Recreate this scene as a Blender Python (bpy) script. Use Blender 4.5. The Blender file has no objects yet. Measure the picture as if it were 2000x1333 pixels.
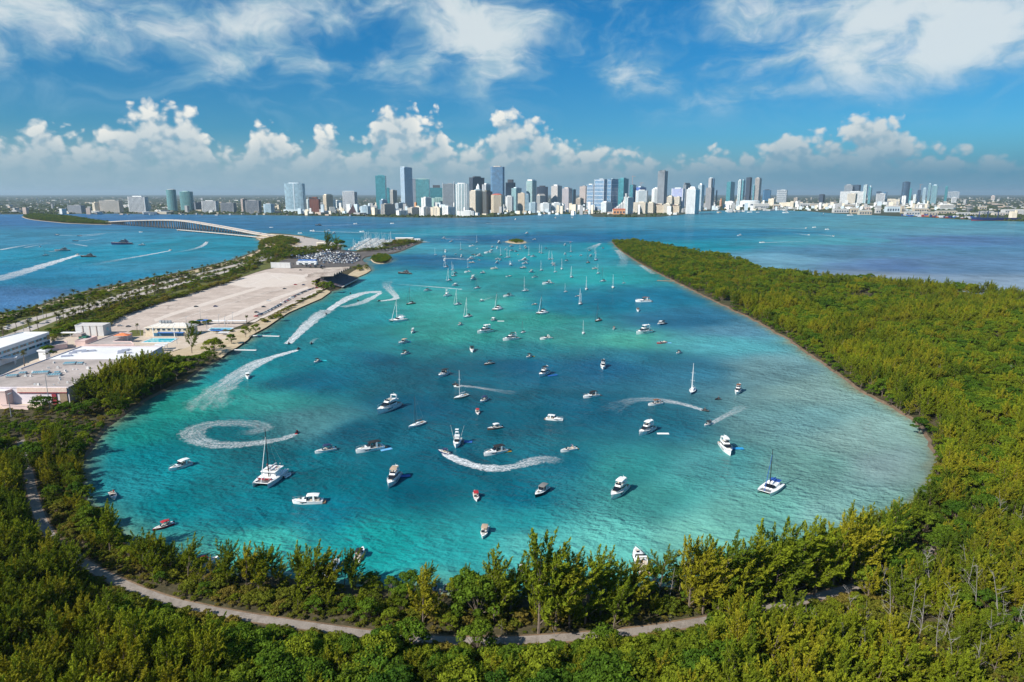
import bpy, math, random
import numpy as np
from mathutils import Vector, Matrix
from mathutils.geometry import tessellate_polygon
random.seed(7)
RNG = np.random.default_rng(11)
R = math.radians
SC = bpy.context.scene
COL = SC.collection

# ------------------------------------------------------------------ camera, sky, sun, exposure
CAM_H, PITCH, FOC = 120.0, R(12.2), 1333.3
cam_d = bpy.data.cameras.new('camera'); cam_d.sensor_width = 36; cam_d.lens = 24
cam_d.clip_start = 1.0; cam_d.clip_end = 120000
cam = bpy.data.objects.new('camera', cam_d); COL.objects.link(cam)
cam.location = (0, 0, CAM_H); cam.rotation_euler = (R(90) - PITCH, 0, 0)
SC.camera = cam
CP, SP = math.cos(PITCH), math.sin(PITCH)

def ray(px, py):
    u, v = (px - 1000.0) / FOC, (666.5 - py) / FOC
    return np.array((u, CP + v * SP, -SP + v * CP))
def G(px, py, z=0.0):
    """ground point (height z) seen at a pixel of the 2000 x 1333 photograph"""
    d = ray(px, py); t = (z - CAM_H) / d[2]
    return (d[0] * t, d[1] * t, z)
def at_dist(px, y):
    """x of a pixel column near the horizon at forward distance y"""
    return (px - 1000.0) / FOC * y * (CP + SP * SP / CP)
def top_z(py, y):
    """height of the point at forward distance y seen at pixel row py"""
    d = ray(1000, py); return CAM_H + d[2] * y / d[1]
def project(p):
    x, y, z = p[..., 0], p[..., 1], p[..., 2] - CAM_H
    f = y * CP - z * SP; up = y * SP + z * CP
    return 1000 + FOC * x / f, 666.5 - FOC * up / f, f

SUN_DIR = Vector((-0.75, -0.57, 0.0)).normalized()
SUN_EL = R(38)
to_sun = Vector((SUN_DIR.x * math.cos(SUN_EL), SUN_DIR.y * math.cos(SUN_EL), math.sin(SUN_EL)))
sun_d = bpy.data.lights.new('sun', 'SUN'); sun_d.energy = 5.0; sun_d.angle = R(0.5); sun_d.color = (1.0, 0.945, 0.85)
sun = bpy.data.objects.new('sun', sun_d); COL.objects.link(sun)
sun.rotation_euler = (-to_sun).to_track_quat('-Z', 'Y').to_euler(); sun.location = (0, 0, 900)

SC.view_settings.view_transform = 'Standard'; SC.view_settings.look = 'None'
SC.view_settings.exposure = 0.35; SC.view_settings.gamma = 1.0
SC.view_settings.use_curve_mapping = False
SC.render.engine = 'CYCLES'
cy = SC.cycles
cy.max_bounces = 6; cy.diffuse_bounces = 2; cy.glossy_bounces = 2; cy.transmission_bounces = 3
cy.transparent_max_bounces = 12; cy.volume_bounces = 0; cy.caustics_reflective = False; cy.caustics_refractive = False
cy.use_denoising = True
cy.sample_clamp_indirect = 4.0

class NT:
    """tiny helper for node expressions"""
    def __init__(s, tree): s.t = tree; s.n = tree.nodes; s.l = tree.links
    def set(s, sock, v):
        if isinstance(v, bpy.types.NodeSocket): s.l.new(v, sock)
        elif v is not None:
            if isinstance(v, (tuple, list)) and sock.type == 'RGBA' and len(v) == 3: v = (*v, 1)
            sock.default_value = v
    def node(s, kind, **kw):
        n = s.n.new(kind)
        for k, v in kw.items(): setattr(n, k, v)
        return n
    def m(s, op, a, b=None, c=None, clamp=False):
        n = s.node('ShaderNodeMath', operation=op, use_clamp=clamp)
        for i, v in enumerate((a, b, c)):
            if v is not None: s.set(n.inputs[i], v)
        return n.outputs[0]
    def v(s, op, a, b=None, scale=None):
        n = s.node('ShaderNodeVectorMath', operation=op)
        s.set(n.inputs[0], a)
        if b is not None: s.set(n.inputs[1], b)
        if scale is not None: s.set(n.inputs[3], scale)
        return n.outputs['Value'] if op in ('LENGTH', 'DOT_PRODUCT', 'DISTANCE') else n.outputs[0]
    def xyz(s, x, y, z):
        n = s.node('ShaderNodeCombineXYZ')
        for i, q in enumerate((x, y, z)): s.set(n.inputs[i], q)
        return n.outputs[0]
    def sep(s, a):
        n = s.node('ShaderNodeSeparateXYZ'); s.set(n.inputs[0], a); return n.outputs
    dims = '3D'
    def noise(s, vec, scale, detail=3.0, rough=0.5, dist=0.0, out='Fac', w=None):
        n = s.node('ShaderNodeTexNoise', noise_dimensions=s.dims); s.set(n.inputs['Vector'], vec)
        s.set(n.inputs['Scale'], scale); s.set(n.inputs['Detail'], detail); s.set(n.inputs['Roughness'], rough); s.set(n.inputs['Distortion'], dist)
        return n.outputs[out]
    def voro(s, vec, scale, feature='F1', out='Distance', smooth=0.5):
        n = s.node('ShaderNodeTexVoronoi', feature=feature, voronoi_dimensions=s.dims); s.set(n.inputs['Vector'], vec); s.set(n.inputs['Scale'], scale)
        if feature == 'SMOOTH_F1': s.set(n.inputs['Smoothness'], smooth)
        return n.outputs[out]
    def mix(s, f, a, b, blend='MIX'):
        n = s.node('ShaderNodeMix', data_type='RGBA', blend_type=blend, clamp_factor=True)
        s.set(n.inputs[0], f); s.set(n.inputs[6], a); s.set(n.inputs[7], b)
        return n.outputs[2]
    def step(s, x, a, b):
        n = s.node('ShaderNodeMapRange', interpolation_type='SMOOTHSTEP'); s.set(n.inputs[0], x); s.set(n.inputs[1], a); s.set(n.inputs[2], b)
        return n.outputs[0]

# ---- world: Nishita sky with a cumulus bank low down and thin broken cloud above, by direction
W = bpy.data.worlds.new('World'); SC.world = W; W.use_nodes = True
w = NT(W.node_tree); W.node_tree.nodes.clear(); w.dims = '2D'
W.cycles.sampling_method = 'MANUAL'; W.cycles.sample_map_resolution = 256
sky = w.node('ShaderNodeTexSky', sky_type='NISHITA', sun_disc=False)
sky.sun_elevation = SUN_EL; sky.sun_rotation = math.atan2(to_sun.x, to_sun.y)
sky.altitude = 0; sky.air_density = 1.0; sky.dust_density = 0.2; sky.ozone_density = 3.5
SKYS = 0.1
def dir_ae(px, py):
    d = ray(px, py); d = d / np.linalg.norm(d)
    return math.atan2(d[0], d[1]), math.asin(d[2])
D = w.v('NORMALIZE', w.node('ShaderNodeTexCoord').outputs['Generated'])
dx, dy, dz = w.sep(D)
az = w.m('ARCTAN2', dx, dy); el = w.m('ARCSINE', dz)
bank = [(0,232),(40,222),(75,210),(130,232),(200,224),(240,205),(290,188),(345,192),(385,214),(430,262),(480,248),(525,222),(560,236),(600,252),(625,222),(655,230),(690,252),(718,234),(738,196),(785,180),(812,205),(832,222),(852,206),(868,230),(905,262),(945,238),(985,204),(1030,205),(1064,216),(1100,258),(1160,262),(1215,268),(1290,276),(1400,266),(1490,266),(1530,226),(1590,232),(1650,224),(1700,206),(1755,212),(1815,256),(1900,262),(2000,274)]
cv = w.node('ShaderNodeFloatCurve'); cm = cv.mapping.curves[0]
A0, A1, EMAX = -0.72, 0.72, 0.30
bank = [(x, y + max(0, min(16, (y - 212) * .8))) for x, y in bank]
pts = [((dir_ae(x, y)[0] - A0) / (A1 - A0), dir_ae(x, y)[1] / EMAX) for x, y in bank]
while len(cm.points) < len(pts) + 2: cm.points.new(0.5, 0.5)
allp = [(0, pts[0][1])] + pts + [(1, pts[-1][1])]
for p, (a, b) in zip(cm.points, allp): p.location = (a, b); p.handle_type = 'AUTO_CLAMPED'
cv.mapping.extend = 'HORIZONTAL'; cv.mapping.update()
azn = w.m('DIVIDE', w.m('SUBTRACT', az, A0), A1 - A0)
wob = w.noise(w.xyz(az, el, 0.3), 26.0, 4, 0.6)
w.set(cv.inputs['Value'], w.m('ADD', azn, w.m('MULTIPLY', w.m('SUBTRACT', wob, 0.5), 0.007)))
htop = w.m('MULTIPLY', cv.outputs[0], EMAX)
def cum_density(da, de):
    a = w.m('ADD', az, da); e = w.m('ADD', el, de)
    P = w.xyz(a, w.m('MULTIPLY', e, 1.25), 0.0)
    warp = w.noise(P, 30.0, 3, 0.55, out='Color')
    P2 = w.v('ADD', P, w.v('SCALE', w.v('SUBTRACT', warp, (0.5, 0.5, 0.5)), scale=0.012))
    n = w.noise(P2, 22.0, 9, 0.58)
    v1 = w.voro(P2, 38.0, 'SMOOTH_F1', smooth=0.35); v2 = w.voro(P2, 95.0, 'SMOOTH_F1', smooth=0.4)
    puff = w.m('ADD', w.m('MULTIPLY', w.m('SUBTRACT', 0.40, v1), 0.80), w.m('MULTIPLY', w.m('SUBTRACT', 0.40, v2), 0.42))
    base = w.m('DIVIDE', w.m('SUBTRACT', htop, e), 0.050)
    base = w.m('MINIMUM', w.m('MINIMUM', base, w.m('MULTIPLY', base, 2.6)), 0.75)
    return w.m('ADD', w.m('ADD', base, w.m('MULTIPLY', w.m('SUBTRACT', n, 0.5), 1.35)), puff)
d0 = cum_density(0.0, 0.0); d1 = cum_density(-0.010, 0.011)
cmask = w.step(d0, 0.12, 0.58)
lit = w.step(w.m('SUBTRACT', d0, d1), -0.34, 0.36)
topness = w.step(w.m('SUBTRACT', htop, el), 0.055, -0.01)
lit = w.m('MULTIPLY', lit, w.m('ADD', 0.50, w.m('MULTIPLY', topness, 0.62)), clamp=True)
lefty = w.step(az, 0.45, -0.1)
lit = w.m('MULTIPLY', lit, w.m('ADD', 0.62, w.m('MULTIPLY', lefty, 0.38)))
ccol = w.mix(lit, (0.235, 0.36, 0.45), (0.74, 0.73, 0.68))
# upper cloud layer on a plane
AE = w.xyz(az, w.m('MULTIPLY', el, 1.5), 0.0)
AEw = w.v('ADD', AE, w.v('SCALE', w.v('SUBTRACT', w.noise(AE, 7.0, 3, 0.55, out='Color'), (0.5, 0.5, 0.5)), scale=0.09))
AEw0 = AEw
den = w.m('ADD', w.m('MAXIMUM', dz, 0.0), 0.06)
px_, py_ = w.m('DIVIDE', dx, den), w.m('DIVIDE', dy, den)
PL = w.xyz(px_, w.m('MULTIPLY', py_, 0.8), 0.0)
wp = w.noise(PL, 0.55, 2, 0.5, out='Color')
PLw = w.v('ADD', PL, w.v('SCALE', w.v('SUBTRACT', wp, (0.5, 0.5, 0.5)), scale=0.9))
hn = w.noise(AEw, 8.5, 8, 0.56)
hn = w.m('ADD', w.m('MULTIPLY', hn, 0.86), w.m('MULTIPLY', w.noise(PLw, 0.85, 5, 0.55), 0.14))
wisp = w.noise(w.v('MULTIPLY', AEw0, (1.0, 2.1, 1.0)), 6.5, 8, 0.60, 0.5)
blobs = [(60,55,110,85,1.0),(400,38,170,60,.95),(830,38,190,60,1.0),(900,75,120,40,.45),(1150,60,190,70,.50),(1560,40,150,50,.85),(1860,40,190,75,1.05),(1900,110,130,60,.5),(1130,130,260,60,.24),(620,135,230,22,.34),(1500,140,330,50,.22),(1760,150,120,50,.30),(1120,190,220,36,.20),(460,120,90,12,.25)]
bs = None
for (bx, by, rx, ry, am) in blobs:
    a, e = dir_ae(bx, by); ra, re = rx / FOC, ry / FOC
    q = w.m('ADD', w.m('POWER', w.m('DIVIDE', w.m('SUBTRACT', az, a), ra), 2), w.m('POWER', w.m('DIVIDE', w.m('SUBTRACT', el, e), re), 2))
    g = w.m('MULTIPLY', w.m('EXPONENT', w.m('MULTIPLY', q, -0.7)), am)
    bs = g if bs is None else w.m('ADD', bs, g)
elf = w.step(el, R(4.6), R(9.0))
outside = w.step(el, 0.26, 0.40)     # the broken layer simply continues overhead
hi = w.m('ADD', w.m('MULTIPLY', bs, 0.74), w.m('MULTIPLY', w.m('SUBTRACT', hn, 0.5), 3.0))
hi = w.m('ADD', hi, w.m('MULTIPLY', w.m('SUBTRACT', wisp, 0.5), 0.9))
hi = w.m('ADD', hi, w.m('MULTIPLY', outside, 0.30))
hmask = w.m('MULTIPLY', w.step(hi, 0.10, 1.25), elf)
hmask = w.m('MULTIPLY', hmask, 0.84)
hcol = w.mix(w.step(w.m('ADD', hi, w.m('MULTIPLY', w.m('SUBTRACT', w.noise(AEw, 26.0, 6, 0.6), 0.5), 1.3)), 0.25, 1.45), (0.22, 0.395, 0.49), (0.60, 0.65, 0.65))
veil = w.m('MULTIPLY', w.step(wisp, 0.42, 0.80), w.m('MULTIPLY', w.step(el, R(3.8), R(7)), 0.34))
tint = w.mix(1.0, sky.outputs[0], (0.075, 0.50, 0.75), 'MULTIPLY')
blue = w.mix(w.step(el, R(14), R(2)), tint, w.mix(1.0, sky.outputs[0], (0.16, 0.47, 0.66), 'MULTIPLY'))
K = 1.0 / SKYS
c1 = w.mix(veil, blue, tuple(v * K for v in (0.26, 0.43, 0.54)))
c1 = w.mix(hmask, c1, w.v('SCALE', hcol, scale=K))
c1 = w.mix(cmask, c1, w.v('SCALE', ccol, scale=K))
hz = w.m('EXPONENT', w.m('MULTIPLY', w.m('MAXIMUM', el, 0.0), -1.0 / R(1.5)))
hz2 = w.step(el, R(5.0), R(1.0))
hzm = w.m('MINIMUM', w.m('ADD', w.m('MULTIPLY', hz, 0.45), w.m('MULTIPLY', hz2, 0.76)), 0.93)
hzc = w.mix(w.step(az, -0.30, 0.75), (0.22, 0.34, 0.41), (0.07, 0.215, 0.325))
c1 = w.mix(hzm, c1, w.v('SCALE', hzc, scale=K))
bg = w.node('ShaderNodeBackground'); w.set(bg.inputs[0], c1); bg.inputs[1].default_value = SKYS
wo = w.node('ShaderNodeOutputWorld'); w.l.new(bg.outputs[0], wo.inputs[0])

# ------------------------------------------------------------------ helpers
def tag(o, label=None, cat=None, group=None, kind=None):
    if label: o['label'] = label
    if cat: o['category'] = cat
    if group: o['group'] = group
    if kind: o['kind'] = kind
    return o
def empty(name, loc, rz=0.0, sc=1.0):
    o = bpy.data.objects.new(name, None); COL.objects.link(o); o.location = loc; o.rotation_euler = (0, 0, rz); o.scale = (sc,) * 3
    o.empty_display_size = 1; return o
def link(name, me, parent=None, loc=None, rz=None, sc=None):
    o = bpy.data.objects.new(name, me); COL.objects.link(o)
    if parent is not None: o.parent = parent
    if loc is not None: o.location = loc
    if rz is not None: o.rotation_euler = (0, 0, rz)
    if sc is not None: o.scale = (sc,) * 3 if not hasattr(sc, '__len__') else sc
    return o
def children(o): return CH.get(o.name, [])

class MB:
    """mesh collector: boxes, tubes, prisms, lofts; material index per face"""
    def __init__(s): s.v, s.f, s.mi = [], [], []
    def add(s, vs, fs, m=0):
        b = len(s.v); s.v.extend(tuple(map(float, q)) for q in vs)
        for f in fs: s.f.append(tuple(b + i for i in f)); s.mi.append(m)
    def box(s, c, d, rz=0.0, m=0, taper=1.0, mtop=None):
        hx, hy, hz = d[0] / 2, d[1] / 2, d[2] / 2
        ca, sa = math.cos(rz), math.sin(rz); vs = []
        for z, k in ((-hz, 1.0), (hz, taper)):
            for x, y in ((-hx, -hy), (hx, -hy), (hx, hy), (-hx, hy)):
                x, y = x * k, y * k
                vs.append((c[0] + x * ca - y * sa, c[1] + x * sa + y * ca, c[2] + z))
        s.add(vs, [(0, 3, 2, 1), (0, 1, 5, 4), (1, 2, 6, 5), (2, 3, 7, 6), (3, 0, 4, 7)], m)
        s.add(vs[4:], [(0, 1, 2, 3)], m if mtop is None else mtop)
        return s
    def tube(s, p0, p1, r0, r1=None, n=6, m=0):
        r1 = r0 if r1 is None else r1
        a, b = Vector(p0), Vector(p1); d = (b - a)
        if d.length < 1e-6: return s
        d.normalize(); u = d.orthogonal().normalized(); v = d.cross(u); vs = []
        for p, r in ((a, r0), (b, r1)):
            for i in range(n):
                t = 2 * math.pi * i / n; vs.append(p + u * (math.cos(t) * r) + v * (math.sin(t) * r))
        s.add(vs, [(i, (i + 1) % n, n + (i + 1) % n, n + i) for i in range(n)] + [tuple(range(n))[::-1], tuple(range(n, 2 * n))], m); return s
    def path(s, pts, rs, n=5, m=0):
        for i in range(len(pts) - 1): s.tube(pts[i], pts[i + 1], rs[i], rs[i + 1], n, m)
        return s
    def prism(s, pts, z0, z1, m=0, mtop=None, inset=1.0, cap=True):
        n = len(pts); A = sum(pts[i][0] * pts[(i + 1) % n][1] - pts[(i + 1) % n][0] * pts[i][1] for i in range(n))
        if A < 0: pts = pts[::-1]
        cx, cyy = sum(p[0] for p in pts) / n, sum(p[1] for p in pts) / n
        lo = [(p[0], p[1], z0) for p in pts]; up = [(cx + (p[0] - cx) * inset, cyy + (p[1] - cyy) * inset, z1) for p in pts]
        s.add(lo + up, [(i, (i + 1) % n, n + (i + 1) % n, n + i) for i in range(n)], m)
        if cap: s.add(up, [tuple(range(n))], m if mtop is None else mtop)
        return s
    def loft(s, rings, m=0, caps=True, close=True):
        n = len(rings[0]); vs = [q for r in rings for q in r]; fs = []
        for i in range(len(rings) - 1):
            for j in range(n if close else n - 1):
                k = (j + 1) % n; fs.append((i * n + j, i * n + k, (i + 1) * n + k, (i + 1) * n + j))
        s.add(vs, fs, m)
        if caps: s.add(rings[0], [tuple(range(n))[::-1]], m); s.add(rings[-1], [tuple(range(n))], m)
        return s
    def join(s, o, moff=0):
        b = len(s.v); s.v.extend(o.v); s.f.extend(tuple(b + i for i in f) for f in o.f); s.mi.extend(i + moff for i in o.mi); return s
    def mesh(s, name, mats, smooth=False):
        me = bpy.data.meshes.new(name); me.from_pydata(s.v, [], s.f)
        for m in mats: me.materials.append(m)
        if len(mats) > 1: me.polygons.foreach_set('material_index', s.mi)
        if smooth: me.polygons.foreach_set('use_smooth', [True] * len(s.f))
        me.update(); return me
    def build(s, name, mats, parent=None, loc=None, rz=None, smooth=False):
        return link(name, s.mesh(name, mats if isinstance(mats, (list, tuple)) else [mats], smooth), parent, loc, rz)
CH = {}

MATS = {}
def lin(c): return tuple(((v / 255.0) / 12.92 if v / 255.0 <= 0.04045 else ((v / 255.0 + 0.055) / 1.055) ** 2.4) for v in c)
def mat(name, rgb, rough=0.6, var=0.15, scale=1.0, metal=0.0, spec=0.5, coord='Object', stain=None, bump=0.0):
    """procedural material: base colour broken up by noise at two scales"""
    if name in MATS: return MATS[name]
    m = bpy.data.materials.new(name); m.use_nodes = True; t = NT(m.node_tree)
    b = m.node_tree.nodes['Principled BSDF']
    co = t.node('ShaderNodeTexCoord').outputs[coord]
    n1 = t.noise(co, scale, 4, 0.6); n2 = t.noise(co, scale * 9.0, 3, 0.6)
    f = t.m('ADD', t.m('MULTIPLY', n1, 0.65), t.m('MULTIPLY', n2, 0.35))
    lo = tuple(v * (1 - var) for v in rgb); hi = tuple(min(v * (1 + var), 1) for v in rgb)
    c = t.mix(t.step(f, 0.32, 0.68), lo, hi)
    if stain:
        c = t.mix(t.m('MULTIPLY', t.step(t.noise(co, scale * 0.35, 6, 0.65, 0.5), 0.50, 0.72), stain[1]), c, stain[0])
    t.set(b.inputs['Base Color'], c); b.inputs['Roughness'].default_value = rough; b.inputs['Metallic'].default_value = metal
    b.inputs['Specular IOR Level'].default_value = spec
    if bump:
        bn = t.node('ShaderNodeBump'); bn.inputs['Strength'].default_value = bump; bn.inputs['Distance'].default_value = 0.2
        t.set(bn.inputs['Height'], f); t.l.new(bn.outputs[0], b.inputs['Normal'])
    MATS[name] = m; return m

def densify(pts, step):
    out = []
    for a, b in zip(pts[:-1], pts[1:]):
        n = max(1, int(math.dist(a[:2], b[:2]) / step))
        for i in range(n): out.append(tuple(a[k] + (b[k] - a[k]) * i / n for k in range(len(a))))
    out.append(tuple(pts[-1])); return out
def smooth_line(pts, it=2):
    for _ in range(it):
        o = [pts[0]]
        for a, b in zip(pts[:-1], pts[1:]):
            o.append(tuple(a[k] * .75 + b[k] * .25 for k in range(len(a)))); o.append(tuple(a[k] * .25 + b[k] * .75 for k in range(len(a))))
        o.append(pts[-1]); pts = o
    return pts
def gpath(pxs, z=0.0, it=2): return smooth_line([G(x, y, z) for x, y in pxs], it)
def inside(P, poly):
    x, y = P[:, 0], P[:, 1]; r = np.zeros(len(P), bool); n = len(poly)
    for i in range(n):
        x0, y0 = poly[i][0], poly[i][1]; x1, y1 = poly[(i + 1) % n][0], poly[(i + 1) % n][1]
        if y0 == y1: continue
        c = ((y0 > y) != (y1 > y)) & (x < (x1 - x0) * (y - y0) / (y1 - y0) + x0); r ^= c
    return r
def dist_line(P, line):
    """distance from points to a densely sampled line"""
    L = np.array([q[:2] for q in line]); out = np.empty(len(P))
    for i in range(0, len(P), 4000):
        d = P[i:i + 4000, None, :2] - L[None]; out[i:i + 4000] = np.sqrt((d ** 2).sum(-1).min(1))
    return out
def vnoise(x, y, s, seed=0):
    """smooth value noise on arrays"""
    x, y = np.asarray(x) / s, np.asarray(y) / s; xi, yi = np.floor(x).astype(int), np.floor(y).astype(int); fx, fy = x - xi, y - yi
    h = lambda a, b: ((np.sin(a * 127.1 + b * 311.7 + seed * 74.7) * 43758.5453) % 1.0)
    fx, fy = fx * fx * (3 - 2 * fx), fy * fy * (3 - 2 * fy)
    return (h(xi, yi) * (1 - fx) + h(xi + 1, yi) * fx) * (1 - fy) + (h(xi, yi + 1) * (1 - fx) + h(xi + 1, yi + 1) * fx) * fy
def flat_poly(name, pts, z, mtl, kind='structure', parent=None, thick=0.0, uvs=False):
    pts3 = [Vector((p[0], p[1], z)) for p in pts]
    tris = tessellate_polygon([pts3]); vs = [tuple(p) for p in pts3]; fs = [tuple(t) for t in tris]
    me = bpy.data.meshes.new(name)
    out = []
    for f in fs:
        a, b, c = (pts3[i] for i in f)
        out.append(f if (b - a).cross(c - a).z > 0 else f[::-1])
    me.from_pydata(vs, [], out); me.materials.append(mtl); me.update()
    o = link(name, me, parent)
    if kind: o['kind'] = kind
    return o
def ribbon(name, pts, width, z, mtl, kind='structure', parent=None, w1=None, zs=None):
    """flat strip along a centre line, uv = (along in metres, across 0..1)"""
    n = len(pts); vs, fs, uv = [], [], []; s = 0.0
    for i, p in enumerate(pts):
        a = pts[max(i - 1, 0)]; b = pts[min(i + 1, n - 1)]
        d = Vector((b[0] - a[0], b[1] - a[1])); d = d.normalized() if d.length > 0 else Vector((1, 0)); nn = Vector((-d.y, d.x))
        if i: s += math.dist(p[:2], pts[i - 1][:2])
        wd = width if w1 is None else width + (w1 - width) * i / (n - 1)
        zz = z if zs is None else zs[i]
        for k in (-.5, 0, .5):
            vs.append((p[0] + nn.x * wd * k, p[1] + nn.y * wd * k, zz)); uv.append((s, k + .5))
    for i in range(n - 1):
        for k in (0, 1):
            b = i * 3 + k; fs.append((b, b + 3, b + 4, b + 1))
    me = bpy.data.meshes.new(name); me.from_pydata(vs, [], fs)
    ul = me.uv_layers.new(name='UV'); li = np.empty(len(me.loops), int); me.loops.foreach_get('vertex_index', li)
    ul.data.foreach_set('uv', np.array(uv)[li].ravel()); me['len'] = s
    me.materials.append(mtl); me.update()
    if me.polygons[0].normal.z < 0: me.flip_normals()
    o = link(name, me, parent)
    if kind: o['kind'] = kind
    return o
# ------------------------------------------------------------------ the setting: shores, water, ground, roads
GZ = 1.0   # level of the island above the water
basin_px = [(1195,473),(1203,483),(1218,495),(1250,516),(1290,537),(1330,557),(1362,573),(1405,594),(1450,616),(1500,642),(1550,672),(1600,707),(1650,746),(1720,787),(1772,812),(1806,850),(1824,886),(1826,925),(1806,965),(1770,1003),(1705,1034),(1610,1066),(1480,1108),(1350,1143),(1250,1153),(1120,1163),(1000,1166),(900,1168),(850,1163),(720,1148),(640,1140),(560,1134),(480,1124),(390,1112),(330,1100),(270,1085),(235,1072),(212,1035),(190,1005),(172,980),(163,950),(162,920),(170,892),(188,862),(218,832),(258,802),(298,777),(338,757),(368,742),(385,727),(405,714),(430,701),(442,691),(462,680),(482,666),(492,655),(520,640),(542,625),(562,612),(592,599),(627,584),(646,570),(660,566),(674,560),(690,550),(698,543),(716,535),(726,528),(722,522),(716,515),(706,508),(716,502),(745,499),(771,496),(790,489),(810,480),(826,474)]
outer_px = [(826,474),(818,468),(800,466),(786,467),(762,476),(742,484),(724,489),(712,487),(698,492),(676,491),(662,488),(668,484),(664,476),(642,474),(625,470),(592,461),(560,458),(528,456),(505,459),(497,465),(508,471),(516,478),(511,485),(500,490),(470,503),(420,517),(350,533),(290,544),(240,555),(195,562),(140,577),(91,591),(62,603),(0,613),(-120,640),(-300,678)]
right_px = [(1240,473),(1300,484),(1360,495),(1420,503),(1462,513),(1470,528),(1600,541),(1700,551),(1800,563),(1900,575),(2000,587),(2150,606),(2400,640)]
basin = smooth_line([G(*p) for p in basin_px], 2)
outer = smooth_line([G(*p) for p in outer_px], 2)
right = smooth_line([G(*p) for p in right_px], 2)
_b = np.array(densify(basin, 4.0)); _t = np.gradient(_b[:, :2], axis=0); _t /= np.maximum(np.linalg.norm(_t, axis=1, keepdims=True), 1e-6); _o = ((vnoise(_b[:, 0], _b[:, 1], 13, 71) - .5) * 3.4 + (vnoise(_b[:, 0], _b[:, 1], 5, 72) - .5) * 1.8) * np.clip((1200 - _b[:, 1]) / 500, 0, 1)
basin = [(float(q[0] - d_[1] * o_), float(q[1] + d_[0] * o_), 0.0) for q, d_, o_ in zip(_b, _t, _o)]
island = right[::-1] + [G(1210,469)] + basin + outer + [(-460, 120, 0), (-460, -160, 0), (620, -160, 0), (760, 300, 0)]
shore_line = densify(right[::-1] + [G(1210,469)] + basin + outer, 6.0)
islets = {
 'mangrove_islet': [(724,508),(730,502),(744,499),(758,501),(766,507),(760,513),(745,516),(730,514)],
 'sand_islet': [(986,473),(995,470),(1010,469),(1024,471),(1030,474),(1018,477),(1000,476)],
 'palm_islet': [(42,424),(56,420),(80,420),(110,422),(140,424),(160,427),(180,431),(200,434),(222,436),(214,440),(185,439),(160,438),(130,437),(100,434),(70,431),(52,428)]}
islet_poly = {k: smooth_line([G(*p) for p in v + v[:1]], 1)[:-1] for k, v in islets.items()}
main_px = [(-700,414),(-300,417),(0,419),(60,419.5),(120,418.5),(170,418),(230,418),(300,419),(360,419.5),(440,420),(520,421),(600,422),(700,423),(760,425),(840,425.5),(900,426),(980,424),(1030,421),(1080,418.5),(1150,419),(1160,424),(1230,425),(1290,424),(1340,419),(1362,414),(1400,411.5),(1450,412),(1530,411),(1575,413),(1640,418),(1720,421.5),(1800,425),(1870,429),(1950,432),(2010,433.5),(2300,440),(2700,446)]
main_shore = [G(*p) for p in main_px]
mainland = main_shore + [(60000, 9000, 0), (60000, 62000, 0), (-60000, 62000, 0), (-60000, 4000, 0)]
far_line = densify([p for p in main_shore if abs(p[0]) < 6000], 40.0)
isl_lines = {k: densify(v + v[:1], 5.0) for k, v in islet_poly.items()}

# ---- water: one sheet to the horizon; its colour (blended control-point tones; silt and sand inshore) is an attribute fixed to the place
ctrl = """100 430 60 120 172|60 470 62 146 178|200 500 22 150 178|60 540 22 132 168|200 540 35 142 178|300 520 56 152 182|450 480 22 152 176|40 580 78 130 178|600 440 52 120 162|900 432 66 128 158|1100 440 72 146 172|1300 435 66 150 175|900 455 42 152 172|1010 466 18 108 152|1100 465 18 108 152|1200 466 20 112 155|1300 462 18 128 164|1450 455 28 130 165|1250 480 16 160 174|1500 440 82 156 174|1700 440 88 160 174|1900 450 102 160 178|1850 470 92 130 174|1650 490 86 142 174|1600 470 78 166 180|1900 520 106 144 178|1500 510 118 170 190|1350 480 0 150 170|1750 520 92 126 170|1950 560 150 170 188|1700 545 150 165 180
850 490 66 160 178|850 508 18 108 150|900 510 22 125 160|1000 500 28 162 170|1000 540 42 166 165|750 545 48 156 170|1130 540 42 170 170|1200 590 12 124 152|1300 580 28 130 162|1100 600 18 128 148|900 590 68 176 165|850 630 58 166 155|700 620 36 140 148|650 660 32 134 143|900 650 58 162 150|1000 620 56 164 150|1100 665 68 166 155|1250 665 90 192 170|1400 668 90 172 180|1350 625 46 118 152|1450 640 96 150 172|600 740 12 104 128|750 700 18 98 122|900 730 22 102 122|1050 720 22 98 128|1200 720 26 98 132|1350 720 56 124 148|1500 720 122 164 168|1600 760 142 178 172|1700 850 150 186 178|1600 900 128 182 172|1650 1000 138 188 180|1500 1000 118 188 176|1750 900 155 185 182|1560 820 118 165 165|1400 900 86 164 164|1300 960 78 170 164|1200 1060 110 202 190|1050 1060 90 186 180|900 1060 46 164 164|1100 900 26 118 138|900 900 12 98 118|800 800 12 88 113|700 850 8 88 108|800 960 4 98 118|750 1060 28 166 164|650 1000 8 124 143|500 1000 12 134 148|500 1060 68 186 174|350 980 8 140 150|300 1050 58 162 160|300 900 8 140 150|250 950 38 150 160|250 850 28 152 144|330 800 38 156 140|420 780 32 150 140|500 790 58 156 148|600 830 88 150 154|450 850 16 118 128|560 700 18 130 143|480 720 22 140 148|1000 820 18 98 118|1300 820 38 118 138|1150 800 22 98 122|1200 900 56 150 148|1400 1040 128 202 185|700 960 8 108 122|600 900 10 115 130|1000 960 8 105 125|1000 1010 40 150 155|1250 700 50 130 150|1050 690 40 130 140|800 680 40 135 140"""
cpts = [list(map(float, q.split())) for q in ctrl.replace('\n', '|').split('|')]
ly = np.concatenate([[40.0], np.exp(np.linspace(math.log(80), math.log(60000), 400))])
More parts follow.
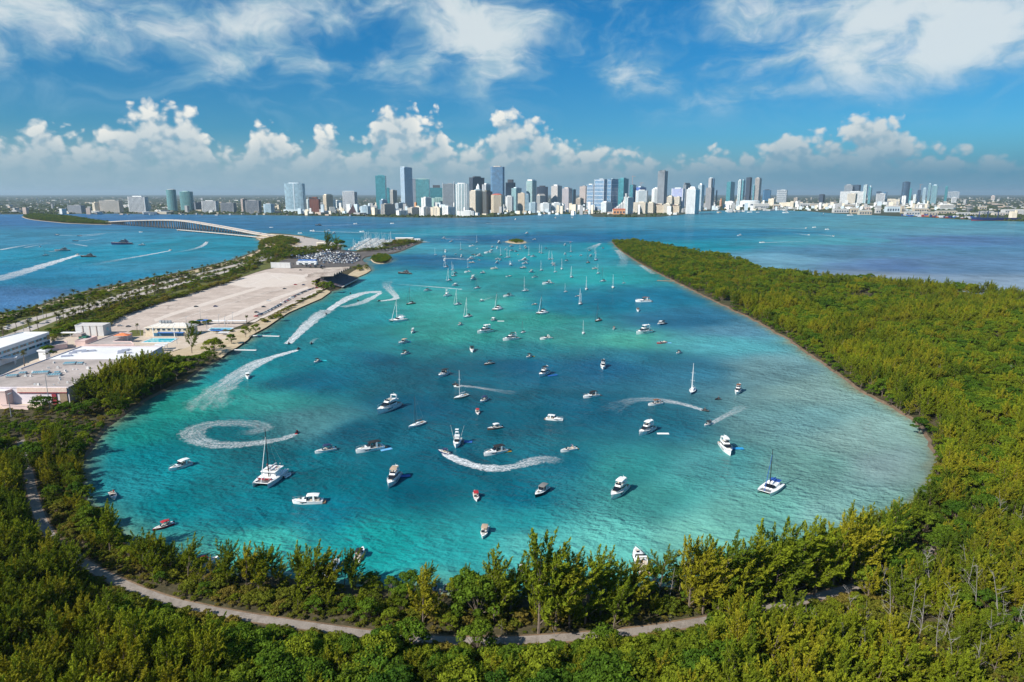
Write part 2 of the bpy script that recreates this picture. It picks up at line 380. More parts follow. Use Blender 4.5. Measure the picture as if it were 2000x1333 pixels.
tx = np.concatenate([np.linspace(-4, -1.05, 16)[:-1], np.linspace(-1.05, 1.05, 300), np.linspace(1.05, 4, 16)[1:]])
YY, TT = np.meshgrid(ly, tx, indexing='ij'); XX = YY * np.sign(TT) * np.minimum(np.abs(TT), 1.05 + np.maximum(np.abs(TT) - 1.05, 0) * np.clip((70000 / YY - 1.05) / 2.95, 0.02, 1))
WP = np.stack([XX.ravel(), YY.ravel(), np.zeros(XX.size)], 1)
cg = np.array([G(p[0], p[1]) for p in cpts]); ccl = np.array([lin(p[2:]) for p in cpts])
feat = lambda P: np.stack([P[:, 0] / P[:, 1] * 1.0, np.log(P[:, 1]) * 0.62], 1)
fw = feat(WP); fc = feat(cg); water_rgb = np.zeros((len(WP), 3)); wsum = np.zeros(len(WP))
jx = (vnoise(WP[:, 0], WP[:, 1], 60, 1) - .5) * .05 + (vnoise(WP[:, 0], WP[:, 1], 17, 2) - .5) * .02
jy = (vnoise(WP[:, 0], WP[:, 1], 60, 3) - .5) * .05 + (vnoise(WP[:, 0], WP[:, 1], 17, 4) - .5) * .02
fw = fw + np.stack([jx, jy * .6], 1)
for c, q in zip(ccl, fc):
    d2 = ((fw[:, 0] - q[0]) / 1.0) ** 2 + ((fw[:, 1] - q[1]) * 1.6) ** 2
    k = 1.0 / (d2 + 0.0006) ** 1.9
    water_rgb += k[:, None] * c; wsum += k
water_rgb /= wsum[:, None]
near = WP[:, 1] < 2600
dsh = np.full(len(WP), 1e4); dsh[near] = dist_line(WP[near], shore_line)
for L in list(isl_lines.values())[:2]: dsh[near] = np.minimum(dsh[near], dist_line(WP[near], L))
sand = np.array(lin((158, 146, 112))); silt = np.array(lin((120, 150, 120)))
wob_ = 1 + (vnoise(WP[:, 0], WP[:, 1], 22, 9) - .5) * 1.2
k1 = np.clip(1 - dsh / (15 * wob_), 0, 1)[:, None] ** 1.6; k2 = np.clip(1 - dsh / (4.5 * wob_), 0, 1)[:, None]
water_rgb = water_rgb * (1 - .65 * k1) + silt * .65 * k1; water_rgb = water_rgb * (1 - .8 * k2) + sand * .8 * k2
ny_, nx_ = XX.shape
idx = np.arange(ny_ * nx_).reshape(ny_, nx_)
quads = np.stack([idx[:-1, :-1], idx[:-1, 1:], idx[1:, 1:], idx[1:, :-1]], -1).reshape(-1, 4)
wm = bpy.data.meshes.new('water'); wm.from_pydata(WP.tolist(), [], quads.tolist())
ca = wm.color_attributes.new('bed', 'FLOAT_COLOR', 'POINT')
ca.data.foreach_set('color', np.concatenate([water_rgb, np.ones((len(water_rgb), 1))], 1).astype(np.float32).ravel())
m = bpy.data.materials.new('sea_water'); m.use_nodes = True; t = NT(m.node_tree); b = m.node_tree.nodes['Principled BSDF']
co = t.node('ShaderNodeTexCoord').outputs['Object']
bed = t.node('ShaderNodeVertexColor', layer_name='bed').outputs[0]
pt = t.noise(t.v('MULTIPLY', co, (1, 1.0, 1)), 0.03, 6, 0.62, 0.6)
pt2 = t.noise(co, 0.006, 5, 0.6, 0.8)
water_tone = t.v('SCALE', bed, scale=t.m('ADD', 0.56, t.m('ADD', t.m('MULTIPLY', t.step(pt, 0.30, 0.70), 0.26), t.m('MULTIPLY', t.step(pt2, 0.30, 0.70), 0.38))))
water_tone = t.v('SCALE', water_tone, scale=0.76)
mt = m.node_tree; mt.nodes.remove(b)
dif = t.node('ShaderNodeBsdfDiffuse'); t.set(dif.inputs[0], water_tone)
glo = t.node('ShaderNodeBsdfGlossy'); glo.inputs['Roughness'].default_value = 0.20; glo.inputs['Color'].default_value = (1, 1, 1, 1)
fre = t.node('ShaderNodeFresnel'); fre.inputs['IOR'].default_value = 1.33
mxs = t.node('ShaderNodeMixShader'); t.set(mxs.inputs[0], t.m('MULTIPLY', fre.outputs[0], 0.27)); t.l.new(dif.outputs[0], mxs.inputs[1]); t.l.new(glo.outputs[0], mxs.inputs[2]); t.l.new(mxs.outputs[0], mt.nodes['Material Output'].inputs[0])
# wave slopes: two crossing chop trains, small ripples, and the rings that the circling boats send out
def chop(ang, k, st, det=2, seed=0.0):
    ca_, sa_ = math.cos(ang), math.sin(ang); x, y, z = t.sep(co)
    u = t.m('ADD', t.m('MULTIPLY', x, ca_), t.m('MULTIPLY', y, sa_)); v_ = t.m('SUBTRACT', t.m('MULTIPLY', y, ca_), t.m('MULTIPLY', x, sa_))
    return t.noise(t.xyz(t.m('MULTIPLY', u, k), t.m('MULTIPLY', v_, k * st), seed), 1.0, det, 0.5, 0.3)
h = t.m('MULTIPLY', chop(R(75), 0.42, 0.30, 3), 0.75)
h = t.m('ADD', h, t.m('MULTIPLY', chop(R(118), 0.80, 0.40, 2, 4.0), 0.34))
h = t.m('ADD', h, t.m('MULTIPLY', chop(R(40), 0.20, 0.35, 2, 8.0), 0.8))
h = t.m('ADD', h, t.m('MULTIPLY', chop(R(150), 0.55, 0.55, 4, 12.0), 0.5))
rings = [(445,850,2.6,75,.50),(1300,815,3.0,95,.55),(960,905,2.8,100,.60),(520,950,2.2,60,.45),(1210,980,3.4,60,.40),(1120,740,4.0,110,.5)]
x, y, z = t.sep(co)
for px, py, lam, rad, am in rings:
    c = G(px, py); r_ = t.v('DISTANCE', t.xyz(x, y, 0.0), c)
    wobr = t.m('MULTIPLY', t.noise(co, 0.045, 4, 0.6), 22.0)
    s_ = t.m('SINE', t.m('ADD', t.m('MULTIPLY', r_, 2 * math.pi / lam), wobr))
    env = t.m('EXPONENT', t.m('MULTIPLY', t.m('POWER', t.m('DIVIDE', t.m('SUBTRACT', r_, rad * .45), rad * .5), 2), -1.0))
    env = t.m('MULTIPLY', env, t.step(t.noise(co, 0.022, 4, 0.65), 0.44, 0.66))
    h = t.m('ADD', h, t.m('MULTIPLY', t.m('MULTIPLY', s_, env), am * .085))
bm = t.node('ShaderNodeBump'); bm.inputs['Strength'].default_value = 1.0; bm.inputs['Distance'].default_value = 1.55
calm = t.m('ADD', 0.45, t.m('MULTIPLY', t.step(t.noise(co, 0.012, 4, 0.6), 0.38, 0.64), 0.75))
t.set(bm.inputs['Height'], t.m('MULTIPLY', h, calm))
sl = t.noise(co, 1.7, 2, 0.6, out='Color'); sl2 = t.noise(co, 0.45, 2, 0.6, out='Color')
sv = t.v('ADD', t.v('SCALE', t.v('SUBTRACT', sl, (0.5, 0.5, 0.5)), scale=0.42), t.v('SCALE', t.v('SUBTRACT', sl2, (0.5, 0.5, 0.5)), scale=0.30))
nrm = t.v('NORMALIZE', t.v('ADD', t.v('MULTIPLY', sv, (1, 1, 0)), (0, 0, 1)))
t.set(bm.inputs['Normal'], nrm)
for q in (dif, glo, fre): t.l.new(bm.outputs[0], q.inputs['Normal'])
wm.materials.append(m); wm.update()
water = link('water', wm); tag(water, kind='structure')

# ---- ground materials
def ground_mat(name, cols, scale, rough=0.9, streak=0.0):
    mm = bpy.data.materials.new(name); mm.use_nodes = True; t = NT(mm.node_tree); b = mm.node_tree.nodes['Principled BSDF']
    co = t.node('ShaderNodeTexCoord').outputs['Object']
    n1 = t.noise(co, scale, 5, 0.62, 0.4); n2 = t.noise(co, scale * 7, 4, 0.6); n3 = t.noise(co, scale * .2, 3, 0.6)
    c = t.mix(t.step(n1, 0.35, 0.65), cols[0], cols[1]); c = t.mix(t.m('MULTIPLY', t.step(n2, 0.45, 0.75), 0.6), c, cols[2]); c = t.mix(t.m('MULTIPLY', t.step(n3, 0.48, 0.62), 0.5), c, cols[3 % len(cols)])
    if streak:
        rt = t.node('ShaderNodeMapping', vector_type='POINT'); rt.inputs['Rotation'].default_value = (0, 0, R(28)); rt.inputs['Scale'].default_value = (.012, .16, 1); t.set(rt.inputs['Vector'], co)
        s1 = t.noise(rt.outputs[0], 1.0, 6, .68, .4); s2 = t.noise(co, .028, 6, .7, 1.2); c = t.mix(t.m('MULTIPLY', t.step(s1, .52, .72), streak), c, tuple(v * .55 for v in cols[0])); c = t.mix(t.m('MULTIPLY', t.step(s2, .56, .74), streak), c, tuple(v * .5 for v in cols[0]))
    t.set(b.inputs['Base Color'], c); b.inputs['Roughness'].default_value = rough; b.inputs['Specular IOR Level'].default_value = 0.2
    return mm
M_soil = ground_mat('forest_soil', [(0.05,0.045,0.022),(0.085,0.07,0.035),(0.16,0.13,0.08),(0.05,0.06,0.02)], 0.12)
M_mud = ground_mat('shore_mud', [(0.13,0.09,0.06),(0.19,0.13,0.09),(0.08,0.06,0.04),(0.15,0.11,0.07)], 0.2)
M_sand = ground_mat('pale_sand', [(0.46,0.36,0.23),(0.58,0.47,0.32),(0.36,0.27,0.16),(0.50,0.40,0.27)], 0.10)
M_grass = ground_mat('verge_grass', [(0.085,0.10,0.02),(0.13,0.13,0.03),(0.20,0.17,0.07),(0.07,0.09,0.018)], 0.09)
M_lot = ground_mat('worn_concrete', [(0.47,0.38,0.32),(0.59,0.49,0.42),(0.33,0.26,0.22),(0.60,0.50,0.43)], 0.05, .9, .75)
M_lot2 = ground_mat('fresh_concrete', [(0.62,0.53,0.46),(0.68,0.59,0.52),(0.5,0.42,0.36),(0.64,0.55,0.47)], 0.08)
M_road = ground_mat('bleached_asphalt', [(0.42,0.37,0.33),(0.50,0.44,0.40),(0.34,0.30,0.27),(0.47,0.41,0.37)], 0.08)
M_yard = ground_mat('yard_asphalt', [(0.10,0.09,0.085),(0.15,0.13,0.12),(0.20,0.17,0.15),(0.09,0.08,0.075)], 0.05)
M_path = ground_mat('path_concrete', [(0.25,0.215,0.185),(0.34,0.295,0.26),(0.12,0.095,0.07),(0.29,0.25,0.215)], 0.35)
M_city = ground_mat('city_ground', [(0.035,0.05,0.025),(0.06,0.07,0.035),(0.20,0.18,0.15),(0.045,0.055,0.03)], 0.006)
M_deck = ground_mat('paved_terrace', [(0.55,0.45,0.35),(0.62,0.52,0.42),(0.42,0.33,0.25),(0.58,0.48,0.38)], 0.12)

# ---- island: level ground with a shore that slopes under the water
def land(name, poly, z, mtl, slope=5.0, edge_m=None):
    A = sum(poly[i][0] * poly[(i + 1) % len(poly)][1] - poly[(i + 1) % len(poly)][0] * poly[i][1] for i in range(len(poly)))
    if A < 0: poly = poly[::-1]
    n = len(poly); vs = []; fs = []; mi = []
    nr = []
    for i in range(n):
        a, b = poly[i - 1], poly[(i + 1) % n]; d = Vector((b[0] - a[0], b[1] - a[1])); d = d.normalized() if d.length > 1e-6 else Vector((1, 0)); nr.append(Vector((d.y, -d.x)))
    inner = [(p[0] - q.x * slope * .4, p[1] - q.y * slope * .4, z) for p, q in zip(poly, nr)]
    low = [(p[0] + q.x * slope * .6, p[1] + q.y * slope * .6, -0.9) for p, q in zip(poly, nr)]
    vs = inner + low
    for tr in tessellate_polygon([[Vector(q) for q in inner]]):
        a, b, c = (Vector(inner[i]) for i in tr); fs.append(tr if (b - a).cross(c - a).z > 0 else tr[::-1]); mi.append(0)
    for i in range(n): j = (i + 1) % n; fs.append((i, n + i, n + j, j)); mi.append(1)
    me = bpy.data.meshes.new(name); me.from_pydata(vs, [], fs); me.materials.append(mtl); me.materials.append(edge_m or M_sand)
    me.polygons.foreach_set('material_index', mi); me.update()
    return tag(link(name, me), kind='structure')
land('ground', island, GZ, M_soil, 2.8, M_mud)
for k, v in islet_poly.items(): land(k.replace('_islet', '_islet_ground'), v, 0.7, M_soil if k != 'sand_islet' else M_sand, 4.0 if k != 'palm_islet' else 12.0)
land('mainland', mainland, 1.5, M_city, 6.0, M_city)
# the low wooded ground across the water at the left, and hills of the far mainland stay flat to the horizon

def zone(name, px, mtl, dz):
    return flat_poly(name, [G(x, y, GZ + dz)[:2] for x, y in px], GZ + dz, mtl)
# left shore: beach, verge, roads, car parks, yards
beach = zone('beach_sand', [(432,699),(445,689),(464,678),(484,664),(493,654),(521,639),(543,624),(563,611),(593,598),(628,583),(646,570),(638,566),(612,580),(575,597),(545,609),(515,622),(480,641),(448,652),(440,662),(400,668),(330,690),(345,700),(400,690)], M_sand, 0.05)
lot = zone('parking_lot', [(190,650),(200,638),(240,616),(324,588),(380,572),(433,556),(499,533),(520,527),(545,523),(560,524),(625,524),(640,530),(640,548),(636,563),(610,577),(570,594),(535,608),(500,622),(470,636),(445,645),(380,648),(280,650)], M_lot, 0.012)
for px in ([(300,624),(332,612),(420,585),(530,553),(600,535),(603,539),(534,557),(424,590),(336,617),(304,629)], [(404,634),(470,606),(540,580),(600,560),(603,564),(544,585),(474,612),(409,640)]):
    zone('pavement_strip', px, M_lot2, 0.016)
zone('pale_pavement', [(440,555),(470,543),(520,532),(590,537),(600,548),(560,560),(480,562)], M_lot2, 0.018)
zone('boat_yard_pavement', [(535,520),(548,510),(575,502),(600,496),(640,490),(662,489),(700,493),(740,489),(780,479),(815,474),(806,481),(786,489),(768,494),(744,498),(714,501),(706,508),(716,515),(700,520),(660,522),(640,527),(625,523),(560,523)], M_yard, 0.014)
zone('point_sand', [(700,541),(716,534),(725,528),(720,522),(712,519),(690,530),(678,538)], M_sand, 0.016)
zone('verge_grass', [(-300,684),(-100,643),(0,621),(62,609),(95,597),(145,583),(240,561),(290,550),(350,539),(420,523),(470,509),(500,497),(530,490),(560,486),(575,500),(545,512),(530,523),(499,532),(433,555),(380,571),(324,587),(240,615),(200,637),(165,652),(60,664),(-300,760)], M_grass, 0.01)
zone('beach_strip', [(-300,680),(-100,637.5),(0,615),(62,605),(93,593),(143,579),(240,557),(290,546),(350,535),(420,519),(470,505),(500,492.5),(512,494),(500,498.5),(470,510),(420,524),(350,540),(290,551),(240,562),(145,584),(95,598),(62,610),(0,622),(-100,645),(-300,688)], M_sand, 0.014)
zone('causeway_sand', [(497,464),(508,470),(517,478),(512,486),(500,492),(525,490),(560,484),(600,480),(640,480),(660,486),(664,477),(640,475),(620,471),(590,462),(560,459),(530,457)], M_sand, 0.012)
zone('school_terrace', [(130,655),(195,648),(280,651),(380,649),(445,646),(490,640),(440,668),(400,676),(350,682),(300,700),(255,720),(200,738),(130,770),(70,797),(-20,800),(-200,800),(-250,760),(-100,690),(0,668),(60,660)], M_deck, 0.008)
zone('lawn_patch', [(245,652),(258,645),(280,645),(280,656),(255,658)], M_grass, 0.02)
road_l = gpath([(-260,706),(-60,662),(0,646),(58,625.5),(104,613),(162,599),(221,583),(271,566),(324,551),(380,538),(436,525),(478,513),(520,500),(560,488),(610,481),(645,479),(655,476),(640,472.5),(610,468),(575,462),(540,461)], GZ)
road_r = gpath([(-200,720),(0,664),(52,645),(83,633),(109,622),(173,604),(228,588),(290,571),(345,556),(401,542),(450,528),(500,513),(540,500),(580,491),(620,485)], GZ)
ribbon('road', road_l, 13.0, GZ + 0.03, M_road); ribbon('road', road_r, 12.0, GZ + 0.034, M_road)
M_paint = mat('road_paint', (0.75,0.72,0.65), 0.7, 0.1, 0.5)
ribbon('lane_line', road_l, 0.25, GZ + 0.04, M_paint); ribbon('lane_line', road_r, 0.25, GZ + 0.044, M_paint)
zone('road_pavement', [(560,486),(590,476),(640,473),(668,478),(660,486),(620,490)], M_road, 0.026)
zone('road_shoulder', [(532,462),(560,459.5),(610,466),(650,474),(640,482),(600,484),(590,476)], M_road, 0.022)
path_line = gpath([(40,860),(52,900),(62,960),(75,1005),(95,1045),(118,1073),(150,1093),(200,1122),(260,1150),(330,1175),(400,1190),(470,1204),(560,1217),(650,1230),(720,1240),(800,1247),(900,1253),(1000,1252),(1100,1246),(1200,1239),(1300,1226),(1400,1209),(1500,1189),(1600,1166),(1680,1144),(1750,1115),(1810,1080),(1870,1035),(1910,975),(1938,905),(1950,850)], GZ)
ribbon('footpath_verge', path_line, 4.6, GZ + 0.05, mat('sandy_verge', (0.20,0.13,0.075), 0.9, 0.4, 0.3))
ribbon('footpath', path_line, 3.3, GZ + 0.06, M_path)
ribbon('shore_walk', gpath([(492,630),(500,625.5),(530,612.5),(560,598.5),(595,582),(629,564.5)], GZ, 1), 5.0, GZ + 0.07, M_lot2)
# painted lines of the car park and the race-track arcs
for px in ([(230,628),(330,590),(430,560),(470,548)], [(300,640),(420,601),(520,572),(600,552)], [(480,560),(520,545),(560,538),(600,541)], [(530,538),(560,553),(600,550)]):
    ribbon('parking_line', gpath(px, GZ, 1), 0.6, GZ + 0.05, M_paint)
# ------------------------------------------------------------------ the far city: every tower a thing with its own parts
def gl(name, rgb, rough=0.16): return mat(name, rgb, rough, 0.30, 0.05, 0.0, 0.7)
GLASS = {'T': gl('teal_glass', (0.06,0.25,0.30)), 'B': gl('blue_glass', (0.07,0.20,0.36)), 'D': gl('dark_glass', (0.04,0.075,0.13)), 'G': gl('grey_glass', (0.17,0.22,0.27)), 'S': gl('sea_green_glass', (0.16,0.36,0.37)), 'L': gl('pale_glass', (0.28,0.42,0.50)), 'N': gl('brown_glass', (0.09,0.055,0.05)), 'U': gl('ultramarine_glass', (0.04,0.11,0.44))}
def wl(name, rgb): return mat(name, rgb, 0.75, 0.10, 0.03)
WALL = {'W': wl('white_render', (0.88,0.88,0.86)), 'C': wl('cream_render', (0.82,0.72,0.56)), 'Y': wl('grey_concrete', (0.40,0.40,0.40)), 'N': wl('red_brown_cladding', (0.20,0.075,0.055)), 'P': wl('pinkish_render', (0.70,0.56,0.48)), 'L': wl('pale_blue_cladding', (0.60,0.70,0.76)), 'K': wl('charcoal_cladding', (0.07,0.075,0.09)), 'O': wl('orange_render', (0.72,0.36,0.18)), 'S': wl('sea_green_render', (0.40,0.58,0.54)), 'B': wl('beige_concrete', (0.60,0.54,0.46)), 'R': wl('red_tile', (0.50,0.10,0.06)), 'T': wl('teal_cladding', (0.10,0.33,0.38)), 'V': wl('dark_olive_stone', (0.16,0.15,0.11))}
M_roof = mat('flat_roof_gravel', (0.45,0.44,0.42), 0.9, 0.25, 0.05)
STY = {  # spacing of floors, slab thickness, slab overhang, pier spacing (0: none), pier width, pier depth
 'g': (4.0, 0.45, 0.22, 0, 0, 0), 'b': (3.4, 0.75, 1.3, 0, 0, 0), 'v': (3.6, 0.35, 0.1, 7.5, 2.4, 0.9), 's': (3.6, 1.7, 0.35, 9.0, 2.6, 0.55),
 'h': (3.8, 1.9, 0.5, 0, 0, 0), 'p': (3.6, 1.2, 0.3, 5.0, 1.6, 0.7), 'w': (12.0, 5.0, 0.3, 11.0, 8.0, 0.5), 'f': (26.0, 2.2, 0.5, 9.5, 1.4, 0.5), 'm': (3.3, 0.9, 0.6, 12.0, 6.0, 1.3), 'q': (4.2, 0.6, 0.3, 5.2, 0.9, 0.35)}
def footprint(kind, a, b):
    if kind == 'oct':
        c = min(a, b) * .28; x, y = a / 2, b / 2
        return [(-x + c, -y), (x - c, -y), (x, -y + c), (x, y - c), (x - c, y), (-x + c, y), (-x, y - c), (-x, -y + c)]
    if kind == 'round': return [(a / 2 * math.cos(t), b / 2 * math.sin(t)) for t in np.linspace(0, 2 * math.pi, 17)[:-1]]
    if kind == 'bow': return [(-a / 2, b / 2)] + [(a / 2 * math.sin(t), -b / 2 * (0.55 + 0.45 * math.cos(t))) for t in np.linspace(-math.pi / 2, math.pi / 2, 9)] + [(a / 2, b / 2)]
    return [(-a / 2, -b / 2), (a / 2, -b / 2), (a / 2, b / 2), (-a / 2, b / 2)]
def slab_mb(fp, z0, z1, sty, grow=1.0):
    sp, th, ov, *_ = STY[sty]; mb = MB(); ax = max(abs(p[0]) for p in fp); ay = max(abs(p[1]) for p in fp)
    fx, fy = (ax + ov) / ax, (ay + ov) / ay; z = z0 + sp
    while z < z1 - 0.3:
        mb.prism([(p[0] * fx, p[1] * fy) for p in fp], z - th / 2, z + th / 2); z += sp
    return mb
def pier_mb(fp, z0, z1, sty):
    _, _, _, ps, pw, pd = STY[sty]; mb = MB(); n = len(fp)
    for i in range(n):
        a, b = Vector(fp[i]), Vector(fp[(i + 1) % n]); L = (b - a).length; d = (b - a) / L; nn = Vector((d.y, -d.x)); k = max(1, round(L / ps))
        if L < ps * .6: continue
        for j in range(k + 1):
            w_ = pw if 0 < j < k else pw * 1.1
            s_ = min(max(j * L / k, w_ / 2), L - w_ / 2); c = a + d * s_ + nn * (pd / 2 - .1)
            mb.box((c.x, c.y, (z0 + z1) / 2), (w_, pd + .2, z1 - z0), math.atan2(d.y, d.x))
    return mb
def tower(x0, x1, yt, yb, split, sty, g, wl_, fpk='rect', opts='', label='', zb=1.5, group='towers of the waterfront skyline', name='tower', cat='tower', dep=None):
    y = G(1000, yb, zb)[1]; wd = (x1 - x0) / FOC * y * 1.023
    split = 0 if split < .25 else split; th = R(35)
    if fpk != 'rect' or split in (0, 1): a, b, th = wd, min(max(wd * .75, 12), 45), 0.0
    else: a, b = split * wd / math.cos(th), (1 - split) * wd / math.sin(th)
    if dep: b = dep
    h = top_z(yt, y) - zb
    root = empty(name, (at_dist((x0 + x1) / 2, y), y + b / 2, zb), -th)
    tag(root, label, cat, group)
    fp = footprint(fpk, a, b); H = h
    if 'pod' in opts:
        ph = min(h * .16, 16); MB().prism([(p[0] * 1.25, p[1] * 1.2) for p in fp], 0, ph, 0, 1).build('podium', [WALL[wl_], M_roof], root)
    for o in opts.split():
        if o.startswith('ph'): H = h * (1 - float(o[2:]) / 100)
    mbb = MB()
    if 'slant' in opts:
        vs = [(p[0], p[1], 0) for p in fp] + [(p[0], p[1], h * (1.0 if p[0] < 0 else 0.86)) for p in fp]
        mbb.add(vs, [(0, 1, 5, 4), (1, 2, 6, 5), (2, 3, 7, 6), (3, 0, 4, 7), (4, 5, 6, 7)]); H = h * .86
    elif 'taper' in opts: mbb.prism(fp, 0, H, 0, 1, 0.86)
    else: mbb.prism(fp, 0, H, 0, 1)
    mbb.build('body', [GLASS[g], M_roof], root)
    fps = [(p[0] * .97, p[1] * .97) for p in fp] if 'taper' in opts else fp
    s_ = slab_mb(fps, 0, H, sty)
    if s_.f: tag(s_.build('floor_slabs', WALL[wl_], root), kind='stuff')
    if STY[sty][3]: tag(pier_mb(fps, 0, H - .05, sty).build('facade_piers', WALL[wl_], root), kind='stuff')
    if H < h - .5:
        k = .55 if 'crown' not in opts else .8
        if 'dome' in opts:
            mb = MB(); n = 12; rr = [[(a * .42 * math.cos(e) * math.cos(t), b * .42 * math.cos(e) * math.sin(t), H + (h - H) * math.sin(e)) for t in np.linspace(0, 2 * math.pi, n + 1)[:-1]] for e in np.linspace(0, 1.45, 5)]
            mb.loft(rr).build('roof_dome', WALL['R' if 'red' in opts else 'Y'], root)
        elif 'gable' in opts:
            x, yy = a / 2, b / 2
            mb = MB(); mb.add([(-x, -yy, H), (x, -yy, H), (x, yy, H), (-x, yy, H), (0, -yy, h), (0, yy, h)], [(0, 1, 4), (1, 2, 5, 4), (2, 3, 5), (3, 0, 4, 5)]); mb.build('gable_roof', WALL[wl_], root)
        elif 'spire' in opts:
            mb = MB(); mb.prism([(p[0] * .55, p[1] * .55) for p in fp], H, H + (h - H) * .55, 0, 0, .8); mb.prism([(p[0] * .4, p[1] * .4) for p in fp], H + (h - H) * .55, h, 0, 0, .15); mb.build('stepped_crown', WALL[wl_], root)
        elif 'step' in opts:
            mb = MB(); mb.prism([(p[0] * .78, p[1] * .8) for p in fp], H, H + (h - H) * .5, 0, 0); mb.prism([(p[0] * .48, p[1] * .5) for p in fp], H + (h - H) * .5, h, 0, 0); mb.build('stepped_top', WALL[wl_], root)
        elif 'disc' in opts:
            MB().prism([(p[0] * 1.0, p[1] * 1.0) for p in footprint('round', a * 1.1, b * 1.1)], H + (h - H) * .45, h).build('roof_disc', WALL[wl_], root)
            MB().prism([(p[0] * .7, p[1] * .7) for p in fp], H, H + (h - H) * .45).build('roof_neck', WALL['K'], root)
        elif 'frame' in opts:
            for q in (-.46, -.23, 0, .23, .46): MB().box((a * q, -b * .45, (H + h) / 2 - .8), (1.2, 1.2, h - H - 1.6)).build('screen_post', WALL[wl_], root)
            MB().box((0, -b * .45, h - .8), (a * .96, 1.6, 1.6)).build('screen_beam', WALL[wl_], root)
            MB().box((0, 0, H + (h - H) * .3), (a * .6, b * .6, (h - H) * .6)).build('plant_room', WALL[wl_], root)
        else:
            MB().prism([(p[0] * k, p[1] * k) for p in fp], H, h, 0, 1).build('penthouse', [WALL[wl_], M_roof], root)
    else:
        MB().box((a * .1, 0, h + 1.6), (a * .4, b * .4, 3.2)).build('plant_room', WALL[wl_], root)
    if 'fin' in opts: MB().box((-a / 2 - .8, 0, h * .52), (1.8, b * 1.04, h * 1.04)).build('side_fin', WALL['W'], root)
    if 'split' in opts: MB().box((0, -b / 2 - .6, H / 2), (a * .05, 1.4, H)).build('facade_rib', WALL[wl_], root)
    if 'mast' in opts: MB().tube((0, 0, h), (0, 0, h + 26), .6, .3).build('roof_mast', WALL['Y'], root)
    return root
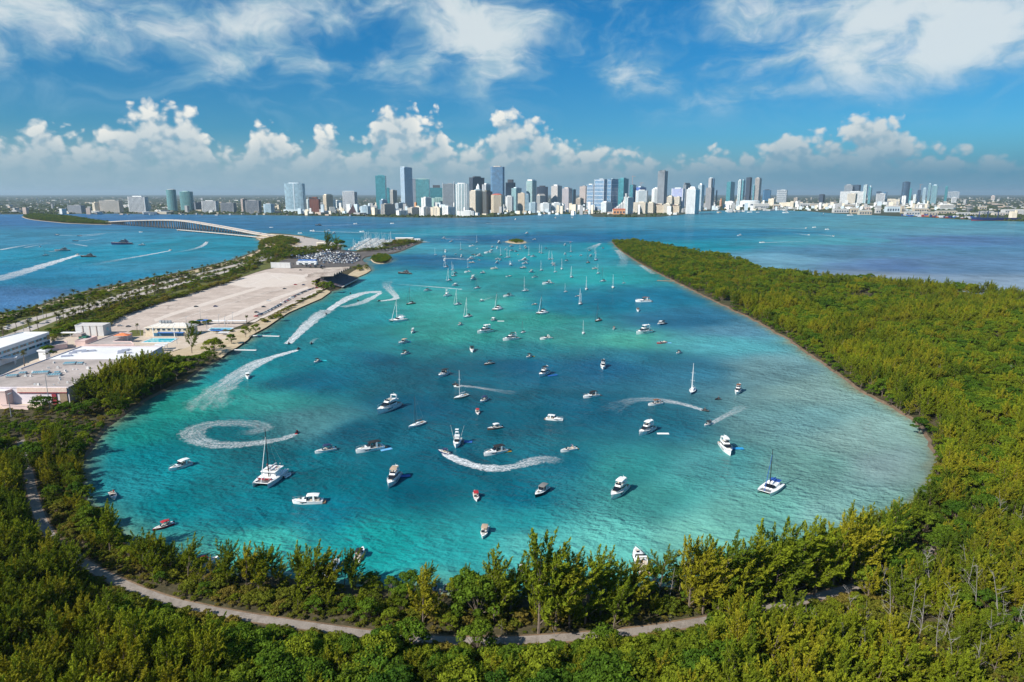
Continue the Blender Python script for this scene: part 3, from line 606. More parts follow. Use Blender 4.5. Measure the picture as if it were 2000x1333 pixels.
T = """228 264 391 416 .08 p G B rect ph4 |wide beige-grey apartment slab at the far left shore
282 313 383 416 .12 v D W rect ph5 |dark slab with white piers, between beige slab and green twin towers
352 370 369.5 412.5 0 b T S round ph3dome |left of the two round sea-green towers
378 399 373.5 411.5 0 b T S bow ph3 |right and broader of the two sea-green towers
167 192 401.5 417.5 .2 p G Y rect |low grey block, nearest the palm islet
212 226 395 416 .5 p G C rect ph6 |narrow cream block beside the wide beige-grey slab
402 419 395.5 412 .3 q D Y rect |small grey block right of the sea-green towers
419 445 392 415 .12 v D W rect ph4 |dark striped block with white piers, second right of the green towers
454 478 397 415.5 .12 v D Y rect |low dark block with grey piers, in front of the left shore trees
492 502 389 414.5 .4 p D P rect |narrow pinkish block tucked behind a dark striped one
501 525.5 391 417 .15 v D Y rect ph4 |dark striped block with pink neighbour at its left
533 552 398 417.5 .2 q L L oct ph5 |small pale-blue block left of the broad glass tower
575 610.5 357 414.5 0 g L L bow ph3 split pod |broad pale glass tower alone on the left shore
615 622 390 414.5 .5 h T W rect |slim teal slab against the red-brown building
621 638 385 416.5 .05 w N N rect slant |red-brown building with a sloping top
646 662 379.5 415.5 .42 p N C rect ph6crown |cream tower with brown side, right of red-brown building
681 711.5 373.5 416 .86 q D W rect ph4frame |white building covered by a window grid
715 733 402 420 .4 v L L oct ph5 |low pale-blue block right of the dark pyramid
746 764 342 414 .2 g T T rect ph2 |dark teal tower, first tall one from the left
763.5 771 367.5 412 .1 g T T rect |lower shoulder block attached right of dark teal tower
771 784 371 410 .5 v G B rect ph3 |beige ribbed tower behind the dark teal one
752 765 389 417 .4 b B L rect ph8 |pale blue-grey block at the foot of the dark teal tower
754 776.5 398 422 .3 v D B rect ph4 |grey block with two pale piers on the waterfront, by dark teal tower
792 812.5 325.5 412 .40 h B L rect ph2frame |tallest blue glass tower left of centre
781 801 397 415 .3 h D L rect |low glass block at the foot of the tallest left tower
812 820.5 350 410 .2 h B Y rect |slim dark blue tower against the tallest left tower
820 845.5 349 410 .22 g T S rect ph3frame |broad grey-green tower with a frame on the roof
847 870.5 362 405 .12 g T K rect ph12 |dark teal hotel block with a lower front
830 848 385 413 .45 m G W rect ph5 |white apartment block, left of the mint one
850 875 386 409 .3 m T S oct ph5 |mint-green apartment block with white top
871 892.5 359.5 412 .1 q G Y rect fin |grey office slab with a white fin at its left edge
892 919.5 357.5 420 0 v T W bow ph3 fin |tower with white and teal vertical stripes on the waterfront
895 929.5 412.5 423 0 m T W bow |low curved white-and-teal block on the water's edge
826 846.5 404 422 .4 m G W rect ph6 |low white block on the shore with grey front
847 869 404 422 .8 m G C rect ph8 |low cream block, third from left on this shore
869 891 402.5 421 .5 m G W rect ph10 |low white block left of the teal striped tower
803 826 405 421.5 .4 s G B rect ph6 |low beige-grey block beside the orange house
782 801.5 411.5 422.3 .3 m D W rect |smallest white block on the shore with dark stripes
817 822 396 412 .6 w G O rect |small orange building among the white blocks
920 947.5 344.5 405 .25 h D K rect ph4 |dark navy office tower left of the tallest one
920.5 945 372 418 .45 p G C rect ph3crown |cream tower with chamfered front below the navy tower
930 943 359 408 0 g L W oct ph22spire |steel-blue stepped crown tower among cream blocks
944.5 961 358.5 410 .4 v D W rect ph4 |white and dark tower left of the tallest navy tower
945 963 372 418 .4 h D V rect ph5 |dark olive tower with pale band at top
960 986 324.5 412 .2 g B B oct ph2 mast |tallest tower of the skyline, dark navy glass
961 983.5 378.5 418 .55 p N C oct ph6 domered |cream tower with a red dome on the shore
987 1007.5 351 410 .1 g D K oct ph10 taper |dark grey tower with rounded shoulders
988 1003 382.5 415 .7 p G W oct ph5 |white block with red roof edge right of the red dome
999 1018 366 413 .45 b S L rect ph4 |pale blue-green tower behind the white red-edged block
1011 1024 377.5 414.5 .95 h N C rect |cream tower with orange bands and square opening
1023 1031.5 380 413 .2 g L L rect taper |slim blue glass slope right of the orange-banded tower
1027 1046 351 411 .55 b S W rect ph4crown |tall white tower right of centre with pale blue right side
1046.5 1067 363 408 .1 q D K bow ph5 |dark tower with curved sloping crown
1046 1063.5 379 415.5 .35 q G B rect ph10 gable |grey-white gabled tower in front of the dark curved one
1032 1046.5 396 417 .4 q L L oct |small pale grey block below the tall white tower
1054 1073 396 416.3 0 p L W oct ph6 |left of two white octagonal shore blocks
1075 1094 395.5 416 0 p L W oct ph6 |right of two white octagonal shore blocks
1073.5 1094 361 407.5 .55 h N W rect ph5 |tower white on its left face and dark brown on its right
1094 1113 366.5 410.5 .6 h B P rect ph4 |tower with brick-red bands and a blue glass corner
1112 1120 370.5 408 .3 g D T rect |slim dark tower behind the brick-banded one
1120 1135 386.5 408.5 .5 p N B rect ph8step |small brown stepped tower by the river mouth
1126.5 1140.5 364 408 .75 h G P rect |tall pinkish slab left of the white-grid trio
1140 1154 359.5 410.5 .8 f B W rect ph3 |shortest of three blue towers framed in white grids
1154.5 1178 350.5 412 .68 f B W rect |broad blue tower framed in white grid, left of pair
1178 1201.5 350 410.5 .28 f B L rect |broad blue tower with a white grid, right of pair
1198 1219.5 347.5 408 .45 g T T rect ph3 |bright teal tower behind the grid-framed pair
1219.5 1233.5 361.5 402 .4 g T K rect |teal block under the crane
1232 1254.5 364 402 .3 g U L rect ph6 |bright blue block under construction beside the crane
1167.5 1189 393.5 416.5 .4 p L W rect ph10step |white stepped shore block left of the curved white one
1211.5 1229.8 386 418.5 .28 v T W rect |block with white side and sea-green striped front on island shore
1229 1255 395.5 417.5 .75 p G C rect |long cream island block with warm front
1232.5 1254.5 371 409 .5 v L W oct ph4 |white ribbed tower behind the cream island block
1254 1270 394.5 416.5 .6 p G C rect ph8 |cream island block stepping down, left part
1269 1288 398 416.5 .7 p N C rect slant |cream island block with sloping roof line
1262.5 1282.5 366.5 409 .55 p L W oct ph7 step |white tower with pointed top below the lattice tower
1272 1291.3 334.5 410 .56 q G Y rect |grey tower with dark triangular lattice at its top
1290.5 1306 382.5 411 .5 p G C rect ph9step |cream stepped tower right of the lattice tower
1304 1318 385 411 .6 p G C rect |cream tower joined to the stepped one
1285 1302 397.5 417 .6 p G C rect ph7 |low cream shore block right of the sloping one
1301 1318.5 399.5 417 .65 p N C rect slant |low cream shore block ending in a dark slope
1299.5 1322.5 367 410.5 .78 v U W rect ph3 |white tower with vivid blue stripes
1319.5 1338.5 357.5 405.5 .25 q G Y rect ph7disc |grey tower topped with a round disc
1327.5 1354.5 365 418.5 .52 p G W rect ph9step |large creamy white tower at the tip of the island
1348 1361.5 358.5 412.5 .4 b L W rect ph6 |slim white-blue tower behind the big creamy one
1363 1381 348.5 409.5 .45 s D Y rect ph30 |tower under construction with dark open floors
1366 1377.5 347 409 0 g B L oct ph3 |blue glass shaft rising out of the open floors
1381 1383.5 372 409 .5 s D Y rect |slim unfinished wing right of the open floors
1389 1394 387 404.5 .5 p G O rect ph35spire |small orange old tower with a pointed top
1401 1421.5 355 398 .3 g T T rect ph2 |teal slab, left end of the downtown group
1400 1415.5 393.5 402.5 .8 w G W rect |white podium block at the foot of the teal slab
1421.5 1429 351 402 .5 v T W rect ph3 |slim white-edged tower beside the teal slab
1428 1437 351 400 .3 g T L rect ph3 |second slim blue tower of the downtown group
1436.5 1448.5 347 400.5 .5 v D K rect |dark tower with a pale curved stripe, downtown group
1449 1454.5 362 398.5 .4 g T L rect |narrow low tower between dark and tall navy ones
1453 1468 347 396.5 .45 h D B rect ph3 |navy tower with pale left face, right end of the group
1469 1484 370.5 394 .4 g B K oct ph5 |squat blue tower right of the downtown group
1496.5 1514 371.5 397 .8 f G W rect |square tower with a thick white frame standing alone
1481 1497 388.5 403 .5 w G C rect |beige block between squat blue and white-framed towers
1504 1538.5 396.5 405 .6 w D C rect |long low beige hall with dark openings
1528 1537.5 386.5 401 .5 p N B rect |small beige office behind the low hall
1575 1589.5 379.5 396 .4 v D K rect ph4 |dark grey block left of the white hotel
1621.5 1635.5 360.5 393 .8 q G Y rect ph5 |grey tower at left of the tall backdrop slab
1635 1656 361.5 393 .5 q D K rect |navy slab behind the white hotel
1618.5 1657 374.5 398 .85 p G W rect |broad white hotel slab
1629 1651.5 378.5 401 .5 p G C rect |dark-sided block framed in cream before the white hotel
1656.5 1666.5 361.5 398.5 .4 v T W rect |bright teal-and-white slim tower right of the navy slab
1666 1677.5 363 398.5 .3 g T L rect slant |teal tower with sail-shaped top
1681.5 1696 374.5 392.5 .4 g D K rect |dark block behind the white-framed arch block
1695 1706.5 375.5 391 .3 g B K rect |second dark block, right of it
1683 1699.5 378.5 400 .7 v D W rect |block with thick white frame and stripes
1694 1724.5 389 400 .85 m G C rect ph6 |long cream apartment slab with even piers
1730.5 1742 355 398.5 .6 h B K bow ph2 |dark wavy tower, tallest of the right group
1741.5 1750.5 368.5 397 .4 g T T rect |teal tower right of the wavy one
1730 1738.5 383 400 .6 m G W rect |small white block before the wavy tower
1750.5 1757.5 380.5 397 .5 p L W rect |small pale tower, right group
1758 1770.5 371.5 399 .3 g D K rect |dark tower under the thin crane, right group
1767.5 1775.5 367 395.5 .5 b L L rect ph4 |pale blue tower behind the dark crane tower
1776.5 1784.5 358.5 396.5 .4 b T L rect ph4 |tall slim grey-green tower left of the twin-shafted one
1784.5 1799 361 398.5 .5 b T L rect ph4 |broad tower of two sea-green shafts
1808.5 1817 363.5 397 .4 b T T rect ph4 |slim dark teal tower at right end of the row
1817 1834.5 374.5 387.5 .85 f G W rect |white-framed block behind the slim teal tower
1823.5 1836 385.5 397 .5 v D W rect ph5 |small white columned block, last of the row
1896.5 1904.5 382 391.5 .6 p G P rect ph8 |pale pink block far across at the right
1965 1990.5 388 410 .45 m N C rect ph4 |tan pair of slabs joined by a roof, far right
653 668 388 411 .5 v L W rect ph8 |pale block behind the cream and brown tower
664 680 392 409 .5 s L W rect |pale wide low block left of the window-grid building
1108 1122 404 411 .5 w G C rect |low cream riverside hall
1122 1140 403 411.5 .4 w D B rect |low grey-brown riverside block
1148 1156 401 412 .8 w G W rect |small cream cube at the foot of the grid tower"""
BL = []
for row in T.split('\n'):
    a, lab = row.split('|'); p = a.split()
    x0, x1, yt, yb, sp = map(float, p[:5]); fpk = 'rect'; ex = p[8:]
    if ex and ex[0] in ('rect', 'oct', 'round', 'bow'): fpk = ex[0]; ex = ex[1:]
    ex2 = []
    for e in ex:
        if e.startswith('ph'):
            d = ''.join(c for c in e[2:] if c.isdigit()); r_ = e[2 + len(d):]; ex2.append('ph' + d); ex2.append(r_)
        else: ex2.append(e)
    BL.append(tower(x0, x1, yt, yb, sp, p[5], p[6], p[7], fpk, ' '.join(ex2), lab.strip()))
# the dark glass pyramid lobby in front of the window-grid building
y = G(700, 420.5)[1]; wd = 19 / FOC * y
root = tag(empty('glass_pyramid', (at_dist(699, y), y + 12, 1.5)), 'dark leaning glass pyramid in front of the white window-grid building', 'lobby')
hh = top_z(399.5, y) - 1.5
mb = MB(); mb.add([(-wd / 2, -10, 0), (wd / 2, -10, 0), (wd / 2, 12, 0), (-wd / 2, 12, 0), (wd * .12, 4, hh)], [(0, 1, 4), (1, 2, 4), (2, 3, 4)]); mb.add([(-wd / 2, -10, 0), (wd / 2, -10, 0), (wd / 2, 12, 0), (-wd / 2, 12, 0), (wd * .12, 4, hh)], [(3, 0, 4)], 1)
mb.build('glass_face', [GLASS['N'], GLASS['S']], root)
MB().box((0, 0, .8), (wd * 1.1, 24, 1.6)).build('plinth', WALL['Y'], root)
# dark triangular lattice on the grey tower: each lattice bar row a part
for r_ in BL:
    if 'triangular lattice' in r_['label']:
        y = r_.location.y; wd = 19.3 / FOC * y; H = top_z(334.5, y); hz = top_z(352, y)
        a = .56 * wd / math.cos(R(35))
        for i in range(7):
            z = H - 2 - i * (H - hz) / 7; k = 1 - i / 7.0
            MB().box((a / 2 - a * .42 * k, -(.44 * wd / math.sin(R(35))) / 2 - .7, z - 1.5), (a * .84 * k, 1.0, 2.4)).build('lattice_row', WALL['K'], r_)
        MB().box((0, 0, H + 1.0), (a * .8, 6, 4)).build('roof_truss', WALL['K'], r_)
# curved white block on the island, the arena, the low halls and the harbour
def arc_block(x0, x1, yt, yb, c, label, name='curved_building', steps=6):
    y = G(1000, yb, 1.5)[1]; wd = (x1 - x0) / FOC * y; h = top_z(yt, y) - 1.5
    root = tag(empty(name, (at_dist((x0 + x1) / 2, y), y + 12, 1.5)), label, 'building')
    for i in range(steps):
        k = (i + .5) / steps
        MB().box((-wd / 2 + wd * k, 0, h * (.25 + .75 * k) / 2), (wd / steps - .8, 22, h * (.25 + .75 * k))).build('terrace_block', WALL[c], root)
    mb = MB()
    for i in range(steps):
        k = (i + .5) / steps; hh = h * (.25 + .75 * k); z = 4
        while z < hh - 2: mb.box((-wd / 2 + wd * k, -11.1, z), (wd / steps * .7, .5, 1.5)); z += 4
    tag(mb.build('window_bands', GLASS['D'], root), kind='stuff')
arc_block(1189, 1213, 391, 418, 'W', 'white stepped terrace building climbing towards the sea-green striped block')
arc_block(1203, 1215, 375, 410, 'W', 'white ziggurat tower behind the white terraces', steps=4)
y = G(1448, 407)[1]
root = tag(empty('arena', (at_dist(1449, y), y + 40, 1.5)), 'broad white curved arena by the downtown bay', 'arena')
wd = 40 / FOC * y; hh = top_z(393, y)
MB().prism([(wd / 2 * math.cos(t), 40 * math.sin(t)) for t in np.linspace(0, 6.283, 25)[:-1]], 0, hh, 0, 0, .96).build('drum', WALL['W'], root)
for i in range(5): MB().box((wd * (-.36 + .18 * i), -37 + abs(i - 2) * 4, hh * .38), (wd * .12, 5, hh * .3)).build('window_band', GLASS['D'], root)
MB().prism([(wd * .42 * math.cos(t), 34 * math.sin(t)) for t in np.linspace(0, 6.283, 25)[:-1]], hh, hh + 4, 0, 0, .7).build('roof', WALL['L'], root)
# tower cranes
for px, yt, yb, lab in ((1224, 344, 400, 'tower crane with a pale jib above the teal block'), (1240, 357, 402, 'lower tower crane over the bright blue block'), (1760.5, 360.5, 398, 'thin tower crane over the dark tower at the right')):
    y = G(px, yb)[1]; h = top_z(yt, y); root = tag(empty('tower_crane', (at_dist(px, y), y, 1.5)), lab, 'crane')
    c = mat('crane_paint', (0.55,0.32,0.26), .6); MB().box((0, 0, h / 2), (2.6, 2.6, h)).build('mast', c, root)
    MB().box((8, 0, h - 6), (46, 1.8, 1.8)).build('jib', c, root); MB().box((-12, 0, h - 8), (5, 3, 4)).build('counterweight', WALL['Y'], root); MB().tube((0, 0, h), (28, 0, h - 5), .35).build('tie_bar', c, root)
# low halls, terminals and sheds of the port and the bay front
LOW = """1108 1130 410 416 C long low cream hall on the river mouth quay|1081 1100 411 417 W low white quay hall, left of river mouth|1137 1150 411 414.5 R red-roofed pavilion by the mangroves of the river mouth|1190 1213 408 419 O terracotta pavilion under the white terraces|1365 1378 397 407 C pale yellow building at the foot of the open-floored tower|1383 1389 402 408 W white kiosk by the bay front park|1455 1482 398 409 W white marketplace roofs right of the arena|1490 1503 399 407 C cream hall in front of the lone white-framed tower|1540 1560 397 404 W white low hall, left of the dark grey block|1560 1576 398 405 C cream low hall beside the dark grey block|1590 1617 398 406 W pale hall left of broad white hotel|1618 1640 399.5 405 C low yellow annex of the broad white hotel|1604 1632 408 416 W white flat shed at the left end of the port|1636 1651 406 417 C beige port shed with dark side|1652 1676 410.5 420 C cream port house with red roof edge|1664 1672 404 411 P small pink port office beside cream house|1683 1692 408 417 W white port house, right of the pink office|1703 1732 402 415 L large pale translucent port hall|1731 1736 400 417 C tall narrow cream port tower|1755 1782 407 414 C row of pale gabled port terminals|1740 1766 413 420 W white quay shed with trucks|1772 1800 414 421 C cream quay shed right of white one|1800 1836 412 418 C long cream quay terminal|1838 1862 415 421 W low white quay roof|1864 1884 416 422 B grey-beige quay shed before the grey terminal|1880 1905 412.5 419 Y grey terminal with dark openings|1905 1932 415 421 B wide low quay terminal|1925 1962 409 417 W long low hall with white roof, far right quay|1960 2002 412 420 Y broad grey quay hall at the right frame edge|1876 1890 403 410 C cream port office far right"""
for row in LOW.split('|'):
    p = row.split(); x0, x1, yt, yb = map(float, p[:4]); c = p[4]; lab = ' '.join(p[5:])
    y = G(1000, yb, 1.5)[1]; wd = (x1 - x0) / FOC * y; h = max(top_z(yt, y) - 1.5, 4); dpt = max(18, wd * .35)
    root = tag(empty('low_hall', (at_dist((x0 + x1) / 2, y), y + dpt / 2, 1.5)), lab, 'hall', 'low halls along the far bay front')
    MB().box((0, 0, h * .42), (wd, dpt, h * .84)).build('wall', {'W': wl('dull_white_wall', (0.58,0.58,0.56)), 'R': wl('dull_cream_wall', (0.55,0.47,0.36)), 'C': wl('dull_cream_wall', (0.55,0.47,0.36))}.get(c) or WALL[c], root)
    mb = MB(); x, q = wd / 2 + .8, dpt / 2 + .8
    mb.add([(-x, -q, h * .84), (x, -q, h * .84), (x, q, h * .84), (-x, q, h * .84), (-x, 0, h), (x, 0, h)], [(0, 1, 5, 4), (2, 3, 4, 5), (1, 2, 5), (3, 0, 4), (3, 2, 1, 0)]); mb.build('roof', WALL['R'] if c in 'RO' else wl('sheet_roof', (0.52,0.51,0.48)), root)
    nb = max(2, int(wd / 14))
    for i in range(min(nb, 9)): MB().box((-wd / 2 + wd * (i + .5) / min(nb, 9), -dpt / 2 - .1, h * .36), (wd / min(nb, 9) * .55, .4, h * .34)).build('opening', GLASS['D'], root)
# cruise ships, the navy freighter and the container stacks
def ship(px, py, L, hd, mbs, name, lab, cat):
    g = G(px, py); root = tag(empty(name, (g[0], g[1], 0), hd), lab, cat)
    for nm, mb, mt in mbs: mb.build(nm, mt, root)
def hull_mb(L, B, z, n=10, bow=.28):
    mb = MB(); rg = []
    for i in range(n + 1):
        t = i / n; k = 1 if t < 1 - bow else max(0.04, 1 - ((t - 1 + bow) / bow) ** 2)
        x = L * (t - .5); zz = z * (1 + .25 * max(0, t - .7) / .3)
        rg.append([(x, -B / 2 * k, zz), (x, -B / 2 * k * .8, -.5), (x, B / 2 * k * .8, -.5), (x, B / 2 * k, zz)])
    return mb.loft(rg)
def cruise(px, py, L, lab):
    B = 34; h = hull_mb(L, B, 14); sup = MB(); bal = MB(); fun = MB(); top = MB()
    for k in range(7): bal.box((-L * .02 + (k * -.5), 0, 16 + k * 3.2), (L * (.84 - .02 * k), B * .98, 1.0))
    sup.box((-L * .02, 0, 25.5), (L * .82, B * .9, 23)); top.box((-L * .1, 0, 39), (L * .5, B * .6, 4)); top.box((L * .22, 0, 40), (L * .12, B * .8, 5))
    fun.box((-L * .28, 0, 46), (14, 10, 14), 0, 0, .7)
    ship(px, py, L, R(4), [('hull', h, WALL['W']), ('cabin_block', sup, WALL['B']), ('balcony_decks', bal, WALL['W']), ('sun_deck', top, WALL['W']), ('funnel', fun, WALL['W'])], 'cruise_ship', lab, 'cruise ship')
cruise(1801, 408.5, 118, 'white cruise ship, left of two at the port'); cruise(1848, 410, 150, 'long white cruise ship with a blue-white stern, right of two')
L = 215; hb = hull_mb(L, 28, 13); dk = MB(); br = MB(); cr = MB(); keel = MB()
keel = hull_mb(L * 1.0, 28.6, 3.4); br.box((-L * .36, 0, 24), (22, 22, 24)); br.box((-L * .34, 0, 38), (14, 18, 6)); br.box((-L * .42, 0, 40), (7, 8, 14))
for q in (-.05, .16, .34): cr.tube((L * q, 0, 12), (L * q, 0, 44), 2.2, 1.6); cr.tube((L * q, 0, 36), (L * q + 26, 0, 46), 1.0, .7)
ship(1943, 431.5, L, R(180), [('hull', hb, mat('navy_hull', (0.02,0.035,0.13), .5)), ('boot_stripe', keel, mat('red_hull', (0.22,0.03,0.04), .6)), ('bridge_house', br, WALL['C']), ('cargo_cranes', cr, mat('navy_crane', (0.02,0.04,0.12), .5))], 'freighter', 'navy freighter with red waterline and three deck cranes at the right', 'freighter')
cc = [('blue', (0.02,0.09,0.42)), ('red', (0.36,0.05,0.05)), ('white', (0.7,0.7,0.72)), ('sky blue', (0.05,0.28,0.55)), ('orange', (0.55,0.17,0.05)), ('grey', (0.3,0.32,0.35)), ('navy', (0.02,0.03,0.13)), ('teal', (0.03,0.25,0.27))]
rs = random.Random(5)
for i in range(64):
    px = 1762 + i * 2.35 + rs.uniform(-.6, .6); py = 421.8 + (px - 1762) * .045 + rs.uniform(-1.2, .4)
    if px > 1905: py = 428 - rs.uniform(2.5, 4.5)
    n, c = rs.choice(cc); g = G(px, py, 1.5); ln = rs.choice((12, 12, 24)); st = rs.choice((1, 2, 2, 3, 4))
    root = tag(empty('container_stack', (g[0], g[1], 1.5), R(rs.choice((0, 0, 90)))), f'{n} shipping containers stacked on the port quay', 'containers', f'{n} container stacks on the port quay')
    for k in range(st): MB().box((rs.uniform(-.2, .2), 0, 1.3 + 2.62 * k), (ln, 4.9, 2.58)).build('container', mat(n.replace(' ', '_') + '_container', c, .6, .2, .4), root)
for i, px in enumerate((1889, 1893, 1897, 1901, 1905)):
    g = G(px, 413.5, 1.5); root = tag(empty('gantry_crane', (g[0], g[1] + 10 * i, 1.5), R(15)), 'pale gantry crane standing in the row behind the quay terminals', 'crane', 'gantry cranes of the port')
    c = WALL['Y']
    for sx in (-7, 7):
        for sy in (-5, 5): MB().box((sx, sy, 14), (1.4, 1.4, 28)).build('leg', c, root)
    MB().box((6, 0, 28), (44, 2.2, 2.2)).build('boom', c, root); MB().box((0, 0, 37), (1.6, 1.6, 16)).build('apex', c, root)
# the low viaduct to the port
vy = [G(x, y_, 8) for x, y_ in ((1478, 403.2), (1540, 402.2), (1600, 401.6), (1660, 400.2), (1720, 399.6), (1790, 402.5))]
root = tag(empty('port_viaduct', (0, 0, 0)), 'low pale viaduct running behind the port sheds', 'bridge')
ribbon('deck', smooth_line(vy, 2), 18, 15, WALL['W'], None, root); mb = MB()
vv = smooth_line(vy, 2)
for a, b in zip(vv[:-1], vv[1:]):
    c = ((a[0] + b[0]) / 2, (a[1] + b[1]) / 2, 13.6); mb.box(c, (math.dist(a[:2], b[:2]) + .3, 16, 2.4), math.atan2(b[1] - a[1], b[0] - a[0]))
mb.build('girder', WALL['C'], root)
for p in densify(vv, 62)[::1]: MB().box((p[0], p[1], 7), (3, 9, 11.5)).build('pier', WALL['Y'], root)
# countless low roofs and tree crowns of the plain behind: one mass each
rc = np.random.default_rng(3)
mb = MB(); nb = 0
while nb < 2600:
    yy = 3600 * math.exp(rc.uniform(0, 1.75)); px = rc.uniform(-150, 2150); x = at_dist(px, yy)
    sy = np.interp(px, [-150, 1560, 1700, 2000, 2150], [0, 0, 250, 900, 1000])
    if yy < np.interp(px, [-150, 300, 700, 1100, 1360, 1500, 2150], [4300, 3900, 3700, 4000, 4200, 4700, 5200]): continue
    big = rc.random() < .05; s = rc.uniform(9, 26) if not big else rc.uniform(18, 34); h = rc.uniform(4, 9) if not big else rc.uniform(14, 42)
    if rc.random() < .12 and not big: s, h = rc.uniform(40, 90), rc.uniform(8, 14)
    mb.box((x, yy, 1.5 + h / 2), (s, s * rc.uniform(.4, 1), h), rc.uniform(0, 3), int(rc.integers(0, 5)), 1.0, 5 if rc.random() < .6 else None); nb += 1
tag(mb.build('distant_suburb', [wl('dull_white_wall', (0.58,0.58,0.56)), wl('dull_cream_wall', (0.55,0.47,0.36)), WALL['Y'], wl('faded_pink_wall', (0.48,0.38,0.32)), WALL['Y'], wl('dull_white_wall', (0.58,0.58,0.56))]), 'countless pale low buildings of the plain behind the skyline', 'suburb', kind='stuff')
# front rank of small houses between the towers
mb = MB()
for i in range(430):
    px = rc.uniform(560, 1860); yb = rc.uniform(409, 421) if px < 1340 else rc.uniform(401, 412); p = G(px, yb, 1.5); s = rc.uniform(10, 28); h = rc.uniform(6, 26) if rc.random() < .6 else rc.uniform(25, 60)
    mb.box((p[0], p[1], 1.5 + h / 2), (s, s * .8, h), rc.uniform(-.7, 0), int(rc.integers(0, 5)), 1.0, 5)
tag(mb.build('waterfront_houses', [WALL['W'], WALL['C'], WALL['L'], WALL['W'], WALL['Y'], WALL['W']]), 'jumble of small pale buildings between the feet of the towers', 'houses', kind='stuff')
# ------------------------------------------------------------------ causeway bridge and the old low bridge beside it
M_conc = mat('bridge_concrete', (0.62,0.54,0.46), .85, .15, .08); M_pier = mat('pier_concrete', (0.20,0.18,0.17), .85, .2, .1)
root = tag(empty('causeway_bridge', (0, 0, 0)), 'long pale humped causeway bridge on many dark piers', 'bridge')
st = [(205,436.5,434.8),(225,438,433.2),(250,440.5,431.6),(300,444,430),(345,447,430.2),(375,449,433),(425,453,441.5),(470,457,450),(500,459.5,456),(532,462,461.2)]
dk = []
for gx, gy, dy_ in st:
    g = G(gx, gy); y = g[1]; dk.append((g[0], y, max(top_z(dy_, y), 1.6)))
dk = smooth_line(dk, 3); mb = MB(); pr = MB()
ribbon('deck', dk, 24, 0, M_road, None, root, zs=[p[2] + .02 for p in dk])
for a, b in zip(dk[:-1], dk[1:]):
    L = math.dist(a[:2], b[:2]); an = math.atan2(b[1] - a[1], b[0] - a[0]); dz_ = b[2] - a[2]; nn = (-math.sin(an), math.cos(an))
    for off, wdt, z0, z1, tgt in ((0, 23.4, -1.9, -.03, mb), (12.1, .5, -.6, 1.2, pr), (-12.1, .5, -.6, 1.2, pr)):
        vs = []
        for p in (a, b):
            for s_ in (-wdt / 2, wdt / 2):
                for z in (z0, z1): vs.append((p[0] + nn[0] * (off + s_), p[1] + nn[1] * (off + s_), p[2] + z))
        tgt.add(vs, [(0, 1, 3, 2), (4, 6, 7, 5), (0, 4, 5, 1), (2, 3, 7, 6), (1, 5, 7, 3), (0, 2, 6, 4)])
mb.build('girder', M_conc, root); pr.build('parapet', M_conc, root)
dd = densify(dk, 19.5)
for a, b in zip(dd[:-1], dd[1:]):
    if a[2] < 3.4: continue
    an = math.atan2(b[1] - a[1], b[0] - a[0]); q = MB()
    for s_ in (-8, 0, 8): q.box((-math.sin(an) * s_, math.cos(an) * s_, (a[2] - 2) / 2 - .5), (2.0, 2.2, a[2] - 2 + 1), an)
    q.box((0, 0, a[2] - 2.6), (2.4, 21, 1.3), an); q.box((0, 0, .5), (3.4, 21, 1.8), an)
    link('pier', q.mesh('pier', [M_pier]), root, (a[0], a[1], 0))
root = tag(empty('old_low_bridge', (0, 0, 0)), 'low old bridge running flat in front of the humped one', 'bridge')
lb = smooth_line([G(x, y, 4.0) for x, y in ((348,448.8),(400,453.2),(450,457.8),(500,462.8),(520,465))], 2)
mb = MB()
ribbon('deck', lb, 10, 4.3, M_conc, None, root)
for a, b in zip(lb[:-1], lb[1:]): mb.box(((a[0] + b[0]) / 2, (a[1] + b[1]) / 2, 3.6), (math.dist(a[:2], b[:2]) + .2, 10.4, 1.2), math.atan2(b[1] - a[1], b[0] - a[0]))
mb.build('girder', M_conc, root)
for p in densify(lb, 17): link('pier', MB().box((0, 0, 1.2), (2.0, 9.5, 3.6), .9).mesh('pier', [M_pier]), root, (p[0], p[1], 0))

# ------------------------------------------------------------------ school buildings, pools and pavilion on the left shore
M_white = mat('white_paint_wall', (0.78,0.79,0.80), .7, .06, .1); M_pink = mat('pink_wall', (0.66,0.50,0.47), .8, .10, .1)
M_lilac = mat('lilac_white_wall', (0.70,0.64,0.68), .8, .08, .1); M_wroof = mat('white_membrane', (0.80,0.79,0.78), .7, .06, .06, stain=((0.55,0.50,0.47), .5))
M_groof = mat('weathered_grey_roof', (0.42,0.36,0.33), .9, .22, .05, stain=((0.24,0.20,0.18), .75)); M_greywall = mat('pale_grey_block', (0.55,0.55,0.55), .8, .08, .2, stain=((0.38,0.37,0.36), .5))
M_glassd = mat('window_glass_dark', (0.03,0.055,0.07), .12, .3, .3, 0, .8); M_aqua = mat('aqua_spandrel', (0.22,0.52,0.60), .5, .1, .2)
M_red = mat('brick_red_paint', (0.30,0.035,0.05), .7, .15, .3); M_metal = mat('galvanised_metal', (0.42,0.44,0.46), .5, .15, .3, .4)
M_orange = mat('orange_canvas', (0.75,0.20,0.07), .8, .08, .3); M_blue = mat('blue_canvas', (0.03,0.16,0.50), .7, .12, .3); M_hip = mat('ribbed_pale_roof', (0.66,0.62,0.56), .6, .10, .4)
M_pool = mat('pool_water', (0.02,0.50,0.60), .06, .10, .15, 0, .6); M_green = mat('green_netting', (0.02,0.16,0.11), .8, .2, .3); M_fence = mat('fence_wood', (0.30,0.22,0.15), .8, .2, .5)
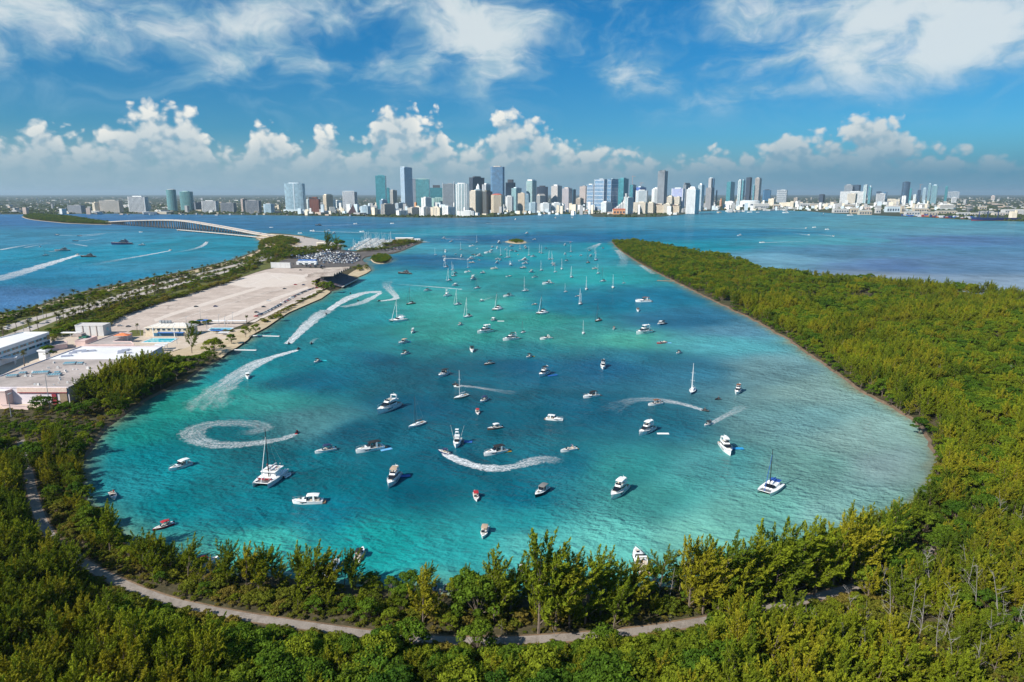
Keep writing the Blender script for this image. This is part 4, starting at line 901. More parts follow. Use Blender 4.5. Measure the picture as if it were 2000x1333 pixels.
def roof_block(name, pxs, zr, wall, roof, label, cat='building', z0=GZ, parapet=.5):
    """flat-roofed building whose roof outline is given by pixels at roof height"""
    pts = [G(x, y, zr)[:2] for x, y in pxs]; n = len(pts)
    if sum(pts[i][0] * pts[(i + 1) % n][1] - pts[(i + 1) % n][0] * pts[i][1] for i in range(n)) < 0: pts = pts[::-1]
    cx, cyy = sum(p[0] for p in pts) / n, sum(p[1] for p in pts) / n
    root = tag(empty(name, (cx, cyy, z0)), label, cat); lp = [(p[0] - cx, p[1] - cyy) for p in pts]; H = zr - z0
    MB().prism(lp, -.6, H - .25, 0, 0, 1, False).build('wall', wall, root)
    flat_poly('roof', lp, H - .3, roof, None, root)
    mb = MB()
    for i in range(n):
        a, b = lp[i], lp[(i + 1) % n]; L = math.dist(a, b); mb.box(((a[0] + b[0]) / 2, (a[1] + b[1]) / 2, H - .1), (L + .3, .4, parapet + .3), math.atan2(b[1] - a[1], b[0] - a[0]))
    mb.build('parapet', wall, root)
    root['cx'] = cx; root['cy'] = cyy
    return root
def local(root, px, py, z):
    g = G(px, py, z); return (g[0] - root.location.x, g[1] - root.location.y, z - root.location.z)
# great grey-and-white roofed hall
ZR = 11.0
hall = roof_block('school_hall', [(-130,757),(133,757),(292,691),(317,677),(158,677),(91,702),(0,735),(-60,757 - 0.1)][0:6] + [(0,735)], ZR, M_lilac, M_groof, 'huge flat school hall with half grey and half white roof')
flat_poly('white_roof_half', [local(hall, x, y, ZR)[:2] for x, y in ((94,701.3),(262,701.3),(291,690.2),(314.5,677.8),(160,677.8))], ZR - GZ - .27, M_wroof, None, hall)
for px, py, L, wd, n in ((137,711,7,5,6),(157,711,3.6,4,3),(80,729,9,4.5,8),(45,730,4,3,3),(24,735.5,6,3.4,5),(107,733.5,7,4,5),(112,729,3,3,3)):
    c = local(hall, px, py, ZR); sk = MB().box((c[0], c[1], c[2] + .35), (L, wd, .9), .25).build('skylight', M_metal, hall)
    for i in range(n): MB().box((c[0] + (i - (n - 1) / 2) * L / n * .97, c[1] + (i - (n - 1) / 2) * L / n * .25, c[2] + .95), (L / n * .7, wd * .85, .3), .25, 0, .8).build('pane', mat('skylight_glass', (0.20,0.42,0.50), .15, .2, .3), sk)
for px, py, L, wd in ((155,686,9,3),(167,687,5,2.4),(178,686,6,3),(130,696,7,3),(142,690,5,2),(240,686,7,2.6),(238,689.5,6,2),(246,684,6,2.4),(252,690,4,2)):
    c = local(hall, px, py, ZR); MB().box((c[0], c[1], c[2] + .2), (L, wd, 1.0), .5, 0, .85).build('roof_unit', mat('roof_unit_grey', (0.40,0.42,0.50), .6), hall)
for px, py in ((60,735),(75,752),(68,752),(105,752),(114,748),(83,724),(118,742),(150,722),(128,725),(165,713),(172,720),(113,719),(143,722),(130,727),(96,719),(40,722),(64,727),(179,727),(158,733),(49,735),(132,748),(117,738.5),(92,728),(106,709),(50,735),(147,748),(94,719)):
    c = local(hall, px, py, ZR); s_ = random.uniform(.7, 1.5); MB().box((c[0], c[1], c[2] + s_ / 2 - .3), (s_ * 1.2, s_, s_), random.random(), 0, .7).build('roof_vent', mat('vent_white', (0.66,0.64,0.62), .6), hall)
# front of the hall: fascia band, red door, wall panels
y0 = local(hall, 0, 757, ZR)[1]
xa, xb = local(hall, 34, 757, ZR)[0], local(hall, 131, 757, ZR)[0]
MB().box(((xa + xb) / 2, y0 - .45, ZR - GZ - 1.4), (xb - xa, .6, 2.6)).build('fascia', mat('peach_fascia', (0.72,0.56,0.47), .8), hall)
MB().box(((xa + xb) / 2, y0 - .42, ZR - GZ - 3.0), (xb - xa, .6, .5)).build('trim_band', M_red, hall)
MB().box((xa + (xb - xa) * .72, y0 - .25, 3), (2.6, .4, 6.4)).build('door', M_red, hall)
MB().box((xa + (xb - xa) * .91, y0 - .25, 4), (4.2, .4, 6.6)).build('shutter', M_fence, hall)
MB().box((xa + (xb - xa) * .41, y0 - .2, ZR - GZ - 5), (2.2, .3, 1.6)).build('window', M_pink, hall)
wing = roof_block('school_annex', [(-90,790 - 30),(34,757.5),(11,765),(-90,768)][0:0] + [(-90,757.6),(34,757.6),(9.5,765),(-90,765)], 9.8, M_pink, M_wroof, 'pink corner annex in front of the big grey roof')
roof_block('yard_wall', [(3,790),(54,793),(54,793.6),(3,790.6)], 3.2, M_pink, M_pink, 'low pink yard wall below the school hall', 'wall', parapet=.1)
# white three-storey office with two bands of windows
ofc = roof_block('school_office', [(-190,757),(0,681),(95.5,649.3),(45,649.3),(-60,674),(-260,720)], 13.0, M_white, M_wroof, 'long white three-storey school office with two rows of windows')
a = Vector(local(ofc, 0, 681, 13)); b = Vector(local(ofc, 95.5, 649.3, 13)); d = (b - a); L = d.length; d.normalize(); an = math.atan2(d.y, d.x); nn = Vector((d.y, -d.x, 0))
for rw, z in enumerate((8.6, 4.9)):
    for i in range(-3, 6):
        s_ = L * (.10 + .163 * i) ; c = a + d * s_ + nn * .06; c.z = z
        wn = MB().box(c, (L * .155, .35, 1.9), an).build('window', M_aqua, ofc)
        for k in (-.03, .035): MB().box(c + d * (L * k) + nn * .16, (L * .055, .16, 1.55), an).build('pane', M_glassd, wn)
c = a + d * (L * .965) + nn * .1; c.z = 8.4
MB().box(c, (L * .06, .5, 3.4), an).build('end_window', mat('olive_panel', (0.20,0.17,0.04), .5), ofc)
for z in (10.9, 6.9, 3.2): MB().box(a + d * (L * .35) + nn * .1 + Vector((0, 0, z - a.z)), (L * 1.25, .3, .25), an).build('string_course', M_white, ofc)
root = tag(empty('entrance_canopy', G(14, 712, GZ)), 'white flat canopy on posts beside the school office', 'canopy')
MB().box((0, 0, 5), (13, 7, .5), .5).build('canopy_roof', M_wroof, root)
for sx in (-5, 5):
    for sy in (-2.6, 2.6): MB().box((sx * .87 - sy * .5, sx * .5 + sy * .87, 2.5), (.4, .4, 5)).build('post', M_white, root)
roof_block('grey_walkway_block', [(95,677),(130,672),(131,667),(104,666)], 5.0, M_pink, M_groof, 'low grey-roofed block between the office and the warehouse')
tk = tag(empty('white_tank', G(88, 702, GZ)), 'small white square water tank tower by the dark bush', 'tank')
MB().box((0, 0, 3.2), (5, 5, 6.4)).build('tank_shaft', M_white, tk); MB().box((0, 0, 6.9), (6.2, 6.2, 1.0)).build('tank_top', M_white, tk)
# pale warehouse
wh = roof_block('warehouse', [(146,636.3),(158,631.3),(215.8,631.3),(200.5,636.6)], 10.0, M_greywall, mat('warehouse_roof', (0.62,0.58,0.56), .8, .1, .1), 'pale grey windowless warehouse beside the parking lot')
for q in (.27, .52, .76):
    a = Vector(local(wh, 146, 636.3, 10)); b = Vector(local(wh, 200.5, 636.6, 10)); c = a.lerp(b, q); MB().box((c.x, c.y - .2, 4.2), (.5, .6, 9.4)).build('wall_joint', M_groof, wh)
a = Vector(local(wh, 200.5, 636.6, 10)); b = Vector(local(wh, 215.8, 631.3, 10)); c = a.lerp(b, .5); MB().box((c.x + .2, c.y - .2, 5), (2.2, 1.2, 2.4), .6).build('wall_panel', M_aqua, wh)
low = roof_block('low_school_wing', [(166,673.5),(262,673.3),(256,667.5),(221,667.3),(258,650.5),(232,650.5),(196,663)], 5.2, M_pink, M_groof, 'low L-shaped pinkish school wing with grey roof')
for q in (.2, .42, .66, .86):
    a = Vector(local(low, 166, 673.5, 5.2)); b = Vector(local(low, 262, 673.3, 5.2)); c = a.lerp(b, q); MB().box((c.x, c.y - .15, 2.4), (5.0, .4, 1.4)).build('window', M_red, low)
roof_block('service_block', [(146,666),(166,666),(184,659),(190,657),(172,657)], 5.0, M_pink, M_pink, 'small pink service yard block next to the green netting')
root = tag(empty('netted_frame', G(165, 669, GZ)), 'dark green netted climbing frame beside the warehouse', 'frame')
MB().box((0, 0, 4.2), (6, 4, 2.4)).build('netting', M_green, root); MB().box((-4, 1, 6), (7, 6, 2.6)).build('upper_box', M_groof, root)
for sx in (-2.8, 2.8):
    for sy in (-1.8, 1.8): MB().tube((sx, sy, 0), (sx, sy, 5.4), .2).build('post', M_green, root)
root = tag(empty('white_shelter', G(140, 658, GZ)), 'long white shelter roof in front of the warehouse', 'shelter')
MB().box((0, 0, 3.6), (17, 4, .5)).build('shelter_roof', M_wroof, root)
for sx in (-7, 0, 7): MB().tube((sx, -1.4, 0), (sx, -1.4, 3.6), .15).build('post', M_white, root)
root = tag(empty('orange_awning', G(240.5, 669, GZ)), 'bright orange peaked awning over the low wing', 'awning')
mb = MB(); mb.add([(-6, -3, 6.0), (6, -3, 6.0), (6, 3, 6.0), (-6, 3, 6.0), (0, 0, 8.0)], [(0, 1, 4), (1, 2, 4), (2, 3, 4), (3, 0, 4), (3, 2, 1, 0)]); mb.build('canvas', M_orange, root)
for sx in (-5.6, 5.6):
    for sy in (-2.6, 2.6): MB().tube((sx, sy, 0), (sx, sy, 6), .12).build('post', M_metal, root)
# hip-roofed pavilion
pv = tag(empty('pool_pavilion', G(332, 652, GZ)), 'cream two-storey pavilion with a wide pale hipped roof', 'building')
e = [local(pv, x, y, 8.0) for x, y in ((279,641.5),(368,641.5),(389,634.5),(306,634.5))]; zr = 11.5
r0, r1 = local(pv, 310, 630.5, zr), local(pv, 360, 630.5, zr)
mb = MB(); mb.add([*e, r0, r1], [(0, 1, 5, 4), (1, 2, 5), (2, 3, 4, 5), (3, 0, 4), (3, 2, 1, 0)]); hr = mb.build('hipped_roof', M_hip, pv)
ce = Vector([sum(p[i] for p in e) / 4 for i in range(3)]); MB().prism([(ce.x + (p[0] - ce.x) * .93, ce.y + (p[1] - ce.y) * .9) for p in e], -.5, 7.9).build('wall', mat('cream_wall', (0.66,0.56,0.42), .8), pv)
for i in range(7):
    a, b = Vector(e[0]).lerp(Vector(e[1]), (i + .5) / 7), Vector(r0).lerp(Vector(r1), (i + .5) / 7); MB().tube(a + Vector((0, 0, .08)), b + Vector((0, 0, .08)), .16, .16, 4).build('roof_rib', M_white, hr)
fx0, fx1, fy = e[0][0] + 1.5, e[1][0] - 1.5, ce.y + (e[0][1] - ce.y) * .9 - .12
for i in range(8): MB().box((fx0 + (fx1 - fx0) * (i + .5) / 8, fy, 5.8), (2.2, .3, 1.5)).build('window', M_glassd, pv)
MB().box((fx0 + (fx1 - fx0) * .62, fy - 1.2, 3.3), ((fx1 - fx0) * .62, 2.6, .4)).build('blue_awning', M_blue, pv); MB().box((fx0 + (fx1 - fx0) * .55, fy - .1, 1.4), ((fx1 - fx0) * .7, .4, 2.6)).build('blue_panel', mat('blue_panel', (0.03,0.14,0.24), .6), pv)
for i in range(4): MB().box((local(pv, 318 + 6 * i, 629.5, zr)[0], r0[1] - 1, zr + .2), (1.8, 1.8, 1.6)).build('roof_unit', M_metal, pv)
for q in (.22, .72): MB().box((fx0 + (fx1 - fx0) * q, fy - 2.5, 4), (.5, .5, 8)).build('column', M_white, pv)
# pools with white rims, loungers' decks and canopies
def pool(pxs, lab, wat=None):
    pts = [G(x, y, GZ + .3)[:2] for x, y in pxs]; cx, cyy = np.mean([p[0] for p in pts]), np.mean([p[1] for p in pts])
    root = tag(empty('swimming_pool', (cx, cyy, GZ)), lab, 'pool'); lp = [(p[0] - cx, p[1] - cyy) for p in pts]
    flat_poly('pool_water', lp, .22, wat or M_pool, None, root); mb = MB()
    for i in range(len(lp)):
        a, b = lp[i], lp[(i + 1) % len(lp)]; mb.box(((a[0] + b[0]) / 2, (a[1] + b[1]) / 2, .17), (math.dist(a, b) + .9, .9, .34), math.atan2(b[1] - a[1], b[0] - a[0]))
    mb.build('pool_rim', M_white, root); return root
pool([(276,669),(334,668.6),(347,661),(297,661)], 'turquoise swimming pool in front of the cream pavilion')
pool([(406,645.5),(447,645.5),(457,640.5),(412,640.5)], 'pale blue pool further along the shore', mat('pool_water_pale', (0.16,0.50,0.66), .06, .1, .15))
for px, py, L, wd, zz, m_, lab in ((300,693,11,6,4.2,M_wroof,'white terrace canopy stepping down beside the big roof, nearest one'),(309,687,10,5,4.2,M_wroof,'white terrace canopy, middle of three by the pool fence'),(316,683,9,5,4.2,M_wroof,'white terrace canopy nearest to the pool'),(396,634,9,6,4,M_blue,'bright blue canopy behind the pavilion'),(425,633,16,4,3,M_wroof,'long white-grey awning behind the pale pool'),(463,633,18,4,3,M_wroof,'second long white awning right of the pale pool'),(424,652,10,4,3,M_blue,'blue shade sail in front of the pale pool'),(438,655,9,4,2.6,M_wroof,'white shade roof beside the blue sail'),(330,652.5,7,2,2.4,M_wroof,'white starting-block shelter behind turquoise pool')):
    root = tag(empty('shade_canopy', G(px, py, GZ)), lab, 'canopy'); an = .35 if py > 680 else 0
    MB().box((0, 0, zz), (L, wd, .3), an).build('canopy_roof', m_, root)
    for sx in (-L * .45, L * .45):
        for sy in (-wd * .4, wd * .4): MB().tube((sx * math.cos(an) - sy * math.sin(an), sx * math.sin(an) + sy * math.cos(an), 0), (sx * math.cos(an) - sy * math.sin(an), sx * math.sin(an) + sy * math.cos(an), zz), .12).build('post', M_white, root)
for p0, p1, lab in (((432,684.2),(501,685.6),'long thin white floating dock, nearer of two'), ((492,656.8),(546,658.2),'thin white floating dock, farther of two'), ((1283,549),(1332,550.5),'brown wooden landing stage at the far wooded shore'), ((1330,558.5),(1342,559.5),'small pale landing step right of wooden stage')):
    a, b = Vector(G(*p0)), Vector(G(*p1)); d = b - a; root = tag(empty('floating_dock', a.lerp(b, .5), math.atan2(d.y, d.x)), lab, 'dock')
    wd_ = 2.0 if 'white' in lab else 5.0; MB().box((0, 0, .45), (d.length, wd_, .35)).build('deck', M_white if 'white' in lab else M_fence, root)
    for q in (-.45, -.15, .15, .45): MB().tube((d.length * q, wd_ * .5 + .2, -1), (d.length * q, wd_ * .5 + .2, 1.5), .15).build('pile', M_fence, root)
# pier-side hut, gate house, big billboard wall and hangars around the boat yard
def hut(px, py, L, wd, h, wall, roof, lab, an=0.0, gable=True, name='boat_shed'):
    root = tag(empty(name, G(px, py, GZ), an), lab, 'building'); MB().box((0, 0, h * .4), (L, wd, h * .8)).build('wall', wall, root); x, y = L / 2 + .5, wd / 2 + .5
    mb = MB(); mb.add([(-x, -y, h * .8), (x, -y, h * .8), (x, y, h * .8), (-x, y, h * .8), (-x, 0, h), (x, 0, h)], [(0, 1, 5, 4), (2, 3, 4, 5), (1, 2, 5), (3, 0, 4), (3, 2, 1, 0)]); mb.build('roof', roof, root)
    for q in (-.3, 0, .3): MB().box((L * q, -wd / 2 - .1, h * .32), (L * .16, .3, h * .45)).build('door', M_glassd, root)
    return root
hut(626, 483, 15, 12, 11, mat('cream_wall', (0.66,0.56,0.42)), WALL['C'], 'cream gabled gate house before the marina', R(20)); hut(640, 484.5, 30, 9, 6.5, M_white, M_wroof, 'white low shed joined to the gate house', R(6))
hut(601, 514, 31, 10, 6, M_white, M_blue, 'boat yard shed with a bright blue roof'); hut(600, 517, 34, 9, 5, M_white, M_wroof, 'white-roofed shed in front of the blue one')
hut(790, 471, 44, 14, 9, mat('cream_wall', (0.66,0.56,0.42)), M_wroof, 'white-roofed club house at the tip of the marina point', R(3)); hut(814, 471, 18, 10, 6, M_white, M_wroof, 'small white kiosk at the very end of the marina point')
bb = tag(empty('white_screen_wall', G(548.5, 524.5, GZ), R(-8)), 'large pale grey blank screen wall at the end of the parking lot', 'screen')
for i in range(4): MB().box((-12.6 + 8.4 * i, 0, 5.0), (8.2, .8, 9)).build('panel', M_greywall, bb)
for i in range(5): MB().box((-16.8 + 8.4 * i, 1, 5), (.5, 1, 10)).build('post', M_metal, bb)
# floating marina docks
for p0, p1, lab in (((694,488),(730,467),'left marina pontoon lined with white yachts'), ((709,488.5),(743,469.5),'middle marina pontoon lined with white yachts'), ((733,486),(757,469.5),'right marina pontoon lined with white yachts')):
    a, b = Vector(G(*p0)), Vector(G(*p1)); d = b - a; root = tag(empty('marina_pontoon', a.lerp(b, .5), math.atan2(d.y, d.x)), lab, 'dock'); MB().box((0, 0, .5), (d.length, 3.2, .4)).build('deck', M_conc, root)
    for i in range(10): MB().tube((d.length * (-.46 + .1 * i), 1.8, -1), (d.length * (-.46 + .1 * i), 1.8, 2.6), .25).build('pile', M_fence, root)

# ------------------------------------------------------------------ grandstand over the water with its folded roof
A, B_ = Vector(G(667.5, 562, 1.5)), Vector(G(699, 546, 1.5)); u = (B_ - A); LEN = u.length; u.normalize(); an = math.atan2(u.y, u.x)
gs = tag(empty('grandstand', A, an), 'derelict concrete grandstand with folded cantilever roof over the water', 'grandstand')
# local x along the waterfront, local +y inland (checked below)
M_old = mat('stained_concrete', (0.36,0.30,0.25), .9, .35, .12, stain=((0.10,0.08,0.07), .8)); M_seat = mat('painted_seating', (0.13,0.12,0.15), .8, .5, .35, stain=((0.26,0.10,0.09), .7)); M_rooft = mat('folded_roof_concrete', (0.36,0.31,0.27), .9, .3, .1, stain=((0.16,0.12,0.10), .8))
NR = 16; DEP, RISE = 27.0, 9.5
for i in range(NR): MB().box((LEN / 2, DEP * (i + .5) / NR, 1.2 + RISE * i / NR), (LEN, DEP / NR, RISE / NR * 1.6)).build('seating_tier', M_seat, gs)
MB().box((LEN / 2, -1.0, .9), (LEN + 2, 2.0, .7)).build('front_walk', M_conc, gs)
for i in range(5):
    mb = MB(); x = LEN * (i + .5) / 5; mb.add([(x - .5, 0, .4), (x + .5, 0, .4), (x + .5, DEP, RISE + .4), (x - .5, DEP, RISE + .4), (x - .5, DEP, -1), (x + .5, DEP, -1), (x - .5, 0, -1), (x + .5, 0, -1)], [(0, 3, 4, 6), (1, 7, 5, 2), (4, 5, 7, 6)]); mb.build('raker_beam', M_old, gs)
nf = 8; zr0, zr1 = 15.5, 14.0; fw_ = LEN * 1.02 / nf
for i in range(nf):
    x0 = -LEN * .03 + fw_ * i; mb = MB(); y0, y1 = 9.0, 43.0; vs = []
    for y, z in ((y0, zr0), (y1, zr1)):
        for k, dz_ in ((0, 0), (.5, 3.0), (1, 0)): vs.append((x0 + fw_ * k, y, z + dz_))
        for k, dz_ in ((0, -.5), (.5, 2.4), (1, -.5)): vs.append((x0 + fw_ * k, y, z + dz_))
    mb.add(vs, [(0, 1, 7, 6), (1, 2, 8, 7), (3, 9, 10, 4), (4, 10, 11, 5), (0, 3, 4, 1), (1, 4, 5, 2), (6, 7, 10, 9), (7, 8, 11, 10), (0, 6, 9, 3), (2, 5, 11, 8)]); mb.build('roof_fold', M_rooft, gs)
    mb = MB(); xx = x0 + fw_ * .5; mb.add([(xx - .6, 25, RISE * .8), (xx + .6, 25, RISE * .8), (xx + .6, 31, 0), (xx - .6, 31, 0), (xx - .6, 22, zr0 - .6), (xx + .6, 22, zr0 - .6), (xx + .6, 27, zr0 - .9), (xx - .6, 27, zr0 - .9)], [(0, 1, 5, 4), (1, 2, 6, 5), (2, 3, 7, 6), (3, 0, 4, 7), (4, 5, 6, 7), (0, 3, 2, 1)]); mb.build('roof_column', M_old, gs)
MB().box((LEN / 2, 34, 5), (LEN * .96, 1, 9.5)).build('rear_wall', M_old, gs)

# ------------------------------------------------------------------ lamp posts
def lamp(px, pyb, h, lab, group=None, arm=2.2, heads=1, rz=0.0, z=GZ):
    root = tag(empty('street_lamp' if heads == 1 else 'floodlight_mast', G(px, pyb, z), rz), lab, 'lamp', group); MB().tube((0, 0, 0), (0, 0, h), .16 + h * .006, .10, 6).build('pole', M_metal, root)
    MB().tube((0, 0, h - .1), (arm, 0, h + .3), .08).build('arm', M_metal, root)
    for i in range(heads): MB().box((arm + (i - (heads - 1) / 2) * .0, (i - (heads - 1) / 2) * .8, h + .3), (1.1, .6, .3)).build('lamp_head', M_metal, root)
lamp(98, 800, 20, 'tall grey floodlight mast rising in front of the big grey roof', arm=1.0, heads=3)
lamp(22.5, 815, 13, 'shorter grey floodlight mast at the lower left beside pink annex', arm=1.0, heads=3)
for i, (px, py) in enumerate(((47,650),(130,620),(213,566 + 6),(305,556),(172,598),(370,540),(396,533),(262,580),(420,524),(457,514),(347,540),(85,622),(275,657.5),(346,672),(483,512),(515,497),(560,492),(610,478))): lamp(px, py, 9.5, 'thin grey lamp post standing beside the causeway carriageways', 'lamp posts along the causeway', rz=random.choice((.6, 3.6)))
for px, py in ((404,643),(365,640),(440,640),(392,625),(455,632),(428,637)): lamp(px, py, 10, 'thin pole lamp around the swimming pools', 'pole lamps around the swimming pools', arm=.8)
# ------------------------------------------------------------------ boats: shared part meshes, every boat an object of its own
def bm_(n, c, r=.35): return mat(n, c, r, .05, .6, 0, .5)
PAINT = {'w': bm_('white_gelcoat', (0.90,0.90,0.88)), 'k': bm_('black_gelcoat', (0.02,0.021,0.024)), 'n': bm_('navy_gelcoat', (0.02,0.035,0.11)), 'g': bm_('grey_gelcoat', (0.30,0.31,0.33)), 'b': bm_('brown_hull', (0.13,0.07,0.04)), 'r': bm_('red_gelcoat', (0.45,0.03,0.04)), 'c': bm_('cream_gelcoat', (0.66,0.58,0.42)), 'o': bm_('olive_hull', (0.20,0.20,0.12)), 's': bm_('slate_blue_hull', (0.16,0.25,0.36))}
CANV = {'k': mat('black_canvas', (0.018,0.018,0.02), .8), 'n': mat('navy_canvas', (0.015,0.03,0.10), .8), 'r': mat('red_canvas', (0.42,0.02,0.03), .8), 't': mat('tan_canvas', (0.46,0.34,0.24), .8), 'w': mat('white_hardtop', (0.82,0.82,0.80), .5), 'g': mat('grey_canvas', (0.20,0.19,0.18), .8), 'b': mat('bright_blue_canvas', (0.02,0.10,0.42), .8), 'x': mat('brown_canvas', (0.20,0.09,0.05), .8)}
M_teak = mat('teak_deck', (0.34,0.21,0.12), .7, .15, 1.5); M_cock = mat('cockpit_floor', (0.52,0.48,0.42), .7, .15, 1.0); M_dkg = mat('tinted_screen', (0.012,0.016,0.022), .08, .2, .5, 0, .8); M_alu = mat('bright_metal', (0.62,0.64,0.66), .35, .1, 1, .6); M_seatc = mat('cushion_vinyl', (0.60,0.52,0.42), .6, .2, 2); M_motor = mat('outboard_black', (0.02,0.02,0.022), .4); M_spar = mat('white_spar', (0.82,0.82,0.80), .4); M_sparK = mat('black_spar', (0.02,0.022,0.03), .4); M_anti = mat('antifoul_dark', (0.03,0.04,0.07), .7)
def boat_hull(L, B, zs, zb, flare=.90, fine=.50, n=12, stern=.92):
    """hull shell and its deck sheet"""
    h, d, st = MB(), MB(), MB(); rg = []; rim = []
    for i in range(n + 1):
        t = i / n; k = stern + (1 - stern) * min(t / .3, 1) if t < .3 else (1.0 if t < fine else max(0.015, 1 - ((t - fine) / (1 - fine)) ** 2.1))
        x = L * (t - .5); z = zs + (zb - zs) * t ** 1.6; hb = B / 2 * k; f = flare - .25 * max(0, t - .6) / .4
        rg.append([(x, hb, z), (x - L * .012 * t, hb * f, z * .30), (x - L * .03 * t, hb * f * .88, -.05), (x - L * .05 * t, 0.0, -.42 * (1 - .5 * t)), (x - L * .03 * t, -hb * f * .88, -.05), (x - L * .012 * t, -hb * f, z * .30), (x, -hb, z)])
        rim.append((x, hb * .97, z - .03))
    h.loft(rg, 0, False, False); h.add(rg[0], [(0, 1, 2, 3, 4, 5, 6)])
    pts = [r for r in rim]; vs = [(x, y, z) for x, y, z in pts] + [(x, -y, z) for x, y, z in pts]; m = len(pts)
    d.add(vs, [(m + i, m + i + 1, i + 1, i) for i in range(m - 1)])
    for a, b in zip(rg[:-1], rg[1:]):
        for s_ in (0, 6):
            p, q = a[s_], b[s_]; st.add([(p[0], p[1] * 1.004, p[2]), (q[0], q[1] * 1.004, q[2]), (q[0], q[1] * 1.03, q[2] - .10), (p[0], p[1] * 1.03, p[2] - .10)], [(0, 1, 2, 3)])
    return h, d, st
def wedge(mb, x0, x1, w0, w1, z0, h0, h1, rk=0.0):
    """block whose height runs from h0 (aft) to h1 (fore), width w0 to w1"""
    vs = [(x0, -w0 / 2, z0), (x1, -w1 / 2, z0), (x1, w1 / 2, z0), (x0, w0 / 2, z0), (x0, -w0 * .45, z0 + h0), (x1 - rk, -w1 * .42, z0 + h1), (x1 - rk, w1 * .42, z0 + h1), (x0, w0 * .45, z0 + h0)]
    mb.add(vs, [(0, 3, 2, 1), (0, 1, 5, 4), (1, 2, 6, 5), (2, 3, 7, 6), (3, 0, 4, 7), (4, 5, 6, 7)]); return mb
def canopy(mb, pl, x0, x1, w, z, th=.14):
    rg = []
    for i in range(6):
        t = i / 5; x = x0 + (x1 - x0) * t; zz = z + .18 * math.sin(math.pi * t); rg.append([(x, -w / 2, zz - .08), (x, -w / 4, zz), (x, w / 4, zz), (x, w / 2, zz - .08), (x, w / 2, zz - .08 - th), (x, -w / 2, zz - .08 - th)])
    mb.loft(rg)
    for x in (x0 + .2, x1 - .2):
        for s_ in (-1, 1): pl.tube((x, s_ * w * .46, z - 1.5), (x, s_ * w * .46, z - .05), .05, .05, 4)
def parts_run(c, k):
    """open runabout, nominal 8 m"""
    h, d, st = boat_hull(8, 2.55, .85, 1.15); P = [('hull', h, PAINT[c]), ('deck', d, PAINT['w']), ('rub_rail', st, PAINT['r' if k == 'r' else 'n'])]
    P.append(('cockpit', MB().box((-.9, 0, .93), (4.3, 1.95, .14)), M_cock)); P.append(('bow_well', MB().box((2.1, 0, 1.0), (1.6, 1.1, .12), 0, 0, .8), M_cock))
    ws = MB(); wedge(ws, .55, 1.15, 2.1, 1.5, .95, .62, .12, .2); P.append(('windshield', ws, M_dkg))
    for x, y in ((-2.4, 0), (-.3, .55), (-.3, -.55)): P.append(('seat', MB().box((x, y, 1.15), (.75, 1.7 if x < -1 else .6, .4)), M_seatc))
    P.append(('console', MB().box((.5, .55, 1.25), (.5, .6, .5)), PAINT['w']))
    mt = MB(); mt.box((-4.2, 0, .95), (.55, .5, .75), 0, 0, .8); mt.box((-4.2, 0, .3), (.2, .15, .7)); P.append(('outboard_motor', mt, M_motor)); P.append(('swim_platform', MB().box((-4.1, 0, .35), (.7, 2.0, .1)), PAINT['w']))
    if k != '-': cv, pl = MB(), MB(); canopy(cv, pl, -2.3, .6, 2.1, 2.55); P += [('canopy', cv, CANV[k]), ('canopy_frame', pl, M_alu)]
    return P
def parts_cru(c, k):
    """express cruiser, nominal 11 m"""
    h, d, st = boat_hull(11, 3.4, 1.15, 1.7); P = [('hull', h, PAINT[c]), ('deck', d, PAINT['w']), ('rub_rail', st, PAINT['n' if c == 'w' else 'w'])]
    cb = MB(); wedge(cb, .2, 4.2, 2.7, 1.1, 1.35, .75, .30); P.append(('cabin', cb, PAINT['w'])); P.append(('hatch', MB().box((2.3, 0, 1.98), (.7, .7, .08)), M_dkg))
    ws = MB(); wedge(ws, -.3, 1.5, 2.75, 1.9, 1.75, .95, .25, .35); P.append(('windshield', ws, M_dkg))
    for s_ in (-1, 1): P.append(('porthole_strip', MB().box((1.2, s_ * 1.62, .95), (2.4, .06, .28)), M_dkg))
    P.append(('cockpit', MB().box((-2.4, 0, 1.22), (4.4, 2.6, .12)), M_cock))
    for x, y, a, b in ((-4.0, 0, .8, 2.3), (-1.4, .75, .8, .8), (-1.4, -.75, .8, .8), (-2.6, -.95, 1.6, .6)): P.append(('seat', MB().box((x, y, 1.5), (a, b, .45)), M_seatc))
    ar = MB()
    for s_ in (-1, 1): ar.box((-2.4, s_ * 1.4, 2.3), (.8, .12, 1.9), 0, 0, .7)
    ar.box((-2.4, 0, 3.2), (.7, 2.7, .14)); P.append(('radar_arch', ar, PAINT['w']))
    P.append(('swim_platform', MB().box((-5.9, 0, .45), (1.2, 2.9, .12)), M_teak)); rl = MB()
    for s_ in (-1, 1): rl.path([(1.0, s_ * 1.55, 2.0), (3.4, s_ * 1.0, 2.3), (5.3, 0, 2.5)], [.04] * 3, 4)
    P.append(('bow_rail', rl, M_alu)); P.append(('sun_pad', MB().box((2.9, 0, 1.86), (1.5, .95, .1)), M_seatc))
    if k != '-': cv, pl = MB(), MB(); canopy(cv, pl, -4.2, .2, 2.8, 3.25); P += [('canopy', cv, CANV[k]), ('canopy_frame', pl, M_alu)]
    return P
